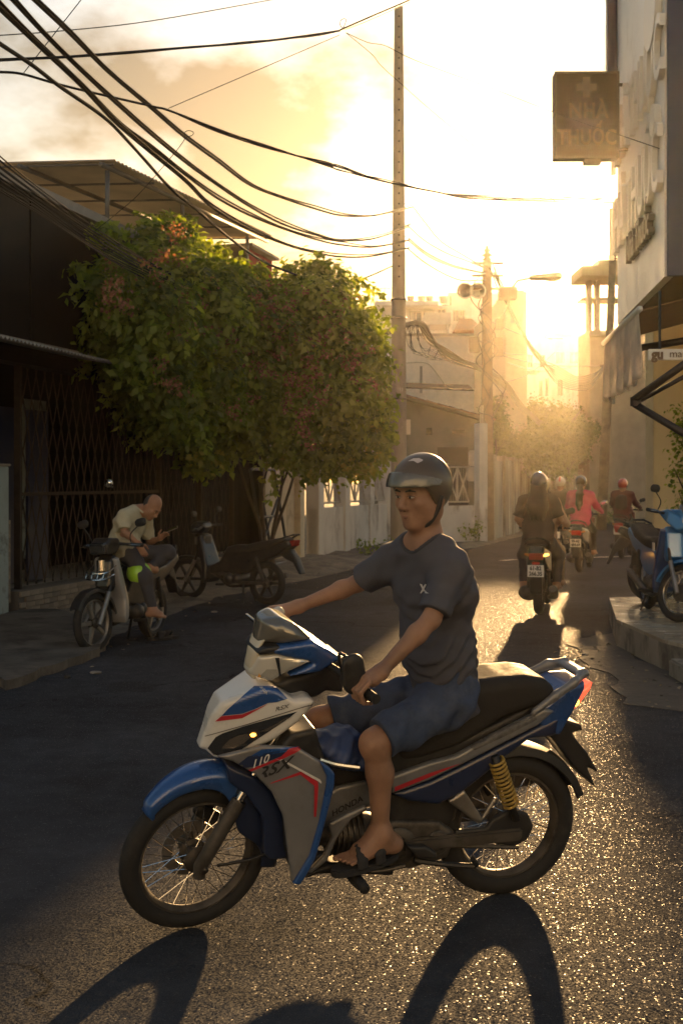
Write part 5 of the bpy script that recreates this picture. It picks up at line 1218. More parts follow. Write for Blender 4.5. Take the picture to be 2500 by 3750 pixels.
o = MB().tube(smooth_path([Vector((WBASE - .05, .09, FW + .0)), Vector((WBASE - .22, .10, FW + .015)), Vector((WBASE - .35, .09, FW + .10)), Vector((WBASE - .40, .07, FW + .34))], 6), .006, 6).build('speedometer_cable', M_bk, bike, True); o.matrix_local = steer
def fender(t0, t1, m_, nm):
    vs = []; fs = []; n, k = 30, 13; a0, a1 = math.radians(46), math.radians(192)
    for i in range(n + 1):
        t = t0 + (t1 - t0) * i / n; a = a0 + (a1 - a0) * t; R = FW + .022 + (.062 * math.sin(math.pi / 2 * min(1, t / .42)) if t < .42 else .062 - .045 * min(1, (t - .42) / .35)) - (.010 if t < .03 else 0); wd = .062 * (.55 + .45 * min(1, t * 4)) if t < .25 else .062 + .016 * math.sin(min(1, (t - .25) * 2) * math.pi / 2); dp = .018 + .085 * math.exp(-((t - .62) / .2) ** 2) + .02 * t
        for lay in (0, 1):
            for j in range(k):
                q = -1 + 2 * j / (k - 1); ang = q * 1.9; y = (wd - lay * .004) * max(-1, min(1, math.sin(max(-1.57, min(1.57, ang)))))
                dr = R - lay * .004 - (wd * .55) * (1 - math.cos(min(1.57, abs(ang)))) - (max(0, abs(q) - .82) / .18) * dp
                vs.append((WBASE + dr * math.cos(a), y, FW + dr * math.sin(a)))
    m = 2 * k
    for i in range(n):
        for j in range(k - 1):
            a = i * m + j; fs.append((a, a + 1, a + m + 1, a + m)); b = a + k; fs.append((b, b + m, b + m + 1, b + 1))
        for j, jj in ((0, k), (k - 1, 2 * k - 1)): a = i * m + j; b = i * m + jj; fs.append((a, a + m, b + m, b) if j == 0 else (a, b, b + m, a + m))
    for i in (0, n):
        for j in range(k - 1): a = i * m + j; fs.append((a, a + k, a + k + 1, a + 1) if i == 0 else (a, a + 1, a + k + 1, a + k))
    o = pydata(nm, vs, fs, m_, bike, True); o.matrix_local = steer; return o
fender(0, .47, M_pb, 'front_mudguard'); fender(.472, 1, M_nv, 'mudguard_rear_section')
# ---- nose, leg shields, body
nose_px = [(530, 637, .02), (390, 712, .02), (290, 765, .02), (220, 800, .02), (160, 900, .02), (115, 1030, .02), (62, 1210, .03), (130, 1248, .06), (220, 1335, .10), (400, 1292, .12), (560, 1214, .13), (690, 1167, .15), (890, 1012, .17), (1030, 835, .18), (960, 800, .17), (840, 800, .14), (690, 697, .09), (610, 655, .05)]
npoly = H_.out(Cc, nose_px); xn = npoly[5][0]; xr = npoly[13][0]
wn_ = lambda x, z: .045 + .135 * np.clip((xn - x) / (xn - xr), 0, 1) ** .75
nose = panel('nose_cowl', npoly, 0.0, wn_, M_pw, bike, .006, .022, 2)
ls_px = [(598, 888), (840, 800), (1030, 795), (1160, 870), (1212, 925), (1216, 990), (1165, 1190), (1110, 1395), (1038, 1532), (992, 1534), (976, 1400), (950, 1180), (890, 1050), (800, 962), (690, 905)]
lpoly = H_.out(A, ls_px, .17); lx0 = max(p[0] for p in lpoly); lx1 = min(p[0] for p in lpoly)
yls = lambda x, z: .105 + .085 * np.clip((lx0 - x) / (lx0 - lx1) * 1.25, 0, 1)
lsh = panel('leg_shield', lpoly, yls, .012, M_sv, bike, .005, .010, 2)
me = lsh.data.copy(); co = np.empty(len(me.vertices) * 3, np.float32); me.vertices.foreach_get('co', co); co = co.reshape(-1, 3); co[:, 1] *= -1; me.vertices.foreach_set('co', co.ravel()); me.flip_normals(); o = bpy.data.objects.new('leg_shield', me); COL.objects.link(o); o.parent = bike
hp('inner_shield', A, [(640, 900), (800, 965), (900, 1055), (960, 1180), (985, 1400), (975, 1420), (880, 1425), (850, 1390), (845, 1200), (760, 1080), (660, 1000)], .11, 0, .105, M_nv)
hp('inner_shield', A, [(860, 900), (1000, 730), (1130, 700), (1180, 860), (1150, 960), (1100, 1300), (1010, 1500), (970, 1380), (960, 1180), (900, 1020)], .15, 0, .15, M_bk, h=.008)
hp('leg_shield_trim', A, [(1140, 862), (1200, 905), (1226, 935), (1222, 1000), (1172, 1200), (1118, 1400), (1040, 1546), (1000, 1545), (1086, 1385), (1140, 1195), (1178, 1000), (1180, 950)], .19, lambda x, z: yls(x, z) + .012, .014, M_pb, h=.005, r=.008, mirror=True)
# centre tunnel and long side covers
hp('centre_cover', B, [(-75, 940), (60, 868), (350, 806), (370, 905), (205, 990), (10, 1085), (-95, 1140)], .06, 0, .062, M_sv)
hp('centre_cover', B, [(-60, 760), (180, 735), (420, 760), (560, 740), (560, 800), (350, 815), (60, 870), (-60, 900)], .06, 0, .055, M_bk, h=.008)
sd = hp('side_cover', B, [(340, 815), (560, 735), (700, 700), (900, 590), (1130, 470), (1185, 440), (1240, 455), (1150, 532), (900, 662), (740, 744), (560, 832), (350, 908)], .125, lambda x, z: .112 + .0 * x, .016, M_sv, r=.010, h=.005, mirror=True)
hp('rear_body', B, [(345, 902), (560, 828), (740, 740), (900, 658), (1150, 528), (1268, 470), (1240, 585), (1100, 600), (1040, 645), (930, 725), (850, 800), (720, 900), (600, 962), (430, 940)], .10, 0, .115, M_nv, h=.008)
hp('inner_frame_cover', B, [(300, 660), (760, 600), (1100, 430), (1225, 400), (1150, 535), (740, 748), (340, 840)], .09, 0, .092, M_bk, h=.009)
hp('air_box', B, [(320, 895), (600, 940), (740, 890), (700, 1050), (600, 1130), (400, 1120), (320, 1060)], .07, 0, .07, M_bk, h=.009)
hp('seat', B, [(290, 640), (400, 520), (560, 420), (700, 330), (820, 290), (960, 268), (1090, 258), (1180, 272), (1228, 316), (1236, 350), (1205, 408), (1080, 442), (960, 480), (860, 545), (760, 612), (640, 668), (500, 722), (400, 745)], .09, 0, lambda x, z: .125 - .045 * np.clip((x - .25) / .4, 0, 1), M_seat, h=.007, r=.045, it=2)
hp('tail_cowl', B, [(1090, 448), (1215, 350), (1290, 300), (1392, 282), (1396, 320), (1330, 430), (1240, 565), (1150, 560)], .06, 0, lambda x, z: .075 + .25 * np.clip(x + .30, 0, .15), M_pb, h=.006, r=.02)
hp('tail_light', B, [(1372, 318), (1442, 284), (1424, 332), (1352, 428), (1285, 476), (1290, 430)], .05, 0, .075, M_redl, r=.02)
for s in (1, -1):
    q = H_.J(*B(1335, 405), .07); Blob(.01).ell((q.x, s * .072, q.z), (.030, .014, .020)).mesh('rear_indicator', .005, M_amb if s > 0 else mat('amber_lens_unlit', (.5, .2, .04), .2), bike)
gr = Blob(.012); gp_ = [H_.J(*B(1128, 458), .128), H_.J(*B(1240, 372), .13), H_.J(*B(1345, 298), .115), H_.J(*B(1392, 250), .075)]
for s in (1, -1): gr.chain([(p.x, s * p.y, p.z) for p in gp_], [.013, .015, .015, .016], flat=(-.6, 0, 1), fs=1.5)
e_ = gp_[-1]; gr.cap((e_.x, .075, e_.z + .0), .014, (e_.x, -.075, e_.z), .014, flat=(1, 0, 0), fs=2.2); gr.mesh('grab_rail', .006, M_sv, bike)
hp('rear_mudguard', B, [(1130, 560), (1262, 486), (1372, 520), (1380, 552), (1322, 562), (1345, 600), (1405, 670), (1470, 786), (1402, 748), (1458, 872), (1345, 765), (1270, 670), (1205, 590)], .04, 0, .062, M_bk, r=.006)
def arc_guard(name, R, w, a0, a1, c, m, parent, t=.004, n=24):
    prof = [(R - .03, -w), (R, -w * .85), (R + .008, 0), (R, w * .85), (R - .03, w), (R - .03 - t, w - t), (R - t, (w - t) * .85), (R + .008 - t, 0), (R - t, -(w - t) * .85), (R - .03 - t, -w + t)]
    return MB().lathe(prof, n, Matrix.Translation(c) @ RX, arc=(a0, a1), closed_prof=True).build(name, m, parent, True, auto=True)
arc_guard('inner_mudguard', RW + .035, .06, math.radians(-160), math.radians(-50), (0, 0, RW), M_bk, bike)
# ---- rear suspension, swing arm, chain
for s in (1, -1):
    t0 = H_.J(*B(912, 700), .125); b0_ = H_.J(*B(1030, 1050), .125); t0 = Vector((t0.x, s * .125, t0.z)); b0_ = Vector((b0_.x, s * .125, b0_.z)); d = b0_ - t0; e1 = d.normalized().orthogonal().normalized(); e2 = d.normalized().cross(e1)
    MB().tube([t0, b0_], .015, 10).build('shock_absorber', M_bk, bike, True)
    pts = []
    for i in range(12 * 10 + 1):
        k = .06 + .72 * i / 120; a = 2 * math.pi * i / 10; pts.append(t0 + d * k + (e1 * math.cos(a) + e2 * math.sin(a)) * .028)
    MB().tube(pts, .0055, 6).build('shock_spring', M_yel2, bike, True)
    MB().box((-.02, s * .1 - .014, RW - .026), (.46, s * .1 + .014, RW + .022)).build('swing_arm', M_dal, bike, bevel=.008)
hp('chain_case', B, [(690, 1105), (860, 1090), (900, 1040), (1000, 985), (1090, 1010), (1120, 1080), (1090, 1150), (1020, 1190), (900, 1175), (700, 1170)], .09, .088, .012, M_bk, r=.006)
htube('chain', [H_.J(*B(620, 1190), .085), H_.J(*B(1040, 1198), .085)], .008, M_dal, 6)
hp('frame_stay', B, [(650, 945), (740, 880), (850, 1050), (820, 1070)], .1, .1, .012, M_alu, r=.008)
hp('frame_stay', B, [(820, 1062), (850, 1050), (930, 930), (905, 925)], .1, .1, .010, M_alu, r=.008)
# ---- engine, exhaust, pegs
en = Blob(.02); ec = H_.J(*B(380, 1180), .07)
en.cap((ec.x + .10, 0, ec.z + .03), .062, (ec.x + .27, 0, ec.z + .05), .055, flat=(0, 1, 0), fs=1.25).cap((ec.x - .02, 0, ec.z), .06, (ec.x + .1, 0, ec.z + .03), .06, flat=(0, 1, 0), fs=1.3); en.mesh('cylinder', .008, M_dal, bike)
panel('crankcase', [(ec.x + .10, ec.z + .08), (ec.x + .02, ec.z + .10), (ec.x - .16, ec.z + .08), (ec.x - .23, ec.z + .02), (ec.x - .20, ec.z - .07), (ec.x - .05, ec.z - .10), (ec.x + .08, ec.z - .07), (ec.x + .13, ec.z)], 0, .088, M_dal, bike, .007, .02)
for cx_, cz_, r_, y1_ in ((ec.x + .01, ec.z, .074, .104), (ec.x - .15, ec.z, .048, .100)):
    MB().lathe([(0, 0), (r_, 0), (r_, .012), (r_ * .9, .018), (r_ * .55, .02), (r_ * .5, .014), (0, .014)], 28, Matrix.Translation((cx_, y1_ - .018, cz_)) @ RX).build('engine_cover', M_dal, bike, True, auto=True)
for i in range(7): MB().lathe([(.05, -.004), (.083, -.004), (.083, .002), (.05, .002)], 20, basis((ec.x + .13 + .02 * i, 0, ec.z + .035), (0, 1, 0), (0, 0, 1), (1, 0, 0)), closed_prof=True).build('cooling_fin', M_dal, bike)
hp('engine_guard', A, [(1195, 1215), (1290, 1165), (1400, 1115), (1410, 1140), (1320, 1195), (1240, 1300), (1190, 1420), (1100, 1490), (1080, 1480), (1170, 1390), (1215, 1290)], .12, .118, .012, M_sv, r=.008)
htube('exhaust', [Vector((ec.x + .26, -.03, ec.z)), Vector((ec.x + .30, -.09, ec.z - .08)), Vector((ec.x + .1, -.12, ec.z - .12)), Vector((ec.x - .15, -.14, ec.z - .08)), Vector((ec.x - .28, -.15, ec.z - .03))], .018, M_dal, 10)
htube('silencer', [Vector((ec.x - .27, -.15, ec.z - .03)), Vector((ec.x - .38, -.155, ec.z + .0)), Vector((-.02, -.16, ec.z + .10)), Vector((-.20, -.16, ec.z + .13))], [.022] * 5 + [.042] * 7 + [.03], M_dal, 16)
pg = H_.J(*A(1330, 1500), .15)
htube('footpeg_bar', [Vector((pg.x - .01, -.25, pg.z - .005)), Vector((pg.x - .02, -.1, pg.z - .05)), Vector((pg.x - .02, .1, pg.z - .05)), Vector((pg.x - .01, .25, pg.z - .005))], .012, M_bk, 8)
for s in (1, -1): MB().tube([(pg.x - .01, s * .16, pg.z - .005), (pg.x - .01, s * .26, pg.z - .0)], .019, 10).build('footpeg', M_rub, bike, True)
htube('gear_lever', [H_.J(*B(60, 1280), .13), H_.J(*B(240, 1330), .13), H_.J(*B(420, 1300), .13)], .008, M_dal, 8)
htube('side_stand', [H_.J(*B(470, 1270), .11), H_.J(*B(620, 1290), .12), H_.J(*B(800, 1300), .13), H_.J(*B(790, 1262), .14)], .011, M_bk, 8)
hp('pillion_peg', B, [(420, 1180), (520, 1175), (585, 1215), (580, 1250), (480, 1245)], .12, .13, .02, M_bk, r=.01)
hp('belly_cover', A, [(1080, 1500), (1200, 1440), (1330, 1440), (1560, 1460), (1560, 1510), (1300, 1500), (1150, 1500), (1060, 1530)], .05, 0, .05, M_bk, h=.008)
# ---- handlebar head
hxw = HS.J(*Cc(500, 560), .05).x; taper = lambda a, b: (lambda x, z: a + (b - a) * np.clip((hxw - x) / .20, 0, 1) ** .6)
hp('headlight_cover', Cc, [(640, 260, .05), (600, 300, .05), (520, 440, .04), (494, 560, .04), (524, 668, .06), (570, 690, .08), (600, 560, .09), (618, 420, .09), (650, 330, .08)], .06, 0, taper(.028, .118), mat('headlight_rim', (.62, .55, .42), .25, coat=.8), HS, r=.02)
hl = hp('headlight', Cc, [(538, 662, .10), (600, 505, .105), (720, 465, .11), (985, 490, .12), (785, 622, .12), (690, 692, .11)], .11, 0, taper(.030, .135), M_lens, HS, r=.012)
hp('screen', Cc, [(604, 388), (640, 205), (690, 178), (770, 160), (870, 200), (990, 312), (880, 350), (760, 384)], .09, 0, taper(.035, .132), M_smoke, HS, r=.05, it=2)
hp('bar_cowl', Cc, [(640, 450), (735, 392), (985, 318), (1110, 385), (1228, 462), (1150, 492), (1050, 560), (900, 600), (790, 640), (900, 560), (985, 492), (720, 462)], .11, 0, taper(.045, .140), M_pb, HS, r=.018)
hp('bar_cowl_lower', Cc, [(690, 694), (790, 636), (920, 604), (1080, 545), (1160, 488), (1262, 470), (1262, 600), (1250, 762), (1110, 745), (1020, 802), (850, 800)], .08, 0, .085, M_bk, HS, h=.007, r=.02)
hp('headlight_trim', Cc, [(590, 470), (640, 420), (740, 385), (760, 400), (720, 452), (600, 490)], .11, 0, taper(.040, .138), M_bk, HS, r=.006)
gl = HS.J(1330, 2532, .31); grr = HS.J(985, 2270, -.33)
for s in (1, -1):
    gq = gl if s > 0 else Vector((grr.x - .01, -.31, grr.z)); gl_ = gl; g0 = Vector((gq.x + .03, s * .12, gq.z + .02)); g1 = Vector((gq.x, s * .25, gq.z)); g2 = Vector((gq.x - .015, s * .375, gq.z - .005))
    htube('handlebar', [Vector((gl.x + .10, s * .03, gl.z + .03)), g0, g1], .013, M_bk, 10, HS)
    htube('grip', [g1, g2], .0175, M_rub, 12, HS)
    Blob(.01).cap((gq.x + .01, s * .205, gq.z + .002), .026, (gq.x + .004, s * .245, gq.z), .026).mesh('switchgear', .006, M_bk, bike).matrix_local = steer
    if s < 0: htube('brake_lever', [Vector((gq.x + .03, s * .22, gq.z)), Vector((gq.x + .065, s * .28, gq.z)), Vector((gq.x + .06, s * .43, gq.z - .01))], .0075, M_chr, 8, HS)
# mirrors: the near one is turned down beside the grip, the far one's pale colour stands in for reflected sky
mc = HS.J(*Cc(1322, 600), .29)
mr = Blob(.012); mr.cap((mc.x, mc.y - .002, mc.z + .030), .042, (mc.x - .012, mc.y, mc.z - .030), .045, flat=(0, 1, 0), fs=.42).mesh('mirror', .006, M_bk, bike).matrix_local = steer
htube('mirror_stem', [Vector((gl.x + .02, .2, gl.z + .01)), Vector((mc.x + .03, .24, mc.z + .055)), Vector((mc.x + .01, mc.y, mc.z + .05))], .006, M_bk, 8, HS)
mf = HS.J(*Cc(705, 140), -.16)
Blob(.01).cap((mf.x, -.16, mf.z + .015), .030, (mf.x + .015, -.16, mf.z - .02), .034, flat=(0, 1, 0), fs=.4).mesh('mirror', .006, M_lens, bike).matrix_local = steer
htube('mirror_stem', [Vector((mf.x, -.17, mf.z - .03)), Vector((gl.x + .03, -.2, gl.z + .01))], .006, M_bk, 8, HS)
# ---- decals: flat print laid on the panels
def bvh_of(o):
    me = o.data; return BVHTree.FromPolygons([v.co for v in me.vertices], [tuple(p.vertices) for p in me.polygons])
def lay(name, us, fs, o, m, fr=H_, off=.0022, parent=None, whole=False):
    bv = bvh_of(o); vs = []; ok = []
    for u, v in us:
        h = bv.ray_cast(fr.eye, fr.ray(u, v))
        ok.append(h[0] is not None); vs.append(h[0] + h[1] * off if h[0] is not None else Vector())
    fs = [f for f in fs if all(ok[i] for i in f)]
    if not fs: return None
    if whole:                                  # keep the largest connected patch
        par = list(range(len(vs)))
        def fd(a):
            while par[a] != a: par[a] = par[par[a]]; a = par[a]
            return a
        for f in fs:
            for q in f[1:]: par[fd(q)] = fd(f[0])
        cnt = {}
        for f in fs: cnt[fd(f[0])] = cnt.get(fd(f[0]), 0) + 1
        best = max(cnt, key=cnt.get); fs = [f for f in fs if fd(f[0]) == best]
    used = sorted({i for f in fs for i in f}); rm_ = {a: b for b, a in enumerate(used)}; vs = [vs[i] for i in used]; fs = [tuple(rm_[i] for i in f) for f in fs]
    q = pydata(name, vs, fs, m, o)
    return q
def decal(name, fn, poly, o, m, fr=H_, step=7.0, off=.0022):
    bm = bmesh.new(); px = [fn(*p) for p in poly]; bm.faces.new([bm.verts.new((x, y, 0)) for x, y in px])
    xs = [p[0] for p in px]; ys = [p[1] for p in px]
    for a, b, n in ((min(xs), max(xs), (1, 0, 0)), (min(ys), max(ys), (0, 1, 0))):
        q = a + step
        while q < b: bmesh.ops.bisect_plane(bm, geom=bm.verts[:] + bm.edges[:] + bm.faces[:], plane_co=(q * n[0], q * n[1], 0), plane_no=n); q += step
    bmesh.ops.triangulate(bm, faces=bm.faces[:]); bm.verts.index_update()
    us = [(v.co.x, v.co.y) for v in bm.verts]; fs = [tuple(v.index for v in f.verts)[::-1] for f in bm.faces]; bm.free()
    return lay(name, us, fs, o, m, fr, off, None, True)
def text_decal(name, body, fn, c, xd, yd, size, o, m, fr=H_, shear=0.0, bold=0.0, off=.0032):
    """lettering laid on a panel: c centre, xd / yd picture vectors of one unit of text"""
    vs, fs = text_geo(body, 1.0, 0, shear, 1.0, bold); us = []
    for x, y, z in vs: us.append(fn(c[0] + (x * xd[0] + y * yd[0]) * size, c[1] + (x * xd[1] + y * yd[1]) * size))
    return lay(name, us, [tuple(f) for f in fs], o, m, fr, off)
decal('stripe', Cc, [(252, 943), (300, 890), (520, 702), (690, 705), (790, 805), (700, 830), (630, 838), (540, 880), (420, 925)], nose, M_pb)
decal('stripe', Cc, [(198, 990), (248, 946), (420, 930), (540, 885), (630, 842), (600, 862), (420, 962)], nose, M_rd)
tl = decal('indicator_lens', Cc, [(140, 1205), (205, 1115), (260, 1085), (450, 1022), (640, 968), (870, 906), (800, 960), (700, 1030), (540, 1135), (400, 1225), (290, 1276), (190, 1258)], nose, M_dkl, off=.004)
decal('reflector', Cc, [(255, 1200), (320, 1130), (400, 1095), (470, 1085), (520, 1090), (440, 1160), (350, 1205)], nose, mat('lens_chrome', (.55, .45, .34), .18, .9), off=.007)
decal('indicator_bulb', Cc, [(485, 1090), (505, 1078), (528, 1080), (538, 1096), (520, 1110), (495, 1110)], nose, M_amb, off=.009)
decal('reflector', Cc, [(560, 1075), (700, 1000), (800, 945), (815, 950), (640, 1060)], nose, mat('lens_chrome', (.55, .45, .34)), off=.007)
decal('panel_line', Cc, [(115, 1108), (450, 1012), (860, 885), (1022, 838), (1024, 843), (862, 892), (452, 1020), (117, 1114)], nose, mat('panel_gap', (.12, .11, .10), .7), step=5)
text_decal('lettering', 'RSX', Cc, (740, 878), (62, -16), (-8, -46), 1.0, nose, M_bk, shear=.4)
text_decal('lettering', 'HONDA', Cc, (585, 722), (21, 22), (16, -26), 1.0, nose, M_pw)
decal('stripe', A, [(770, 850), (835, 812), (1035, 800), (1020, 815), (940, 830), (820, 850)], lsh, M_pb)
decal('stripe', A, [(690, 905), (760, 850), (1030, 802), (1048, 812), (940, 850), (800, 905), (700, 920)], lsh, M_nv)
decal('stripe', A, [(840, 892), (940, 850), (985, 808), (1036, 802), (1046, 816), (960, 858), (780, 930), (720, 940)], lsh, M_rd, off=.003)
text_decal('lettering', '110', A, (822, 880), (64, -27), (-6, -58), 1.0, lsh, M_pw, shear=.35, bold=.015, off=.005)
text_decal('lettering', 'RSX', A, (892, 922), (102, -39), (-8, -80), 1.02, lsh, M_bk, shear=.45, bold=.02, off=.005)
decal('pinstripe', A, [(905, 862), (950, 866), (1150, 975), (1160, 990), (1158, 1000), (1140, 985), (945, 876)], lsh, M_pw, off=.003)
decal('pinstripe', A, [(1048, 932), (1140, 988), (1142, 1020), (1130, 1180), (1118, 1180), (1120, 1010), (1046, 950), (880, 1000), (885, 994)], lsh, M_rd, off=.003)
decal('stripe', B, [(365, 868), (560, 790), (728, 738), (560, 812), (366, 892)], sd, M_rd)
decal('stripe', B, [(760, 640), (900, 575), (1130, 470), (1140, 500), (1000, 575), (800, 668)], sd, mat('scuffed_graphic', (.10, .095, .09), .5, var=.5, vs=30))
cc_ = [o for o in bike.children if o.name.startswith('centre_cover')][0]
text_decal('lettering', 'HONDA', A, (1300, 1122), (52, -27), (-6, -52), .86, cc_, M_bk, bold=.02)
# headlight reflectors inside the lens
decal('reflector', Cc, [(725, 470), (975, 494), (880, 560), (790, 608), (735, 600)], hl, mat('reflector_bright', (.75, .72, .62), .25, .6), HS, off=.003)
decal('reflector', Cc, [(560, 620), (620, 560), (700, 560), (712, 600), (660, 640), (600, 650)], hl, mat('reflector_bright', (.75, .72, .62)), HS, off=.003)
decal('lens_glow', Cc, [(532, 655), (560, 590), (595, 650)], hl, mat('amber_glow_paint', (.75, .38, .10), .2), HS, off=.004)  # glow in the lens painted on as a flat amber patch
decal('lens_divider', Cc, [(690, 470), (722, 466), (735, 600), (722, 612), (712, 560)], hl, M_dkl, HS, off=.004)
# folded raincoat stuffed into the leg well
rcst = Blob(.025); q0, q1, q2 = H_.J(*A(1140, 780), .05), H_.J(*A(1240, 820), .06), H_.J(*A(1350, 850), .05)
rcst.cap(q0, .045, q1, .055, flat=(0, 1, 0), fs=1.6).cap(q1, .05, q2, .05, flat=(0, 1, 0), fs=1.6).ell(tuple(H_.J(*A(1260, 735), .03)), (.075, .08, .032))
o = rcst.mesh('raincoat', .008, mat('blue_raincoat', (.03, .055, .15), .5, var=.2, vs=12), None, wrinkle=lambda x, y, z: .006 * np.sin(x * 90 + z * 60) * np.sin(y * 70 + z * 40)); o.matrix_world = MH
tag(o, 'crumpled blue raincoat stuffed into the leg well of the foreground motorbike', 'raincoat')
htube('brake_pedal_rod', [H_.J(*A(1150, 868), .16), H_.J(*A(1240, 895), .16), H_.J(*A(1365, 912), .16)], .009, M_chr, 8)
# ================================================================== PEOPLE
def V3(*a): return Vector(a)
M_skin = mat('tan_skin', (.30, .168, .108), .5, sub=.12, var=.2, vs=9, spec=.35, bump=.12, bs=140)
M_skin2 = mat('weathered_skin', (.33, .17, .10), .5, sub=.1, var=.1, vs=14, spec=.4)
M_hair = mat('black_hair', (.012, .010, .009), .45, var=.3, vs=60)
M_eye = mat('eye_white', (.55, .50, .45), .2); M_iris = mat('eye_dark', (.012, .009, .007), .15)
def head_blob(bl, hf, s, slim=1.0):
    P = lambda x, y, z: hf @ V3(x * s, y * s * slim, z * s); R = hf.to_3x3()
    E = lambda c, r, k=.02, neg=False: bl.ell(P(*c), [q * s for q in r], R, k * s, neg)
    Cp = lambda a, ra, b, rb, k=.02: bl.cap(P(*a), ra * s, P(*b), rb * s, k * s)
    E((-.012, 0, .036), (.100, .079, .104), .03); E((.030, 0, -.045), (.066, .060, .078), .04)
    E((.066, 0, -.103), (.024, .027, .020), .03)
    for q in (1, -1):
        E((.052, q * .046, -.022), (.032, .022, .024), .025); E((.000, q * .060, -.060), (.045, .018, .035), .03)
        E((-.012, q * .083, -.012), (.024, .011, .036), .008)
        E((.106, q * .013, -.038), (.010, .008, .008), .008)
    Cp((.088, -.036, .026), .012, (.088, .036, .026), .012, .02)
    for q in (1, -1): E((.102, q * .031, .004), (.016, .019, .011), .012, True)
    for q in (1, -1): E((.085, q * .031, .004), (.014, .015, .009), .006)
    Cp((.096, 0, .012), .0075, (.116, 0, -.030), .0125, .016)
    Cp((.090, -.018, -.067), .0055, (.090, .018, -.067), .0055, .010); Cp((.088, -.015, -.079), .0060, (.088, .015, -.079), .0060, .010)
def face_bits(hf, s, parent, M0, brow=True):
    P = lambda x, y, z: hf @ V3(x * s, y * s, z * s)
    for q in (1, -1):
        b = Blob(.001); b.ell(P(.0925, q * .031, .0035), (.006 * s, .0145 * s, .0050 * s), hf); o = b.mesh('eye', .0025 * s, M_eye, parent); b = Blob(.001); b.ell(P(.0960, q * .029, .0035), (.0040 * s, .0062 * s, .0056 * s), hf); b.mesh('iris', .002 * s, M_iris, o); b = Blob(.002); b.chain([P(.0975, q * .016, .0065), P(.0985, q * .030, .0095), P(.092, q * .046, .0055)], [.0022 * s, .0026 * s, .002 * s]); b.mesh('eyelid', .002 * s, mat('lid_shadow', (.10, .05, .03), .6), o)
        if brow: b = Blob(.004); b.chain([P(.100, q * .012, .024), P(.100, q * .032, .029), P(.090, q * .050, .024)], [.0035 * s, .0042 * s, .003 * s]); b.mesh('eyebrow', .0025 * s, M_hair, parent)
def lips(hf, s, parent):
    P = lambda x, y, z: hf @ V3(x * s, y * s, z * s); b = Blob(.004)
    b.chain([P(.084, -.025, -.0715), P(.0935, -.010, -.0680), P(.0945, 0, -.0690), P(.0935, .010, -.0680), P(.084, .025, -.0715)], [.0018 * s, .0042 * s, .0042 * s, .0042 * s, .0018 * s]).chain([P(.083, -.022, -.0735), P(.0925, 0, -.0785), P(.083, .022, -.0735)], [.0018 * s, .0050 * s, .0018 * s]); b.mesh('lips', .0024 * s, mat('lip_skin', (.26, .12, .085), .5), parent)
    b = Blob(.002); b.chain([P(.088, -.022, -.0722), P(.1005, 0, -.0735), P(.088, .022, -.0722)], [.0014 * s, .0018 * s, .0014 * s]); b.mesh('mouth_line', .0016 * s, mat('lid_shadow', (.10, .05, .03)), parent)
    for q in (1, -1): b = Blob(.001); b.ell(P(.1085, q * .0085, -.0455), (.005 * s, .0042 * s, .0022 * s), hf); b.mesh('nostril', .0016 * s, M_iris, parent)
def grip_hand(bl, wrist, gc, axis, fwd, upv, k=.008, f=1.0, n=4):
    """fingers closed round a grip: gc centre of the fist, axis outwards along the grip, fwd ahead, upv up"""
    axis, fwd, upv = Vector(axis).normalized(), Vector(fwd).normalized(), Vector(upv).normalized()
    pt = lambda a, th, r: gc + axis * a + (fwd * math.cos(math.radians(th)) + upv * math.sin(math.radians(th))) * r * f
    kn = [pt((-.030 + .020 * i) * f, 78, .044) for i in range(4)]
    bl.cap(wrist, .025 * f, pt(-.012, 120, .044), .024 * f, .02, axis, 1.35); bl.cap(pt(-.016, 125, .043), .022 * f, pt(-.0, 85, .043), .016 * f, .015, axis, 1.9)
    L_ = [1.0, 1.06, 1.0, .86]
    for i in range(n):
        a = (-.030 + .020 * i) * f
        bl.chain([pt(a, 78, .042), pt(a, 15, .041), pt(a, -50 * L_[i], .036), pt(a, -115 * L_[i], .031)], [.0098 * f, .0092 * f, .0085 * f, .0075 * f], .004)
    bl.chain([pt(-.034 * f, 140, .040), pt(-.050 * f, 185, .036), pt(-.046 * f, -120, .032), pt(-.036 * f, -80, .034)], [.013 * f, .0115 * f, .0102 * f, .0085 * f], .006)
def open_hand(bl, wrist, d, nrm, side, f=1.0, curl=.5, k=.005):
    """relaxed hand: d direction of the fingers, nrm out of the back of the hand, side towards the thumb"""
    d = Vector(d).normalized(); side = Vector(side); side = (side - d * side.dot(d)).normalized(); nr = Vector(nrm); nr = (nr - d * nr.dot(d) - side * nr.dot(side)).normalized()
    kn = wrist + d * .085 * f
    bl.cap(wrist, .022 * f, kn - d * .01 * f, .019 * f, .015, side, 1.75)
    for i in range(4):
        b = kn + side * (.027 - .018 * i) * f; L_ = [.075, .083, .077, .06][i] * f; c = curl * (1 + .12 * i); p = [b]; dd = d.copy()
        for s_, w_ in ((.45, .6), (.32, 1.0), (.23, 1.0)):
            dd = (dd - nr * c * w_).normalized(); p.append(p[-1] + dd * L_ * s_)
        bl.chain(p, [.0095 * f, .009 * f, .008 * f, .007 * f], k)
    t0 = wrist + d * .025 * f + side * .022 * f; t1 = t0 + (d * .6 + side * .75 - nr * .2).normalized() * .04 * f; t2 = t1 + (d * .9 + side * .15 - nr * .35).normalized() * .03 * f; t3 = t2 + (d - nr * .4).normalized() * .024 * f
    bl.chain([t0, t1, t2, t3], [.014 * f, .0115 * f, .010 * f, .008 * f], .008)
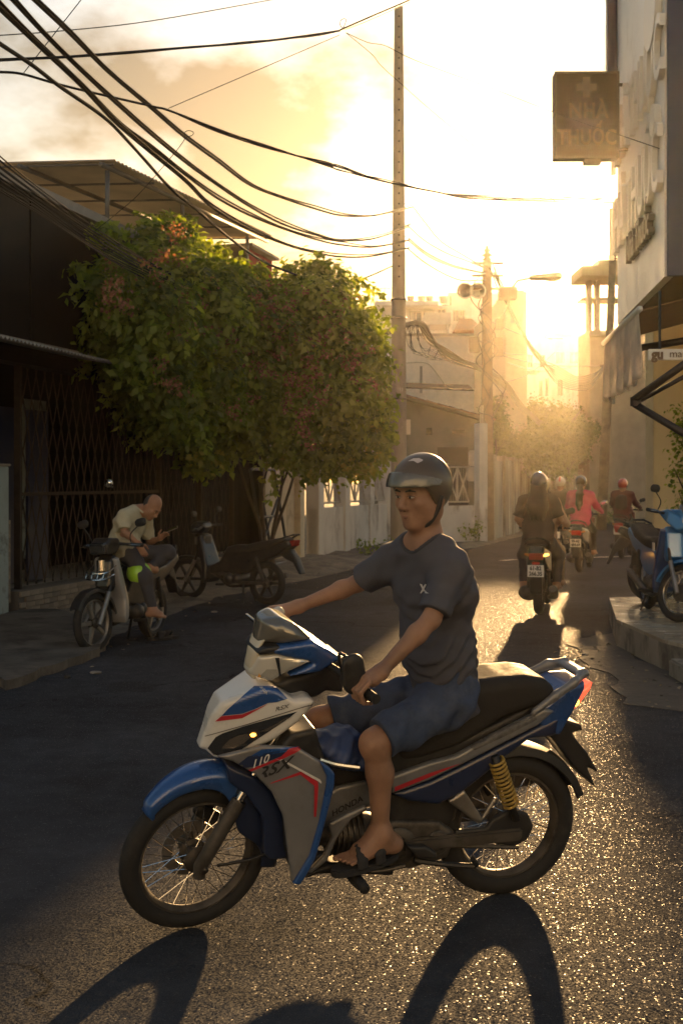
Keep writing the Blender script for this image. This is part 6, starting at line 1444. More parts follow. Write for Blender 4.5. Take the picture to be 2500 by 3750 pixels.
def foot(bl, ank, heel, toe, upv, f=1.0):
    d = (toe - heel).normalized(); L_ = (toe - heel).length; upv = Vector(upv).normalized(); s = d.cross(upv).normalized()
    bl.cap(ank, .036 * f, heel + upv * .026 * f, .030 * f, .03).cap(heel + upv * .026 * f, .029 * f, heel + d * L_ * .62 + upv * .024 * f, .026 * f, .03, s, 1.35).cap(ank, .034 * f, heel + d * L_ * .58 + upv * .032 * f, .025 * f, .035, s, 1.3)
    for i in range(5):
        b = heel + d * L_ * (.68 - .02 * i) + s * (.030 - .0155 * i) * f + upv * .018 * f; e = heel + d * L_ * (.98 - .035 * i) + s * (.034 - .018 * i) * f + upv * .012 * f
        bl.cap(b, (.013 if i == 0 else .010) * f, e, (.011 if i == 0 else .0078) * f, .006)
def limb_body(bl, j, f, belly=1.0):
    """trunk, arms and legs from the joints j"""
    ac = (j['lsh'] - j['rsh']).normalized(); hc = (j['lhip'] - j['rhip']).normalized()
    bl.cap(j['pel'], .118 * f, j['waist'], .105 * f * belly, .05, hc, 1.40).cap(j['waist'], .105 * f * belly, j['chest'], .108 * f, .05, ac, 1.42).cap(j['chest'], .105 * f, j['neck'] - (j['neck'] - j['chest']) * .25, .070 * f, .05, ac, 1.9)
    bl.cap(j['neck'] - (j['neck'] - j['chest']) * .2, .066 * f, j['skull'], .056 * f, .03)
    for s in 'lr': bl.cap(j['neck'].lerp(j['skull'], .15), .040 * f, j[s + 'sh'].lerp(j['neck'], .35), .042 * f, .05)
    for s in 'lr':
        bl.cap(j['neck'] * .6 + j[s + 'sh'] * .4, .048 * f, j[s + 'sh'], .054 * f, .05)
        bl.cap(j[s + 'sh'], .050 * f, j[s + 'el'], .035 * f, .03); m = j[s + 'el'].lerp(j[s + 'wr'], .28)
        bl.cap(j[s + 'el'], .034 * f, m, .037 * f, .02).cap(m, .036 * f, j[s + 'wr'], .0235 * f, .02)
        bl.cap(j[s + 'hip'], .085 * f, j[s + 'kn'], .056 * f, .05); m = j[s + 'kn'].lerp(j[s + 'an'], .33); bk = j.get(s + 'calf', V3(0, 0, 0))
        bl.cap(j[s + 'kn'], .053 * f, m + bk, .050 * f, .03).cap(m + bk, .050 * f, j[s + 'an'], .031 * f, .03).ell(j[s + 'kn'] + (j[s + 'kn'] - j[s + 'hip']).normalized() * .018, (.038 * f, .034 * f, .045 * f), None, .02)
def shirt_blob(j, f, ease=.012, long_=False, belly=1.0, hem=None):
    b = Blob(.05); ac = (j['lsh'] - j['rsh']).normalized(); hc = (j['lhip'] - j['rhip']).normalized(); e = ease
    lo_ = j['pel'] + (j['pel'] - j['waist']).normalized() * .03 if hem is None else hem
    b.cap(lo_, .118 * f + e * 1.5, j['waist'], .108 * f * belly + e * 1.4, .06, hc, 1.42).cap(j['waist'], .108 * f * belly + e * 1.4, j['chest'], .110 * f + e, .06, ac, 1.45).cap(j['chest'], .108 * f + e, j['neck'] - (j['neck'] - j['chest']) * .22, .072 * f + e * 1.1, .05, ac, 1.95)
    cuts = []
    for s in 'lr':
        b.cap(j['neck'] * .55 + j[s + 'sh'] * .45, .053 * f + e * 1.0, j[s + 'sh'], .058 * f + e * .7, .05)
        el = j[s + 'el']
        if long_:
            b.cap(j[s + 'sh'], .057 * f + e, el, .046 * f + e, .04).cap(el, .045 * f + e, j[s + 'wr'], .031 * f + e, .03)
        else:
            end = j[s + 'sh'].lerp(el, .80); b.cap(j[s + 'sh'], .056 * f + e * .7, end, .050 * f + e * 1.3, .04)
    return b
def trouser_blob(j, f, ease=.010, to=1.0):
    b = Blob(.05); hc = (j['lhip'] - j['rhip']).normalized()
    b.cap(j['pel'], .120 * f + ease, j['pel'].lerp(j['waist'], .6), .108 * f + ease, .05, hc, 1.42)
    for s in 'lr':
        kn = j[s + 'kn']; b.cap(j[s + 'hip'], .09 * f + ease, kn if to > .5 else j[s + 'hip'].lerp(kn, to * 2), .060 * f + ease * 1.6, .06)
        if to > .5: b.cap(kn, .060 * f + ease, kn.lerp(j[s + 'an'], min(1, (to - .5) * 2)), .042 * f + ease, .04)
    return b
def mul_cut(fs):                      # intersection of half spaces only inside a ball: used to square off sleeves and hems
    return fs
def hem_cut(p, d, rad):
    """removes what lies beyond p along d, within rad of p"""
    d = Vector(d).normalized()
    def fn(x, y, z):
        a = (x - p.x) * d.x + (y - p.y) * d.y + (z - p.z) * d.z; r = np.sqrt((x - p.x) ** 2 + (y - p.y) ** 2 + (z - p.z) ** 2) - rad
        return np.minimum(a, -r)
    return fn
def neck_cut(c, d, rad):
    def fn(x, y, z): return rad - np.sqrt((x - c.x) ** 2 + (y - c.y) ** 2 + (z - c.z) ** 2)
    return fn
def folds(amp, fx, fy, fz, ph=0.0):
    def fn(x, y, z): return amp * (np.sin(fx * x + fy * y * .7 + fz * z + ph + 1.4 * np.sin(fz * .35 * z + fx * .3 * x)) + .6 * np.sin(fx * 1.7 * x - fy * y + fz * .6 * z + 2 * ph) + .5 * np.sin(fx * .6 * x + fy * 1.3 * y - fz * 1.6 * z))
    return fn
def head_frame(c, f, up=(0, 0, 1)):
    f = Vector(f).normalized(); l = Vector(up).cross(f).normalized(); u = f.cross(l); return basis(c, f, l, u)
def half_helmet(parent, hf, s, m, peak=True, hh=.005, name='helmet', peak_m=None, low=-.055, front=.042, strap=True):
    I = hf.inverted()
    def loc(x, y, z):
        return [(x * I[i][0] + y * I[i][1] + z * I[i][2] + I[i][3]) / s for i in range(3)]
    def fn(x, y, z):
        a, b, c = loc(x, y, z); q = np.sqrt(((a + .012) / .130) ** 2 + (b / .108) ** 2 + ((c - .040) / .122) ** 2); d = (q - 1) * .112
        qi = np.sqrt(((a + .012) / .113) ** 2 + (b / .092) ** 2 + ((c - .036) / .108) ** 2); d = np.maximum(d, -(qi - 1) * .098)
        low_ = front + (low - front) * np.clip((.072 - a) / .085, 0, 1) ** 1.3
        return np.maximum(d, (low_ - c) * .9) * s
    r = .15 * s; c = hf.translation + hf.to_3x3() @ V3(-.01, 0, .03) * s
    o = field_mesh(name, fn, c - V3(r, r, r), c + V3(r, r, r), hh, m, parent, 1)
    if peak:
        def fp(x, y, z):
            a, b, c_ = loc(x, y, z); q = np.sqrt(((a - .000) / .147) ** 2 + (b / .1130) ** 2 + ((c_ - .030) / .128) ** 2); d = np.abs((q - 1) * .115) - .0035
            d = np.maximum(d, (.012 - a) * .8 + (.04 - c_) * .5); d = np.maximum(d, (c_ - (.062 + .34 * a)) * .9); return np.maximum(d, (.044 - .06 * (.14 - a)) - c_) * s
        r2 = .17 * s; field_mesh('visor', fp, c - V3(r2, r2, r2), c + V3(r2, r2, r2), hh, peak_m or m, o, 1)
    if strap:
        P = lambda x, y, z: hf @ V3(x * s, y * s, z * s)
        for q in (1, -1):
            MB().tube(smooth_path([P(.0, q * .100, .0), P(.010, q * .088, -.050), P(.030, q * .058, -.103), P(.042, 0, -.128)], 4), .0085 * s, 6).build('strap', M_bk, o, True)
    return o
def bike_person(name, label, M0): pass

# ---------------------------------------------------------------- the rider in the foreground
def hero_rider():
    J = H_.J; s2b = lambda p: steer @ p
    j = dict(pel=J(1640, 2520, 0), waist=J(1602, 2380, 0), chest=J(1590, 2150, 0), neck=J(1556, 1990, 0),
             lsh=J(1652, 2085, .165), rsh=J(1440, 2050, -.165), lel=J(1578, 2268, .235), lwr=J(1392, 2462, .275), rel=J(1312, 2135, -.27), rwr=J(1092, 2222, -.30),
             lhip=J(1630, 2570, .095), rhip=J(1600, 2530, -.095), lkn=J(1372, 2722, .165), lan=J(1392, 3050, .150), rkn=J(1172, 2640, -.165))
    j['ran'] = V3(j['lan'].x + .02, -.16, j['lan'].z); hc = J(1540, 1812, 0.0); fdir = V3(math.cos(math.radians(30)), math.sin(math.radians(30)), -.05)
    hf = head_frame(hc, fdir, (0.03, -.10, 1)); s = .97; j['skull'] = hf @ V3(-.015, 0, -.03)
    j['lcalf'] = V3(-.012, 0, 0); j['rcalf'] = V3(-.012, 0, 0)
    b = Blob(.03); limb_body(b, j, .91, 1.0); head_blob(b, hf, s)
    gL = s2b(V3(gl.x - .006, .315, gl.z)); gR = s2b(V3(grr.x - .016, -.315, grr.z)); axl = (steer.to_3x3() @ V3(-.1, 1, 0)); axr = (steer.to_3x3() @ V3(-.1, -1, 0)); fw = steer.to_3x3() @ V3(1, 0, .0)
    grip_hand(b, j['lwr'], gL, axl, fw, V3(0, 0, 1)); grip_hand(b, j['rwr'], gR, axr, fw, V3(0, 0, 1))
    toeL, heelL = J(1238, 3170, .175), J(1440, 3112, .14); upf = V3(.1, 0, 1)
    foot(b, j['lan'], heelL, toeL, upf, .98); toeR = V3(toeL.x, -.19, toeL.z); heelR = V3(heelL.x, -.15, heelL.z); foot(b, j['ran'], heelR, toeR, upf, .98)
    body = b.mesh('person', .0055, M_skin, None, 1); body.matrix_world = MH
    tag(body, 'helmeted man in grey T-shirt and denim shorts riding the foreground motorbike', 'person')
    for o in []: pass
    face_bits(hf, s, body, MH); lips(hf, s, body)
    # T-shirt
    sb = shirt_blob(j, .91, .010, hem=J(1640, 2560, 0), belly=1.0); cuts = []
    for q in 'lr':
        d = (j[q + 'el'] - j[q + 'sh']).normalized(); cuts.append(hem_cut(j[q + 'sh'].lerp(j[q + 'el'], .86), d, .10))
    cuts.append(neck_cut(j['neck'] + V3(.035, .01, .052), None, .080)); hemd = (j['pel'] - j['waist']).normalized(); cuts.append(hem_cut(J(1690, 2580, 0), hemd, .4))
    shirt = sb.mesh('t_shirt', .0055, mat('slate_cotton', (.064, .068, .088), .85, var=.12, vs=18, bump=.1, bs=300), body, 1, cut=cuts,
        wrinkle=lambda x, y, z: folds(.0024, 62, 40, 58)(x, y, z) + .0050 * np.sin(95 * (z - 1.15) + 26 * x + 9 * np.sin(14 * x + 8 * y)) * np.exp(-((z - .98) / .13) ** 2))
    nb = j['neck'] + V3(.035, .01, .052)
    sb.mesh('collar', .005, mat('slate_rib', (.045, .048, .060), .9), shirt, 1, grow=.0035, cut=[neck_cut(nb, None, .079), lambda x, y, z: np.sqrt((x - nb.x) ** 2 + (y - nb.y) ** 2 + (z - nb.z) ** 2) - .093])
    # shorts
    tb = trouser_blob(j, .91, .012, .5); cuts = []
    for q in 'lr':
        d = (j[q + 'kn'] - j[q + 'hip']).normalized(); cuts.append(hem_cut(j[q + 'hip'].lerp(j[q + 'kn'], .90), d, .14))
    tb.mesh('shorts', .006, mat('navy_denim', (.038, .058, .112), .9, var=.25, vs=22, bump=.15, bs=260, dirt=(.08, .10, .15), ds=9, dth=(.5, .75)), body, 1, cut=cuts, wrinkle=folds(.0055, 46, 20, 34, 1.0))
    # helmet, strap, hair edge
    M_hm = mat('grey_brown_helmet', (.085, .068, .050), .38, 0, coat=.25, var=.12, vs=4)
    hl_ = half_helmet(body, hf, s * .97, M_hm, True, .005, peak_m=mat('smoke_visor', (.13, .125, .105), .2, coat=.8), low=-.085, front=.040)
    hb = Blob(.01); P = lambda x, y, z: hf @ V3(x * s, y * s, z * s)
    hb.ell(P(-.025, 0, -.005), (.088 * s, .083 * s, .075 * s), hf); hb.mesh('hair', .006, M_hair, body, 1, cut=[plane_cut(P(.03, 0, 0), hf.to_3x3() @ V3(1, 0, .2)), plane_cut(P(-.02, 0, -.07), hf.to_3x3() @ V3(.3, 0, -1)), plane_cut(P(0, 0, .02), hf.to_3x3() @ V3(0, 0, 1))])
    # ear pads
    for q in (1, -1):
        e = Blob(.01); e.cap(P(-.01, q * .088, .02), .022 * s, P(-.002, q * .082, -.045), .012 * s, flat=tuple(hf.to_3x3() @ V3(0, 1, 0)), fs=.35); e.mesh('ear_flap', .005, M_bk, hl_)
    bvs = [o for o in (hl_,)]
    # printed marks
    class Fq: pass
    Dz = lambda x, y: (1350 + .2551 * x, 1620 + .2551 * y)
    decal('graphic', Dz, [(560, 275), (640, 235), (720, 232), (775, 255), (770, 270), (700, 305), (640, 270)], hl_, mat('helmet_graphic', (.55, .50, .48), .3), off=.002)
    E_ = lambda x, y: (850 + .6378 * x, 1600 + .6378 * y)
    decal('chest_mark', E_, [(1078, 842), (1092, 846), (1096, 860), (1110, 842), (1118, 846), (1104, 872), (1118, 892), (1132, 900), (1112, 900), (1098, 884), (1086, 898), (1080, 896), (1092, 872)], shirt, mat('print_white', (.55, .55, .55), .8), off=.003)
    # sandals
    Msd = mat('sandal_rubber', (.022, .022, .025), .8, var=.2)
    for nm, hl2, tl2, an in (('l', heelL, toeL, j['lan']), ('r', heelR, toeR, j['ran'])):
        d = (tl2 - hl2).normalized(); L_ = (tl2 - hl2).length; sdv = d.cross(upf).normalized(); uu = sdv.cross(d)
        Ms = basis(hl2 - uu * .014 - d * .02, d, -sdv, uu); pl = []
        for k in range(24):
            a = 2 * math.pi * k / 24; c_, s_ = math.cos(a), math.sin(a); pl.append(((L_ + .05) / 2 * (1 + c_ * 1.0), (.042 + .010 * (c_ > 0) * c_) * s_))
        so = MB().prism(pl, (-.022, .004), Ms).build('sandal', Msd, body, bevel=.004)
        for t0, hgt, wd in ((.60, .062, .030), (.28, .088, .024)):
            ring = [hl2 + d * (L_ * t0 + .014 * math.cos(math.pi * k / 8)) + (-sdv) * .046 * math.cos(math.pi * k / 8) + uu * (hgt * math.sin(math.pi * k / 8) - .010) for k in range(9)]
            Blob(.004).chain(ring, [.0085] * 9, flat=d, fs=2.6).mesh('strap', .005, Msd, so)
    return body
hero = hero_rider()
# ================================================================== OTHER MOTORBIKES, SCOOTERS, PEOPLE
def pn(name, pts, yc, w, m, parent, h=.012, r=.02, it=1): return panel(name, pts, yc, w, m, parent, h, r, it)
def tb_(name, pts, r, m, parent, n=8): return MB().tube(smooth_path([Vector(p) for p in pts], 4) if len(pts) > 2 else [Vector(p) for p in pts], r, n).build(name, m, parent, True, auto=True)
def plate(parent, M0, l1, l2, w=.19, hgt=.14):
    p = MB().box((-w / 2, -.003, -hgt / 2), (w / 2, .003, hgt / 2), M=M0).build('number_plate', mat('plate_white_paint', (.72, .70, .66), .4), parent, bevel=.002)
    fr_ = MB()
    for a, b in (((-w / 2, -.005, -hgt / 2 - .004), (w / 2, .0, -hgt / 2 + .004)), ((-w / 2, -.005, hgt / 2 - .004), (w / 2, .0, hgt / 2 + .004))): pass
    for t, z in ((l1, hgt * .22), (l2, -hgt * .24)):
        if t: text_obj('lettering', t, hgt * .47, M0 @ basis((0, -.0045, z), (1, 0, 0), (0, 0, 1), (0, -1, 0)), mat('plate_black', (.02, .02, .02), .5), p, bold=.003, sx=.86)
    return p
def bike_common(e, wb, R, st, cast, tw=.075, rim_m=None, front_hub=.05, disc=None, n=40):
    wheel(e, 'rear_wheel', Matrix.Translation((0, 0, R)) @ RX, R, tw + .008, cast=cast, rim_m=rim_m, hub=.06, hubw=.07, n=n)
    wheel(e, 'front_wheel', st @ Matrix.Translation((wb, 0, R)) @ RX, R, tw, cast=cast, rim_m=rim_m, hub=front_hub, hubw=.065, disc=disc, n=n)
def underbone(label, rear, front, col, col2, seat_m, lean=0.0, steer_d=0.0, cast=0, rim_m=None, square=True, lz=0.0, h=.012, mirrors=True, hub=.05, group=None):
    M, wb = lean_frame(rear, front, lean); e = empty('motorbike', mw=M, label=label, cat='motorbike', group=group); R = .28; k = wb / 1.2
    sa = st_a; sp = V3(wb - .03, 0, R); st = Matrix.Translation(sp) @ Matrix.Rotation(math.radians(steer_d), 4, sa) @ Matrix.Translation(-sp)
    bike_common(e, wb, R, st, cast, rim_m=rim_m, front_hub=hub)
    X = lambda pts: [(x * k, z) for x, z in pts]
    def turn(o): o.matrix_local = st; return o
    for s in (1, -1):
        t0 = V3(wb + .01, s * .075, R - .02); t1 = sp + sa * .30 + V3(0, s * .075, 0); t2 = sp + sa * .62 + V3(0, s * .075, 0)
        turn(tb_('fork_slider', [t0, t1], .024, M_alu, e, 10)); turn(tb_('fork_tube', [t1, t2], .016, M_bk, e, 10))
        tb_('shock_absorber', [(-.01, s * .11, R + .04), (.09 * k, s * .11, .62)], .024, M_bk, e); MB().box((-.02, s * .095 - .012, R - .02), (.45 * k, s * .095 + .012, R + .02)).build('swing_arm', M_dal, e, bevel=.006)
        tb_('footpeg', [(.58 * k, s * .1, .24), (.58 * k, s * .25, .25)], .016, M_rub, e)
        g0, g1, g2 = V3(wb - .30, s * .05, 1.0), V3(wb - .34, s * .22, .985), V3(wb - .365, s * .34, .975)
        turn(tb_('handlebar', [g0, g1], .014, M_bk, e)); turn(tb_('grip', [g1, g2], .018, M_rub, e)); turn(tb_('brake_lever', [g1 + V3(.03, 0, 0), g1 + V3(.06, s * .03, 0), g2 + V3(.05, 0, 0)], .007, M_chr, e, 6))
        if mirrors:
            turn(tb_('mirror_stem', [g1 + V3(0, 0, .02), g1 + V3(.03, s * .02, .10), g1 + V3(.01, s * .09, .17)], .006, M_bk, e, 6)); b = Blob(.01); c = g1 + V3(.0, s * .11, .20); b.cap(c + V3(0, -.02, 0), .04, c + V3(0, .03, .01), .042, flat=(1, 0, 0), fs=.35); turn(b.mesh('mirror', .008, M_bk, e))
    turn(arc_guard('front_mudguard', R + .035, .058, math.radians(-170), math.radians(-28), (wb, 0, R), col, e))
    turn(pn('headlight_nacelle', [(wb - .13, .90), (wb - .12, 1.0), (wb - .19, 1.06), (wb - .33, 1.05), (wb - .36, .98), (wb - .28, .90)], 0, .10, col, e, h, .025))
    if not square:
        turn(pn('front_visor', [(wb - .10, .98), (wb - .20, 1.12), (wb - .26, 1.12), (wb - .20, 1.0)], 0, lambda x, z: .10 - .05 * np.clip((z - .98) / .14, 0, 1), M_smoke, e, h * .8, .02)); turn(pn('cowl_side', [(wb - .06, .90), (wb - .12, .98), (wb - .30, 1.04), (wb - .42, 1.0), (wb - .30, .92), (wb - .16, .84)], 0, lambda x, z: .06 + .09 * np.clip((wb - .06 - x) / .2, 0, 1), col, e, h, .02))
    if square: turn(pn('headlight', [(wb - .10, .91), (wb - .09, 1.0), (wb - .15, 1.02), (wb - .15, .90)], 0, .085, M_dkl, e, h * .8, .012))
    else: turn(pn('headlight', [(wb - .08, .93), (wb - .12, 1.01), (wb - .18, 1.0), (wb - .15, .91)], 0, .09, M_lens, e, h * .8, .02))
    if square: turn(MB().lathe([(.045, -.08), (.045, .02), (.0, .03)], 16, Matrix.Translation((wb - .16, 0, .83))).build('front_canister', M_chr, e, True, auto=True))
    pn('nose_cowl', X([(1.04, .60), (1.01, .84), (.95, .90), (.88, .88), (.88, .62), (.95, .55)]), 0, .085, col, e, h, .03)
    pn('leg_shield', X([(.98, .86), (.92, .88), (.86, .70), (.80, .48), (.80, .30), (.85, .24), (.88, .30), (.88, .48), (.93, .62)]), 0, lambda x, z: .12 + .05 * np.clip((.9 - z) / .5, 0, 1), col2, e, h, .02)
    pn('main_body', X([(.84, .46), (.66, .54), (.58, .66), (.30, .70), (-.10, .74), (-.36, .84), (-.40, .78), (-.20, .64), (.02, .56), (.20, .42), (.40, .36), (.62, .40), (.80, .36)]), 0, lambda x, z: .085 + .04 * np.clip(.6 - x, 0, 1), col, e, h, .02)
    pn('seat', X([(.62, .62), (.55, .73), (.42, .765), (.25, .77), (.08, .81), (-.10, .845), (-.28, .88), (-.34, .85), (-.10, .73), (.30, .66)]), 0, lambda x, z: .125 - .04 * np.clip((x - .2) / .4, 0, 1), seat_m, e, h, .04)
    b = Blob(.01); 
    for s in (1, -1): b.chain([(-.08 * k, s * .12, .78), (-.32 * k, s * .115, .88), (-.42 * k, s * .06, .915)], [.012, .012, .012])
    b.cap((-.42 * k, .06, .915), .012, (-.42 * k, -.06, .915), .012); b.mesh('grab_rail', h * .8, M_bk, e)
    pn('tail_light', X([(-.36, .84), (-.44, .85), (-.42, .77), (-.36, .76)]), 0, .07, mat('red_lens', (.30, .02, .015), .2, coat=1.0), e, h * .8, .012)
    pn('rear_mudguard', X([(-.20, .66), (-.36, .73), (-.44, .62), (-.52, .42), (-.49, .41), (-.40, .56), (-.30, .60)]), 0, .06, M_bk, e, h, .008)
    b = Blob(.02); b.cap((.50 * k, -.08, .32), .08, (.50 * k, .08, .32), .08).cap((.38 * k, -.07, .33), .07, (.38 * k, .07, .33), .07).cap((.58 * k, 0, .35), .06, (.74 * k, 0, .37), .055, flat=(0, 1, 0), fs=1.3); b.mesh('engine', h, M_dal, e)
    tb_('silencer', [(.72 * k, -.04, .30), (.62 * k, -.11, .20), (.35 * k, -.13, .24), (.05, -.14, .32), (-.22, -.14, .38)], [.02] * 7 + [.04] * 9 + [.03], M_dal, e, 12)
    for s in (1, -1): tb_('centre_stand', [(.30 * k, s * .07, .26), (.26 * k, s * .14, .012)], .014, M_bk, e)
    return e, st, M
def scooter(label, pos, az, s, col, plate_txt, lit='brake', h=.012, plate_z=.50, rail=True, lean=0.0, mirror_m=None, group=None):
    d = V3(math.sin(math.radians(az)), math.cos(math.radians(az)), 0); M, wb = lean_frame(pos, pos + d * 1.25, lean); M = M @ Matrix.Scale(s, 4)
    e = empty('scooter', mw=M, label=label, cat='scooter', group=group); R = .245
    wheel(e, 'rear_wheel', Matrix.Translation((0, 0, R)) @ RX, R, .11, cast=5, hub=.06, hubw=.07, n=36); wheel(e, 'front_wheel', Matrix.Translation((1.25, 0, R)) @ RX, R, .09, cast=5, n=36)
    pn('rear_body', [(.52, .40), (.50, .70), (.25, .76), (-.10, .80), (-.34, .86), (-.40, .78), (-.34, .66), (-.22, .56), (.0, .50), (.25, .40)], 0, lambda x, z: .155 - .07 * np.clip((-x - .05) / .35, 0, 1), col, e, h, .04)
    pn('seat', [(.58, .72), (.50, .80), (.20, .82), (-.15, .85), (-.30, .88), (-.34, .85), (-.2, .79), (.2, .75)], 0, .145, M_seat, e, h, .045)
    pn('floorboard', [(.95, .30), (.95, .36), (.50, .38), (.45, .28), (.55, .22), (.9, .24)], 0, .17, M_bk, e, h, .02)
    pn('leg_shield', [(1.06, .95), (.98, .98), (.90, .60), (.90, .30), (.98, .25), (1.02, .5)], 0, lambda x, z: .15 + .06 * np.clip(.8 - z, 0, .4), col, e, h, .03)
    pn('front_mudguard', [(1.45, .36), (1.40, .48), (1.25, .54), (1.08, .48), (1.02, .36), (1.06, .36), (1.14, .46), (1.25, .50), (1.37, .45), (1.42, .35)], 0, .07, col, e, h, .01)
    pn('handlebar_cover', [(1.06, .98), (1.02, 1.08), (.92, 1.09), (.88, 1.0), (.95, .95)], 0, .11, col, e, h, .03)
    for q in (1, -1):
        tb_('handlebar', [(.93, q * .08, 1.03), (.86, q * .33, 1.02)], .017, M_rub, e); tb_('mirror_stem', [(.92, q * .16, 1.05), (.93, q * .24, 1.15), (.90, q * .29, 1.20)], .007, M_bk, e, 6)
        b = Blob(.01); b.cap((.89, q * .285, 1.23), .040, (.89, q * .345, 1.245), .044, flat=(1, 0, 0), fs=.35); b.mesh('mirror', .01, mirror_m or M_bk, e)
        tb_('fork', [(1.25, q * .07, R), (1.08, q * .06, .62)], .02, M_bk, e); tb_('shock_absorber', [(-.02, q * .12, .28), (-.02, q * .12, .58)], .025, M_bk, e)
    pn('tail_light', [(-.36, .76), (-.43, .77), (-.41, .69), (-.35, .68)], 0, .085, mat('brake_light_lit', (.5, .03, .01), .2, emit=(1, .12, .03), es=2.5) if lit == 'brake' else mat('red_lens', (.30, .02, .015), .2), e, .008, .012)
    for q in (1, -1): 
        b = Blob(.01); b.cap((-.34, q * .085, .74), .022, (-.31, q * .13, .75), .02, flat=(0, 0, 1), fs=.8); b.mesh('rear_indicator', .008, M_amb if (lit == 'turn' and q < 0) else mat('amber_lens_unlit', (.5, .2, .04), .2), e)
    if lit == 'turn': MB().box((-.432, -.045, .635), (-.415, .045, .665)).build('tail_reflector', mat('brake_light_lit', (.5, .03, .01)), e, bevel=.004)
    pn('rear_mudguard', [(-.32, .62), (-.42, .66), (-.43, .46), (-.40, .30), (-.35, .27), (-.34, .45)], 0, .075, M_bk, e, h, .012)
    plate(e, basis((-.455, 0, plate_z), (0, -1, 0), (1, 0, 0), (0, 0, 1)), *plate_txt)
    b = Blob(.03); b.cap((.25, .06, .28), .10, (0, .13, .25), .085).cap((.05, .10, .26), .09, (.05, .17, .26), .085); b.mesh('engine', h, M_dal, e)
    tb_('silencer', [(.35, -.10, .18), (.1, -.17, .22), (-.1, -.19, .28), (-.30, -.19, .34)], [.03] * 5 + [.055] * 7 + [.045], M_dal, e, 12)
    if rail:
        b = Blob(.012)
        pts = [(-.05, .15, .83), (-.25, .14, .90), (-.36, .08, .935), (-.38, 0, .945)]
        b.chain(pts, [.013] * 4).chain([(x, -y, z) for x, y, z in pts], [.013] * 4); b.mesh('grab_rail', .009, M_bk, e)
    return e, M
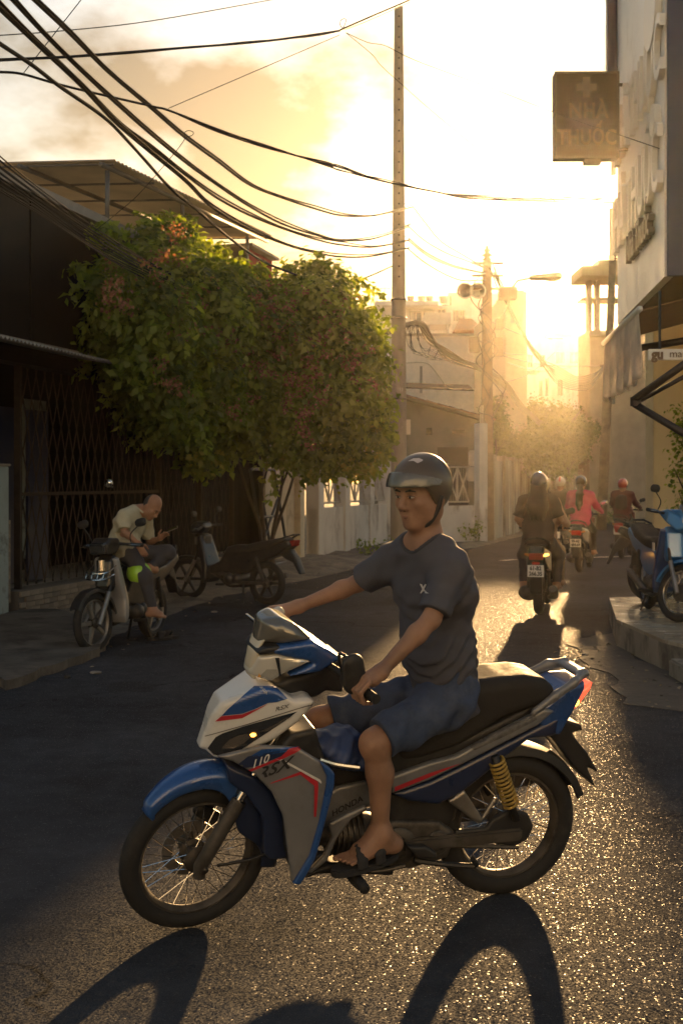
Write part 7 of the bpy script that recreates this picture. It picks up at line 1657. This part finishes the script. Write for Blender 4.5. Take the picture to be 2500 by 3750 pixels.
def seated(label, M0, x0, shirt_m, trouser_m, helmet_m, hair=None, long_=False, s=1.0, h=.012, tall=1.0, arms='bars', lean=0.0, zs=0.0, knees=.16, helmet_graphic=None, group=None):
    """a person astride a scooter, seen mostly from behind; x0 moves the seat position"""
    z = lambda v: .90 + (v - .90) * tall + zs
    j = dict(pel=V3(x0, 0, z(.93)), waist=V3(x0 + .02 + lean * .3, 0, z(1.06)), chest=V3(x0 + .05 + lean * .7, 0, z(1.28)), neck=V3(x0 + .06 + lean, 0, z(1.45)))
    hc = V3(x0 + .085 + lean * 1.1, 0, z(1.615)); hf = head_frame(hc, (1, 0, -.05)); j['skull'] = hf @ V3(-.02, 0, -.03)
    for q, sg in (('l', 1), ('r', -1)):
        j[q + 'sh'] = V3(x0 + .04 + lean * .95, sg * .175, z(1.405)); j[q + 'hip'] = V3(x0 + .03, sg * .095, z(.91))
        if arms == 'bars': j[q + 'el'] = V3(x0 + .26, sg * .25, z(1.19)); j[q + 'wr'] = V3(.83, sg * .29, 1.07); gcen = V3(.865, sg * .29, 1.03)
        else: j[q + 'el'] = V3(x0 + .06, sg * .26, z(1.16)); j[q + 'wr'] = V3(x0 + .25, sg * .17, z(1.02)); gcen = None
        j[q + 'kn'] = V3(x0 + .46, sg * knees, .74 + zs * .6); j[q + 'an'] = V3(x0 + .42, sg * (knees + .02), .36)
        if arms != 'bars': j[q + 'kn'] = V3(x0 + .42, sg * (knees + .06), .70); j[q + 'an'] = V3(x0 + .26, sg * .20, .36)
    b = Blob(.03); limb_body(b, j, .92); head_blob(b, hf, .93)
    for q, sg in (('l', 1), ('r', -1)):
        if arms == 'bars': grip_hand(b, j[q + 'wr'], V3(.865, sg * .28, 1.025), (-.15, sg, 0), (1, 0, 0), (0, 0, 1), f=1.05)
        else: open_hand(b, j[q + 'wr'], (.8, -sg * .5, -.1), (0, sg * .5, 1), (0, -sg, .3))
        an = j[q + 'an']; foot(b, an, an + V3(-.06, 0, -.06), an + V3(.17, sg * .02, -.065), (0, 0, 1))
    body = b.mesh('person', h, M_skin, None, 1); body.matrix_world = M0; tag(body, label, 'person', group)
    sb = shirt_blob(j, .92, .016, long_, hem=j['pel'] + V3(-.02, 0, -.02)); cuts = []
    for q in 'lr':
        if not long_: cuts.append(hem_cut(j[q + 'sh'].lerp(j[q + 'el'], .85), j[q + 'el'] - j[q + 'sh'], .1))
        else: cuts.append(hem_cut(j[q + 'wr'], j[q + 'wr'] - j[q + 'el'], .07))
    cuts.append(neck_cut(j['neck'] + V3(.02, 0, .07), None, .078))
    sh_ = sb.mesh('shirt', h, shirt_m, body, 1, cut=cuts, wrinkle=folds(.004, 22, 16, 30, x0 * 9)); trouser_blob(j, .92, .010, 1.0).mesh('trousers', h, trouser_m, body, 1, wrinkle=folds(.003, 25, 16, 25))
    hm = half_helmet(body, hf, .97, helmet_m, True, h * .7, low=-.06, front=.04)
    if helmet_graphic:
        P = lambda a, c: hf @ V3(a, 0, c); ring = [hf @ V3(-.012 * .97 + -.1310 * .97 * math.cos(t), .018 * sg, .040 * .97 + .1235 * .97 * math.sin(t)) for sg in (1, -1) for t in [(.05 + 1.3 * i / 12) for i in range(13)]]
        pydata('stripe', ring, [(i, i + 1, 14 + i, 13 + i) for i in range(12)], helmet_graphic, hm, True)
    if hair == 'long':
        hb = Blob(.05); Q = lambda x, y, zz: hf @ V3(x, y, zz)
        for y in (-.05, 0, .05): hb.cap(Q(-.07, y, -.03), .045, V3(x0 - .085 + lean * .5, y * 1.5, z(1.34)), .055, .04).cap(V3(x0 - .085 + lean * .5, y * 1.5, z(1.34)), .055, V3(x0 - .10, y * 1.35, z(1.16)), .02, .04)
        hb.mesh('hair', h, mat('brown_black_hair', (.020, .012, .008), .4, var=.4, vs=30), body, 1, wrinkle=lambda x, y, zz: .006 * np.sin(y * 260 + zz * 9) + 0 * x)
        st_ = MB()
        for k in range(46):
            y = random.choice((1, -1)) * random.uniform(.03, .10); a = Q(-.05, y * .8, -.05); st_.tube(smooth_path([a, V3(x0 - .06, y * 1.4, z(1.40)), V3(x0 - .06 + random.uniform(-.04, .05), y * 1.7 + random.uniform(-.03, .09) * (1 if y > 0 else -.3), z(1.27 + random.uniform(-.08, .08)))], 3), .0022, 3, caps=False)
        st_.build('stray_hair', mat('auburn_strand', (.10, .035, .012), .4), body)
    if hair == 'tail':
        hb = Blob(.03); Q = lambda x, y, zz: hf @ V3(x, y, zz)
        hb.cap(Q(-.09, 0, -.03), .042, V3(x0 - .075, 0, z(1.42)), .048, .03, (0, 1, 0), 1.3).cap(V3(x0 - .075, 0, z(1.42)), .048, V3(x0 - .085, 0.01, z(1.24)), .045, .03, (0, 1, 0), 1.35).cap(V3(x0 - .085, .01, z(1.24)), .045, V3(x0 - .09, .012, z(1.13)), .025, .03, (0, 1, 0), 1.3); hb.mesh('ponytail', h, mat('brown_black_hair', (.020, .012, .008)), body, 1, wrinkle=lambda x, y, zz: .005 * np.sin(y * 260 + zz * 9) + 0 * x)
    if hair == 'bag':
        bb = Blob(.02); bb.cap(V3(x0 - .12, 0, z(1.14)), .085, V3(x0 - .11, 0, z(1.32)), .08, flat=(0, 1, 0), fs=1.5); bb.mesh('backpack', h, mat('grey_maroon_pack', (.055, .035, .035), .8, var=.2), body, 1)
    return body, j
cot = lambda n, c, v=.12: mat(n, c, .88, var=v, vs=16)
# --- scooter with two people
p1 = G(1972, 2249)
e1, M1 = scooter('dark scooter with pillion passenger and plate 61-B2 266.35 riding away', p1, 14.5, .98, mat('black_gloss_paint', (.020, .018, .017), .25, coat=.8), ('61-B2', '266.35'), 'turn', .010, .56)
seated('long-haired passenger in a black top and grey-blue helmet on the nearest scooter', M1, -.12, cot('black_cotton', (.040, .028, .022)), cot('dark_jeans', (.030, .032, .042)), mat('blue_grey_helmet', (.055, .055, .075), .2, coat=1.0), 'long', False, 1, .010, .93, 'lap', zs=.02)
seated('driver in a pale pink shirt and cream helmet in front of the long-haired passenger', M1, .26, cot('pale_pink_cotton', (.42, .27, .22)), cot('tan_trousers', (.22, .15, .09)), mat('cream_helmet', (.50, .42, .28), .25, coat=.8), None, True, 1, .012, .92, 'bars', zs=-.01, knees=.2)
# --- pink shirt
p2_ = G(2120, 2096)
e2, M2 = scooter('dark scooter with lit brake light and plate 50-AE 484.69 ridden by the pink-shirted woman', p2_, 20, .97, mat('black_gloss_paint', (.020, .018, .017)), ('50-AE', '484.69'), 'brake', .012, .55, True, mirror_m=mat('sky_mirror', (.75, .72, .66), .05, .9))
seated('woman in a pink top with a long ponytail under a dark helmet riding away', M2, .10, cot('pink_knit', (.50, .085, .17)), cot('black_trousers', (.016, .015, .015)), mat('olive_black_helmet', (.045, .038, .022), .2, coat=1.0), 'tail', True, 1, .012, .97, 'bars')
# --- maroon jacket
p3_ = G(2274, 2045)
e3, M3 = scooter('maroon scooter ridden away by the person in the maroon jacket', p3_, 22, .96, mat('maroon_paint', (.09, .02, .02), .3, coat=.6), ('', ''), 'off', .014, .60)
seated('person in a maroon jacket and red helmet with a backpack riding away', M3, .08, cot('maroon_nylon', (.085, .03, .03)), cot('black_trousers', (.016, .015, .015)), mat('red_helmet', (.38, .07, .035), .25, coat=.8), 'bag', True, 1, .014, .93, 'bars')
# --- white helmet, behind the first scooter
p5 = W(2046, HV, 24.5) - V3(0, 0, CH)
e5, M5 = scooter('scooter mostly hidden behind the two-up scooter, further up the street', p5, 20, .97, mat('grey_paint', (.10, .095, .09), .3, coat=.6), ('', ''), 'off', .014)
seated('man in a dark shirt and white helmet with a red stripe riding ahead', M5, .10, cot('dark_brown_cotton', (.035, .026, .020)), cot('tan_trousers', (.22, .15, .09)), mat('white_helmet', (.66, .60, .52), .25, coat=.8), None, False, 1, .014, .95, 'bars', helmet_graphic=mat('helmet_red', (.45, .05, .03), .3))
# --- red shirt at the right, half behind the pillar
p4_ = G(2402, 1976)
e4, M4 = scooter('dark scooter with a lit tail light half hidden by the yellow pillar', p4_, 22, .97, mat('black_gloss_paint', (.020, .018, .017)), ('', ''), 'brake', .016)
seated('rider in a red shirt half hidden behind the yellow pillar', M4, .10, cot('red_cotton', (.42, .035, .03)), cot('black_trousers', (.016, .015, .015)), mat('cream_helmet', (.50, .42, .28)), None, True, 1, .016, .96, 'bars')

# --- parked motorbikes
bkp = mat('worn_black_paint', (.022, .021, .022), .38, coat=.3, var=.2, vs=8, dirt=(.06, .05, .04), ds=6)
eo, sto, MO = underbone('worn black motorbike on its stand with the old man sitting on it', V3(-1.93, 11.98, 0), G(343, 2391), bkp, mat('silver_shield_paint', (.34, .33, .32), .4, .3), M_seat, 0, -6, 5, M_alu, True, h=.010)
rk_ = [[(.93, -.12, .80), (1.10, -.10, .74), (1.10, .10, .74), (.93, .12, .80)], [(.95, -.11, .72), (1.12, -.09, .68), (1.12, .09, .68), (.95, .11, .72)]]
for q in rk_: tb_('front_rack', q, .006, M_chr, eo, 6)
for y in (-.09, -.03, .03, .09): tb_('front_rack', [(1.10, y, .745), (1.115, y, .675), (.96, y, .71)], .005, M_chr, eo, 6)
ed, std_, MD = underbone('dark motorbike parked side-on in front of the lattice shutter', G(978, 2214), G(690, 2194), bkp, bkp, mat('shiny_seat_vinyl', (.035, .033, .032), .35), 0, 10, 6, mat('dull_black_rim', (.03, .028, .026), .5, .4), True, h=.012)
ss = lambda x, y: V3(x, y, .261)
M_sky = mat('sky_blue_paint', (.045, .19, .42), .3, .2, coat=.8)
eb, stb, MBb = underbone('blue motorbike parked on the raised tiled step facing the road', ss(3.20, 12.28), ss(3.20, 11.10), M_sky, mat('dark_blue_paint', (.02, .05, .14), .35, coat=.5), M_seat, 0, 36, 0, M_chr, False, h=.009, hub=.085)
ez, stz, MZ = underbone('black motorbike parked behind the blue one with its tail towards the road', ss(3.42, 12.9), ss(4.56, 12.65), bkp, bkp, M_seat, 0, 8, 0, M_chr, False, h=.012)
# pale stickers and text on the blue bike
MB().box((.905, -.196, .66), (.985, -.19, .74)).build('sticker', mat('sticker_cream', (.6, .55, .42), .6), eb)
# --- helmet hung on the old man's motorbike
hmf = head_frame(MO @ V3(.62, .19, .66), (MO.to_3x3() @ V3(.3, 1, -.5)), (0, -.1, 1))
gh = half_helmet(None, hmf, 1.02, mat('neon_green_shell', (.36, .62, .04), .3, coat=.6), False, .008, low=-.03, front=.0, strap=False); tag(gh, 'neon green helmet hanging from the old man\'s motorbike', 'helmet')
# --- old man
def old_man():
    Y = 11.45
    w = lambda u, v, dy=0.0: W(u, v, Y + dy)
    j = dict(pel=w(466, 2022, .02), waist=w(455, 1980, 0), chest=w(478, 1915, 0), neck=w(508, 1868, 0), lsh=w(532, 1895, .16), rsh=w(456, 1893, -.15), lel=w(548, 1985, .22), lwr=w(585, 1972, .10), rel=w(456, 1948, -.22), rwr=w(506, 1990, -.26),
             lhip=w(482, 2030, .10), rhip=w(482, 2036, -.08), lkn=w(618, 2022, .10), lan=w(556, 2075, -.02), rkn=w(530, 2110, -.18), ran=w(558, 2228, -.16))
    hc = w(556, 1858, -.03); f = V3(.62, -.42, -.62); hf = head_frame(hc, f, (.3, 0, 1)); s = .92; j['skull'] = hf @ V3(-.02, 0, -.03)
    b = Blob(.03); limb_body(b, j, .92, 1.08); head_blob(b, hf, s)
    open_hand(b, j['rwr'], w(524, 2022, -.28) - j['rwr'], (.2, -1, .3), (.6, 0, .4), .95, .35)
    ph_c = w(606, 1952, .06); open_hand(b, j['lwr'], ph_c - j['lwr'] + V3(0, 0, -.01), (.5, .6, -.7), (-.4, -.6, .6), .9, -.35)
    foot(b, j['ran'], j['ran'] + V3(-.03, 0, -.075), j['ran'] + V3(.16, -.09, -.085), (0, 0, 1), .95); foot(b, j['lan'], j['lan'] + V3(.03, .02, -.05), j['lan'] + V3(-.17, -.06, -.03), (.2, -.6, .8), .95)
    body = b.mesh('person', .008, M_skin2, None, 1); tag(body, 'balding old man in a cream shirt perched on the black motorbike looking at his phone', 'person')
    face_bits(hf, s, body, None)
    sb = shirt_blob(j, .92, .014, False, 1.1, hem=j['pel']); cuts = [hem_cut(j[q + 'sh'].lerp(j[q + 'el'], .85), j[q + 'el'] - j[q + 'sh'], .1) for q in 'lr']; cuts.append(neck_cut(j['neck'] + V3(.03, -.02, .06), None, .07))
    sh_ = sb.mesh('shirt', .008, cot('cream_shirt', (.47, .42, .29), .1), body, 1, cut=cuts, wrinkle=folds(.0035, 34, 22, 40))
    P = lambda x, y, z: hf @ V3(x * s, y * s, z * s)
    cb = Blob(.01)
    n0 = j['neck'] + V3(.005, -.01, .03)
    for sg in (1, -1): cb.chain([n0 + V3(-.06, .0, .01), n0 + V3(-.02, sg * .062, .0), n0 + V3(.05, sg * .055 - .02, -.05)], [.012, .012, .01])
    cb.mesh('collar', .006, mat('cream_collar', (.52, .47, .33), .85), sh_)
    trouser_blob(j, .92, .010, .96).mesh('trousers', .008, cot('grey_trousers', (.055, .052, .058)), body, 1, wrinkle=folds(.003, 40, 30, 35))
    hb = Blob(.01); hb.ell(P(-.014, 0, .030), (.104 * s, .085 * s, .106 * s), hf)
    hb.mesh('hair', .006, mat('grey_black_hair', (.06, .052, .045), .6, var=.4, vs=60), body, 1, cut=[plane_cut(P(-.005, 0, 0), hf.to_3x3() @ V3(1, 0, .55)), plane_cut(P(-.02, 0, -.05), hf.to_3x3() @ V3(.2, 0, -1))])
    phn = MB(); d = V3(.85, .1, .35).normalized(); n_ = V3(-.45, -.3, .85); n_ = (n_ - d * n_.dot(d)).normalized(); sdd = d.cross(n_)
    phn.box((-.02, -.037, -.004), (.13, .037, .004), M=basis(ph_c + V3(.0, -.0, .012), d, sdd, n_)); po = phn.build('phone', mat('phone_body', (.25, .2, .14), .3), None, bevel=.003); tag(po, 'pale smartphone held by the old man', 'phone')
    sc_ = MB(); sc_.box((-.014, -.033, .0042), (.124, .033, .0052), M=basis(ph_c + V3(.0, -.0, .012), d, sdd, n_)); sc_.build('screen', mat('phone_screen', (.02, .02, .025), .1), po)
    return body
old_man()
# sandals left on the road below him
for k, (u, v, rz) in enumerate(((585, 2345, .4), (612, 2338, -.25))):
    e = empty('sandal', G(u, v) + V3(0, 0, .004), rz, ['black sandal lying under the parked motorbike, nearer the wheel', 'black sandal on the road, the one further from the wheel'][k], 'sandal')
    pl = [((.13 * math.cos(a)), (.048 + .008 * math.cos(a)) * math.sin(a)) for a in [2 * math.pi * i / 20 for i in range(20)]]
    MB().prism(pl, (0, .024)).build('sole', mat('sandal_rubber', (.022, .022, .025), .8), e, bevel=.005)
    bb = Blob(.01); bb.chain([(.0, .05, .025), (.015, .03, .065), (.02, 0, .075), (.015, -.03, .065), (0, -.05, .025)], [.018, .02, .022, .02, .018], flat=(1, 0, 0), fs=1.8); bb.mesh('strap', .008, mat('sandal_rubber', (.022, .022, .025)), e)
# round convex mirror on the shutter catching the sky
rmr = empty('round_mirror', W(398, 1769, 14.2), 0, 'small round mirror shining on the dark shutter above the old man', 'mirror')
MB().lathe([(0, .03), (.03, .026), (.05, .01), (.054, 0), (0, -.012)], 20, basis((0, 0, 0), (1, 0, 0), (0, 0, 1), (.15, -1, .1))).build('glass', mat('mirror_glass', (.8, .78, .72), .06, 1.0), rmr, True)
tb_('stem', [(0, .02, 0), (0, .25, -.05)], .01, M_bk, rmr)
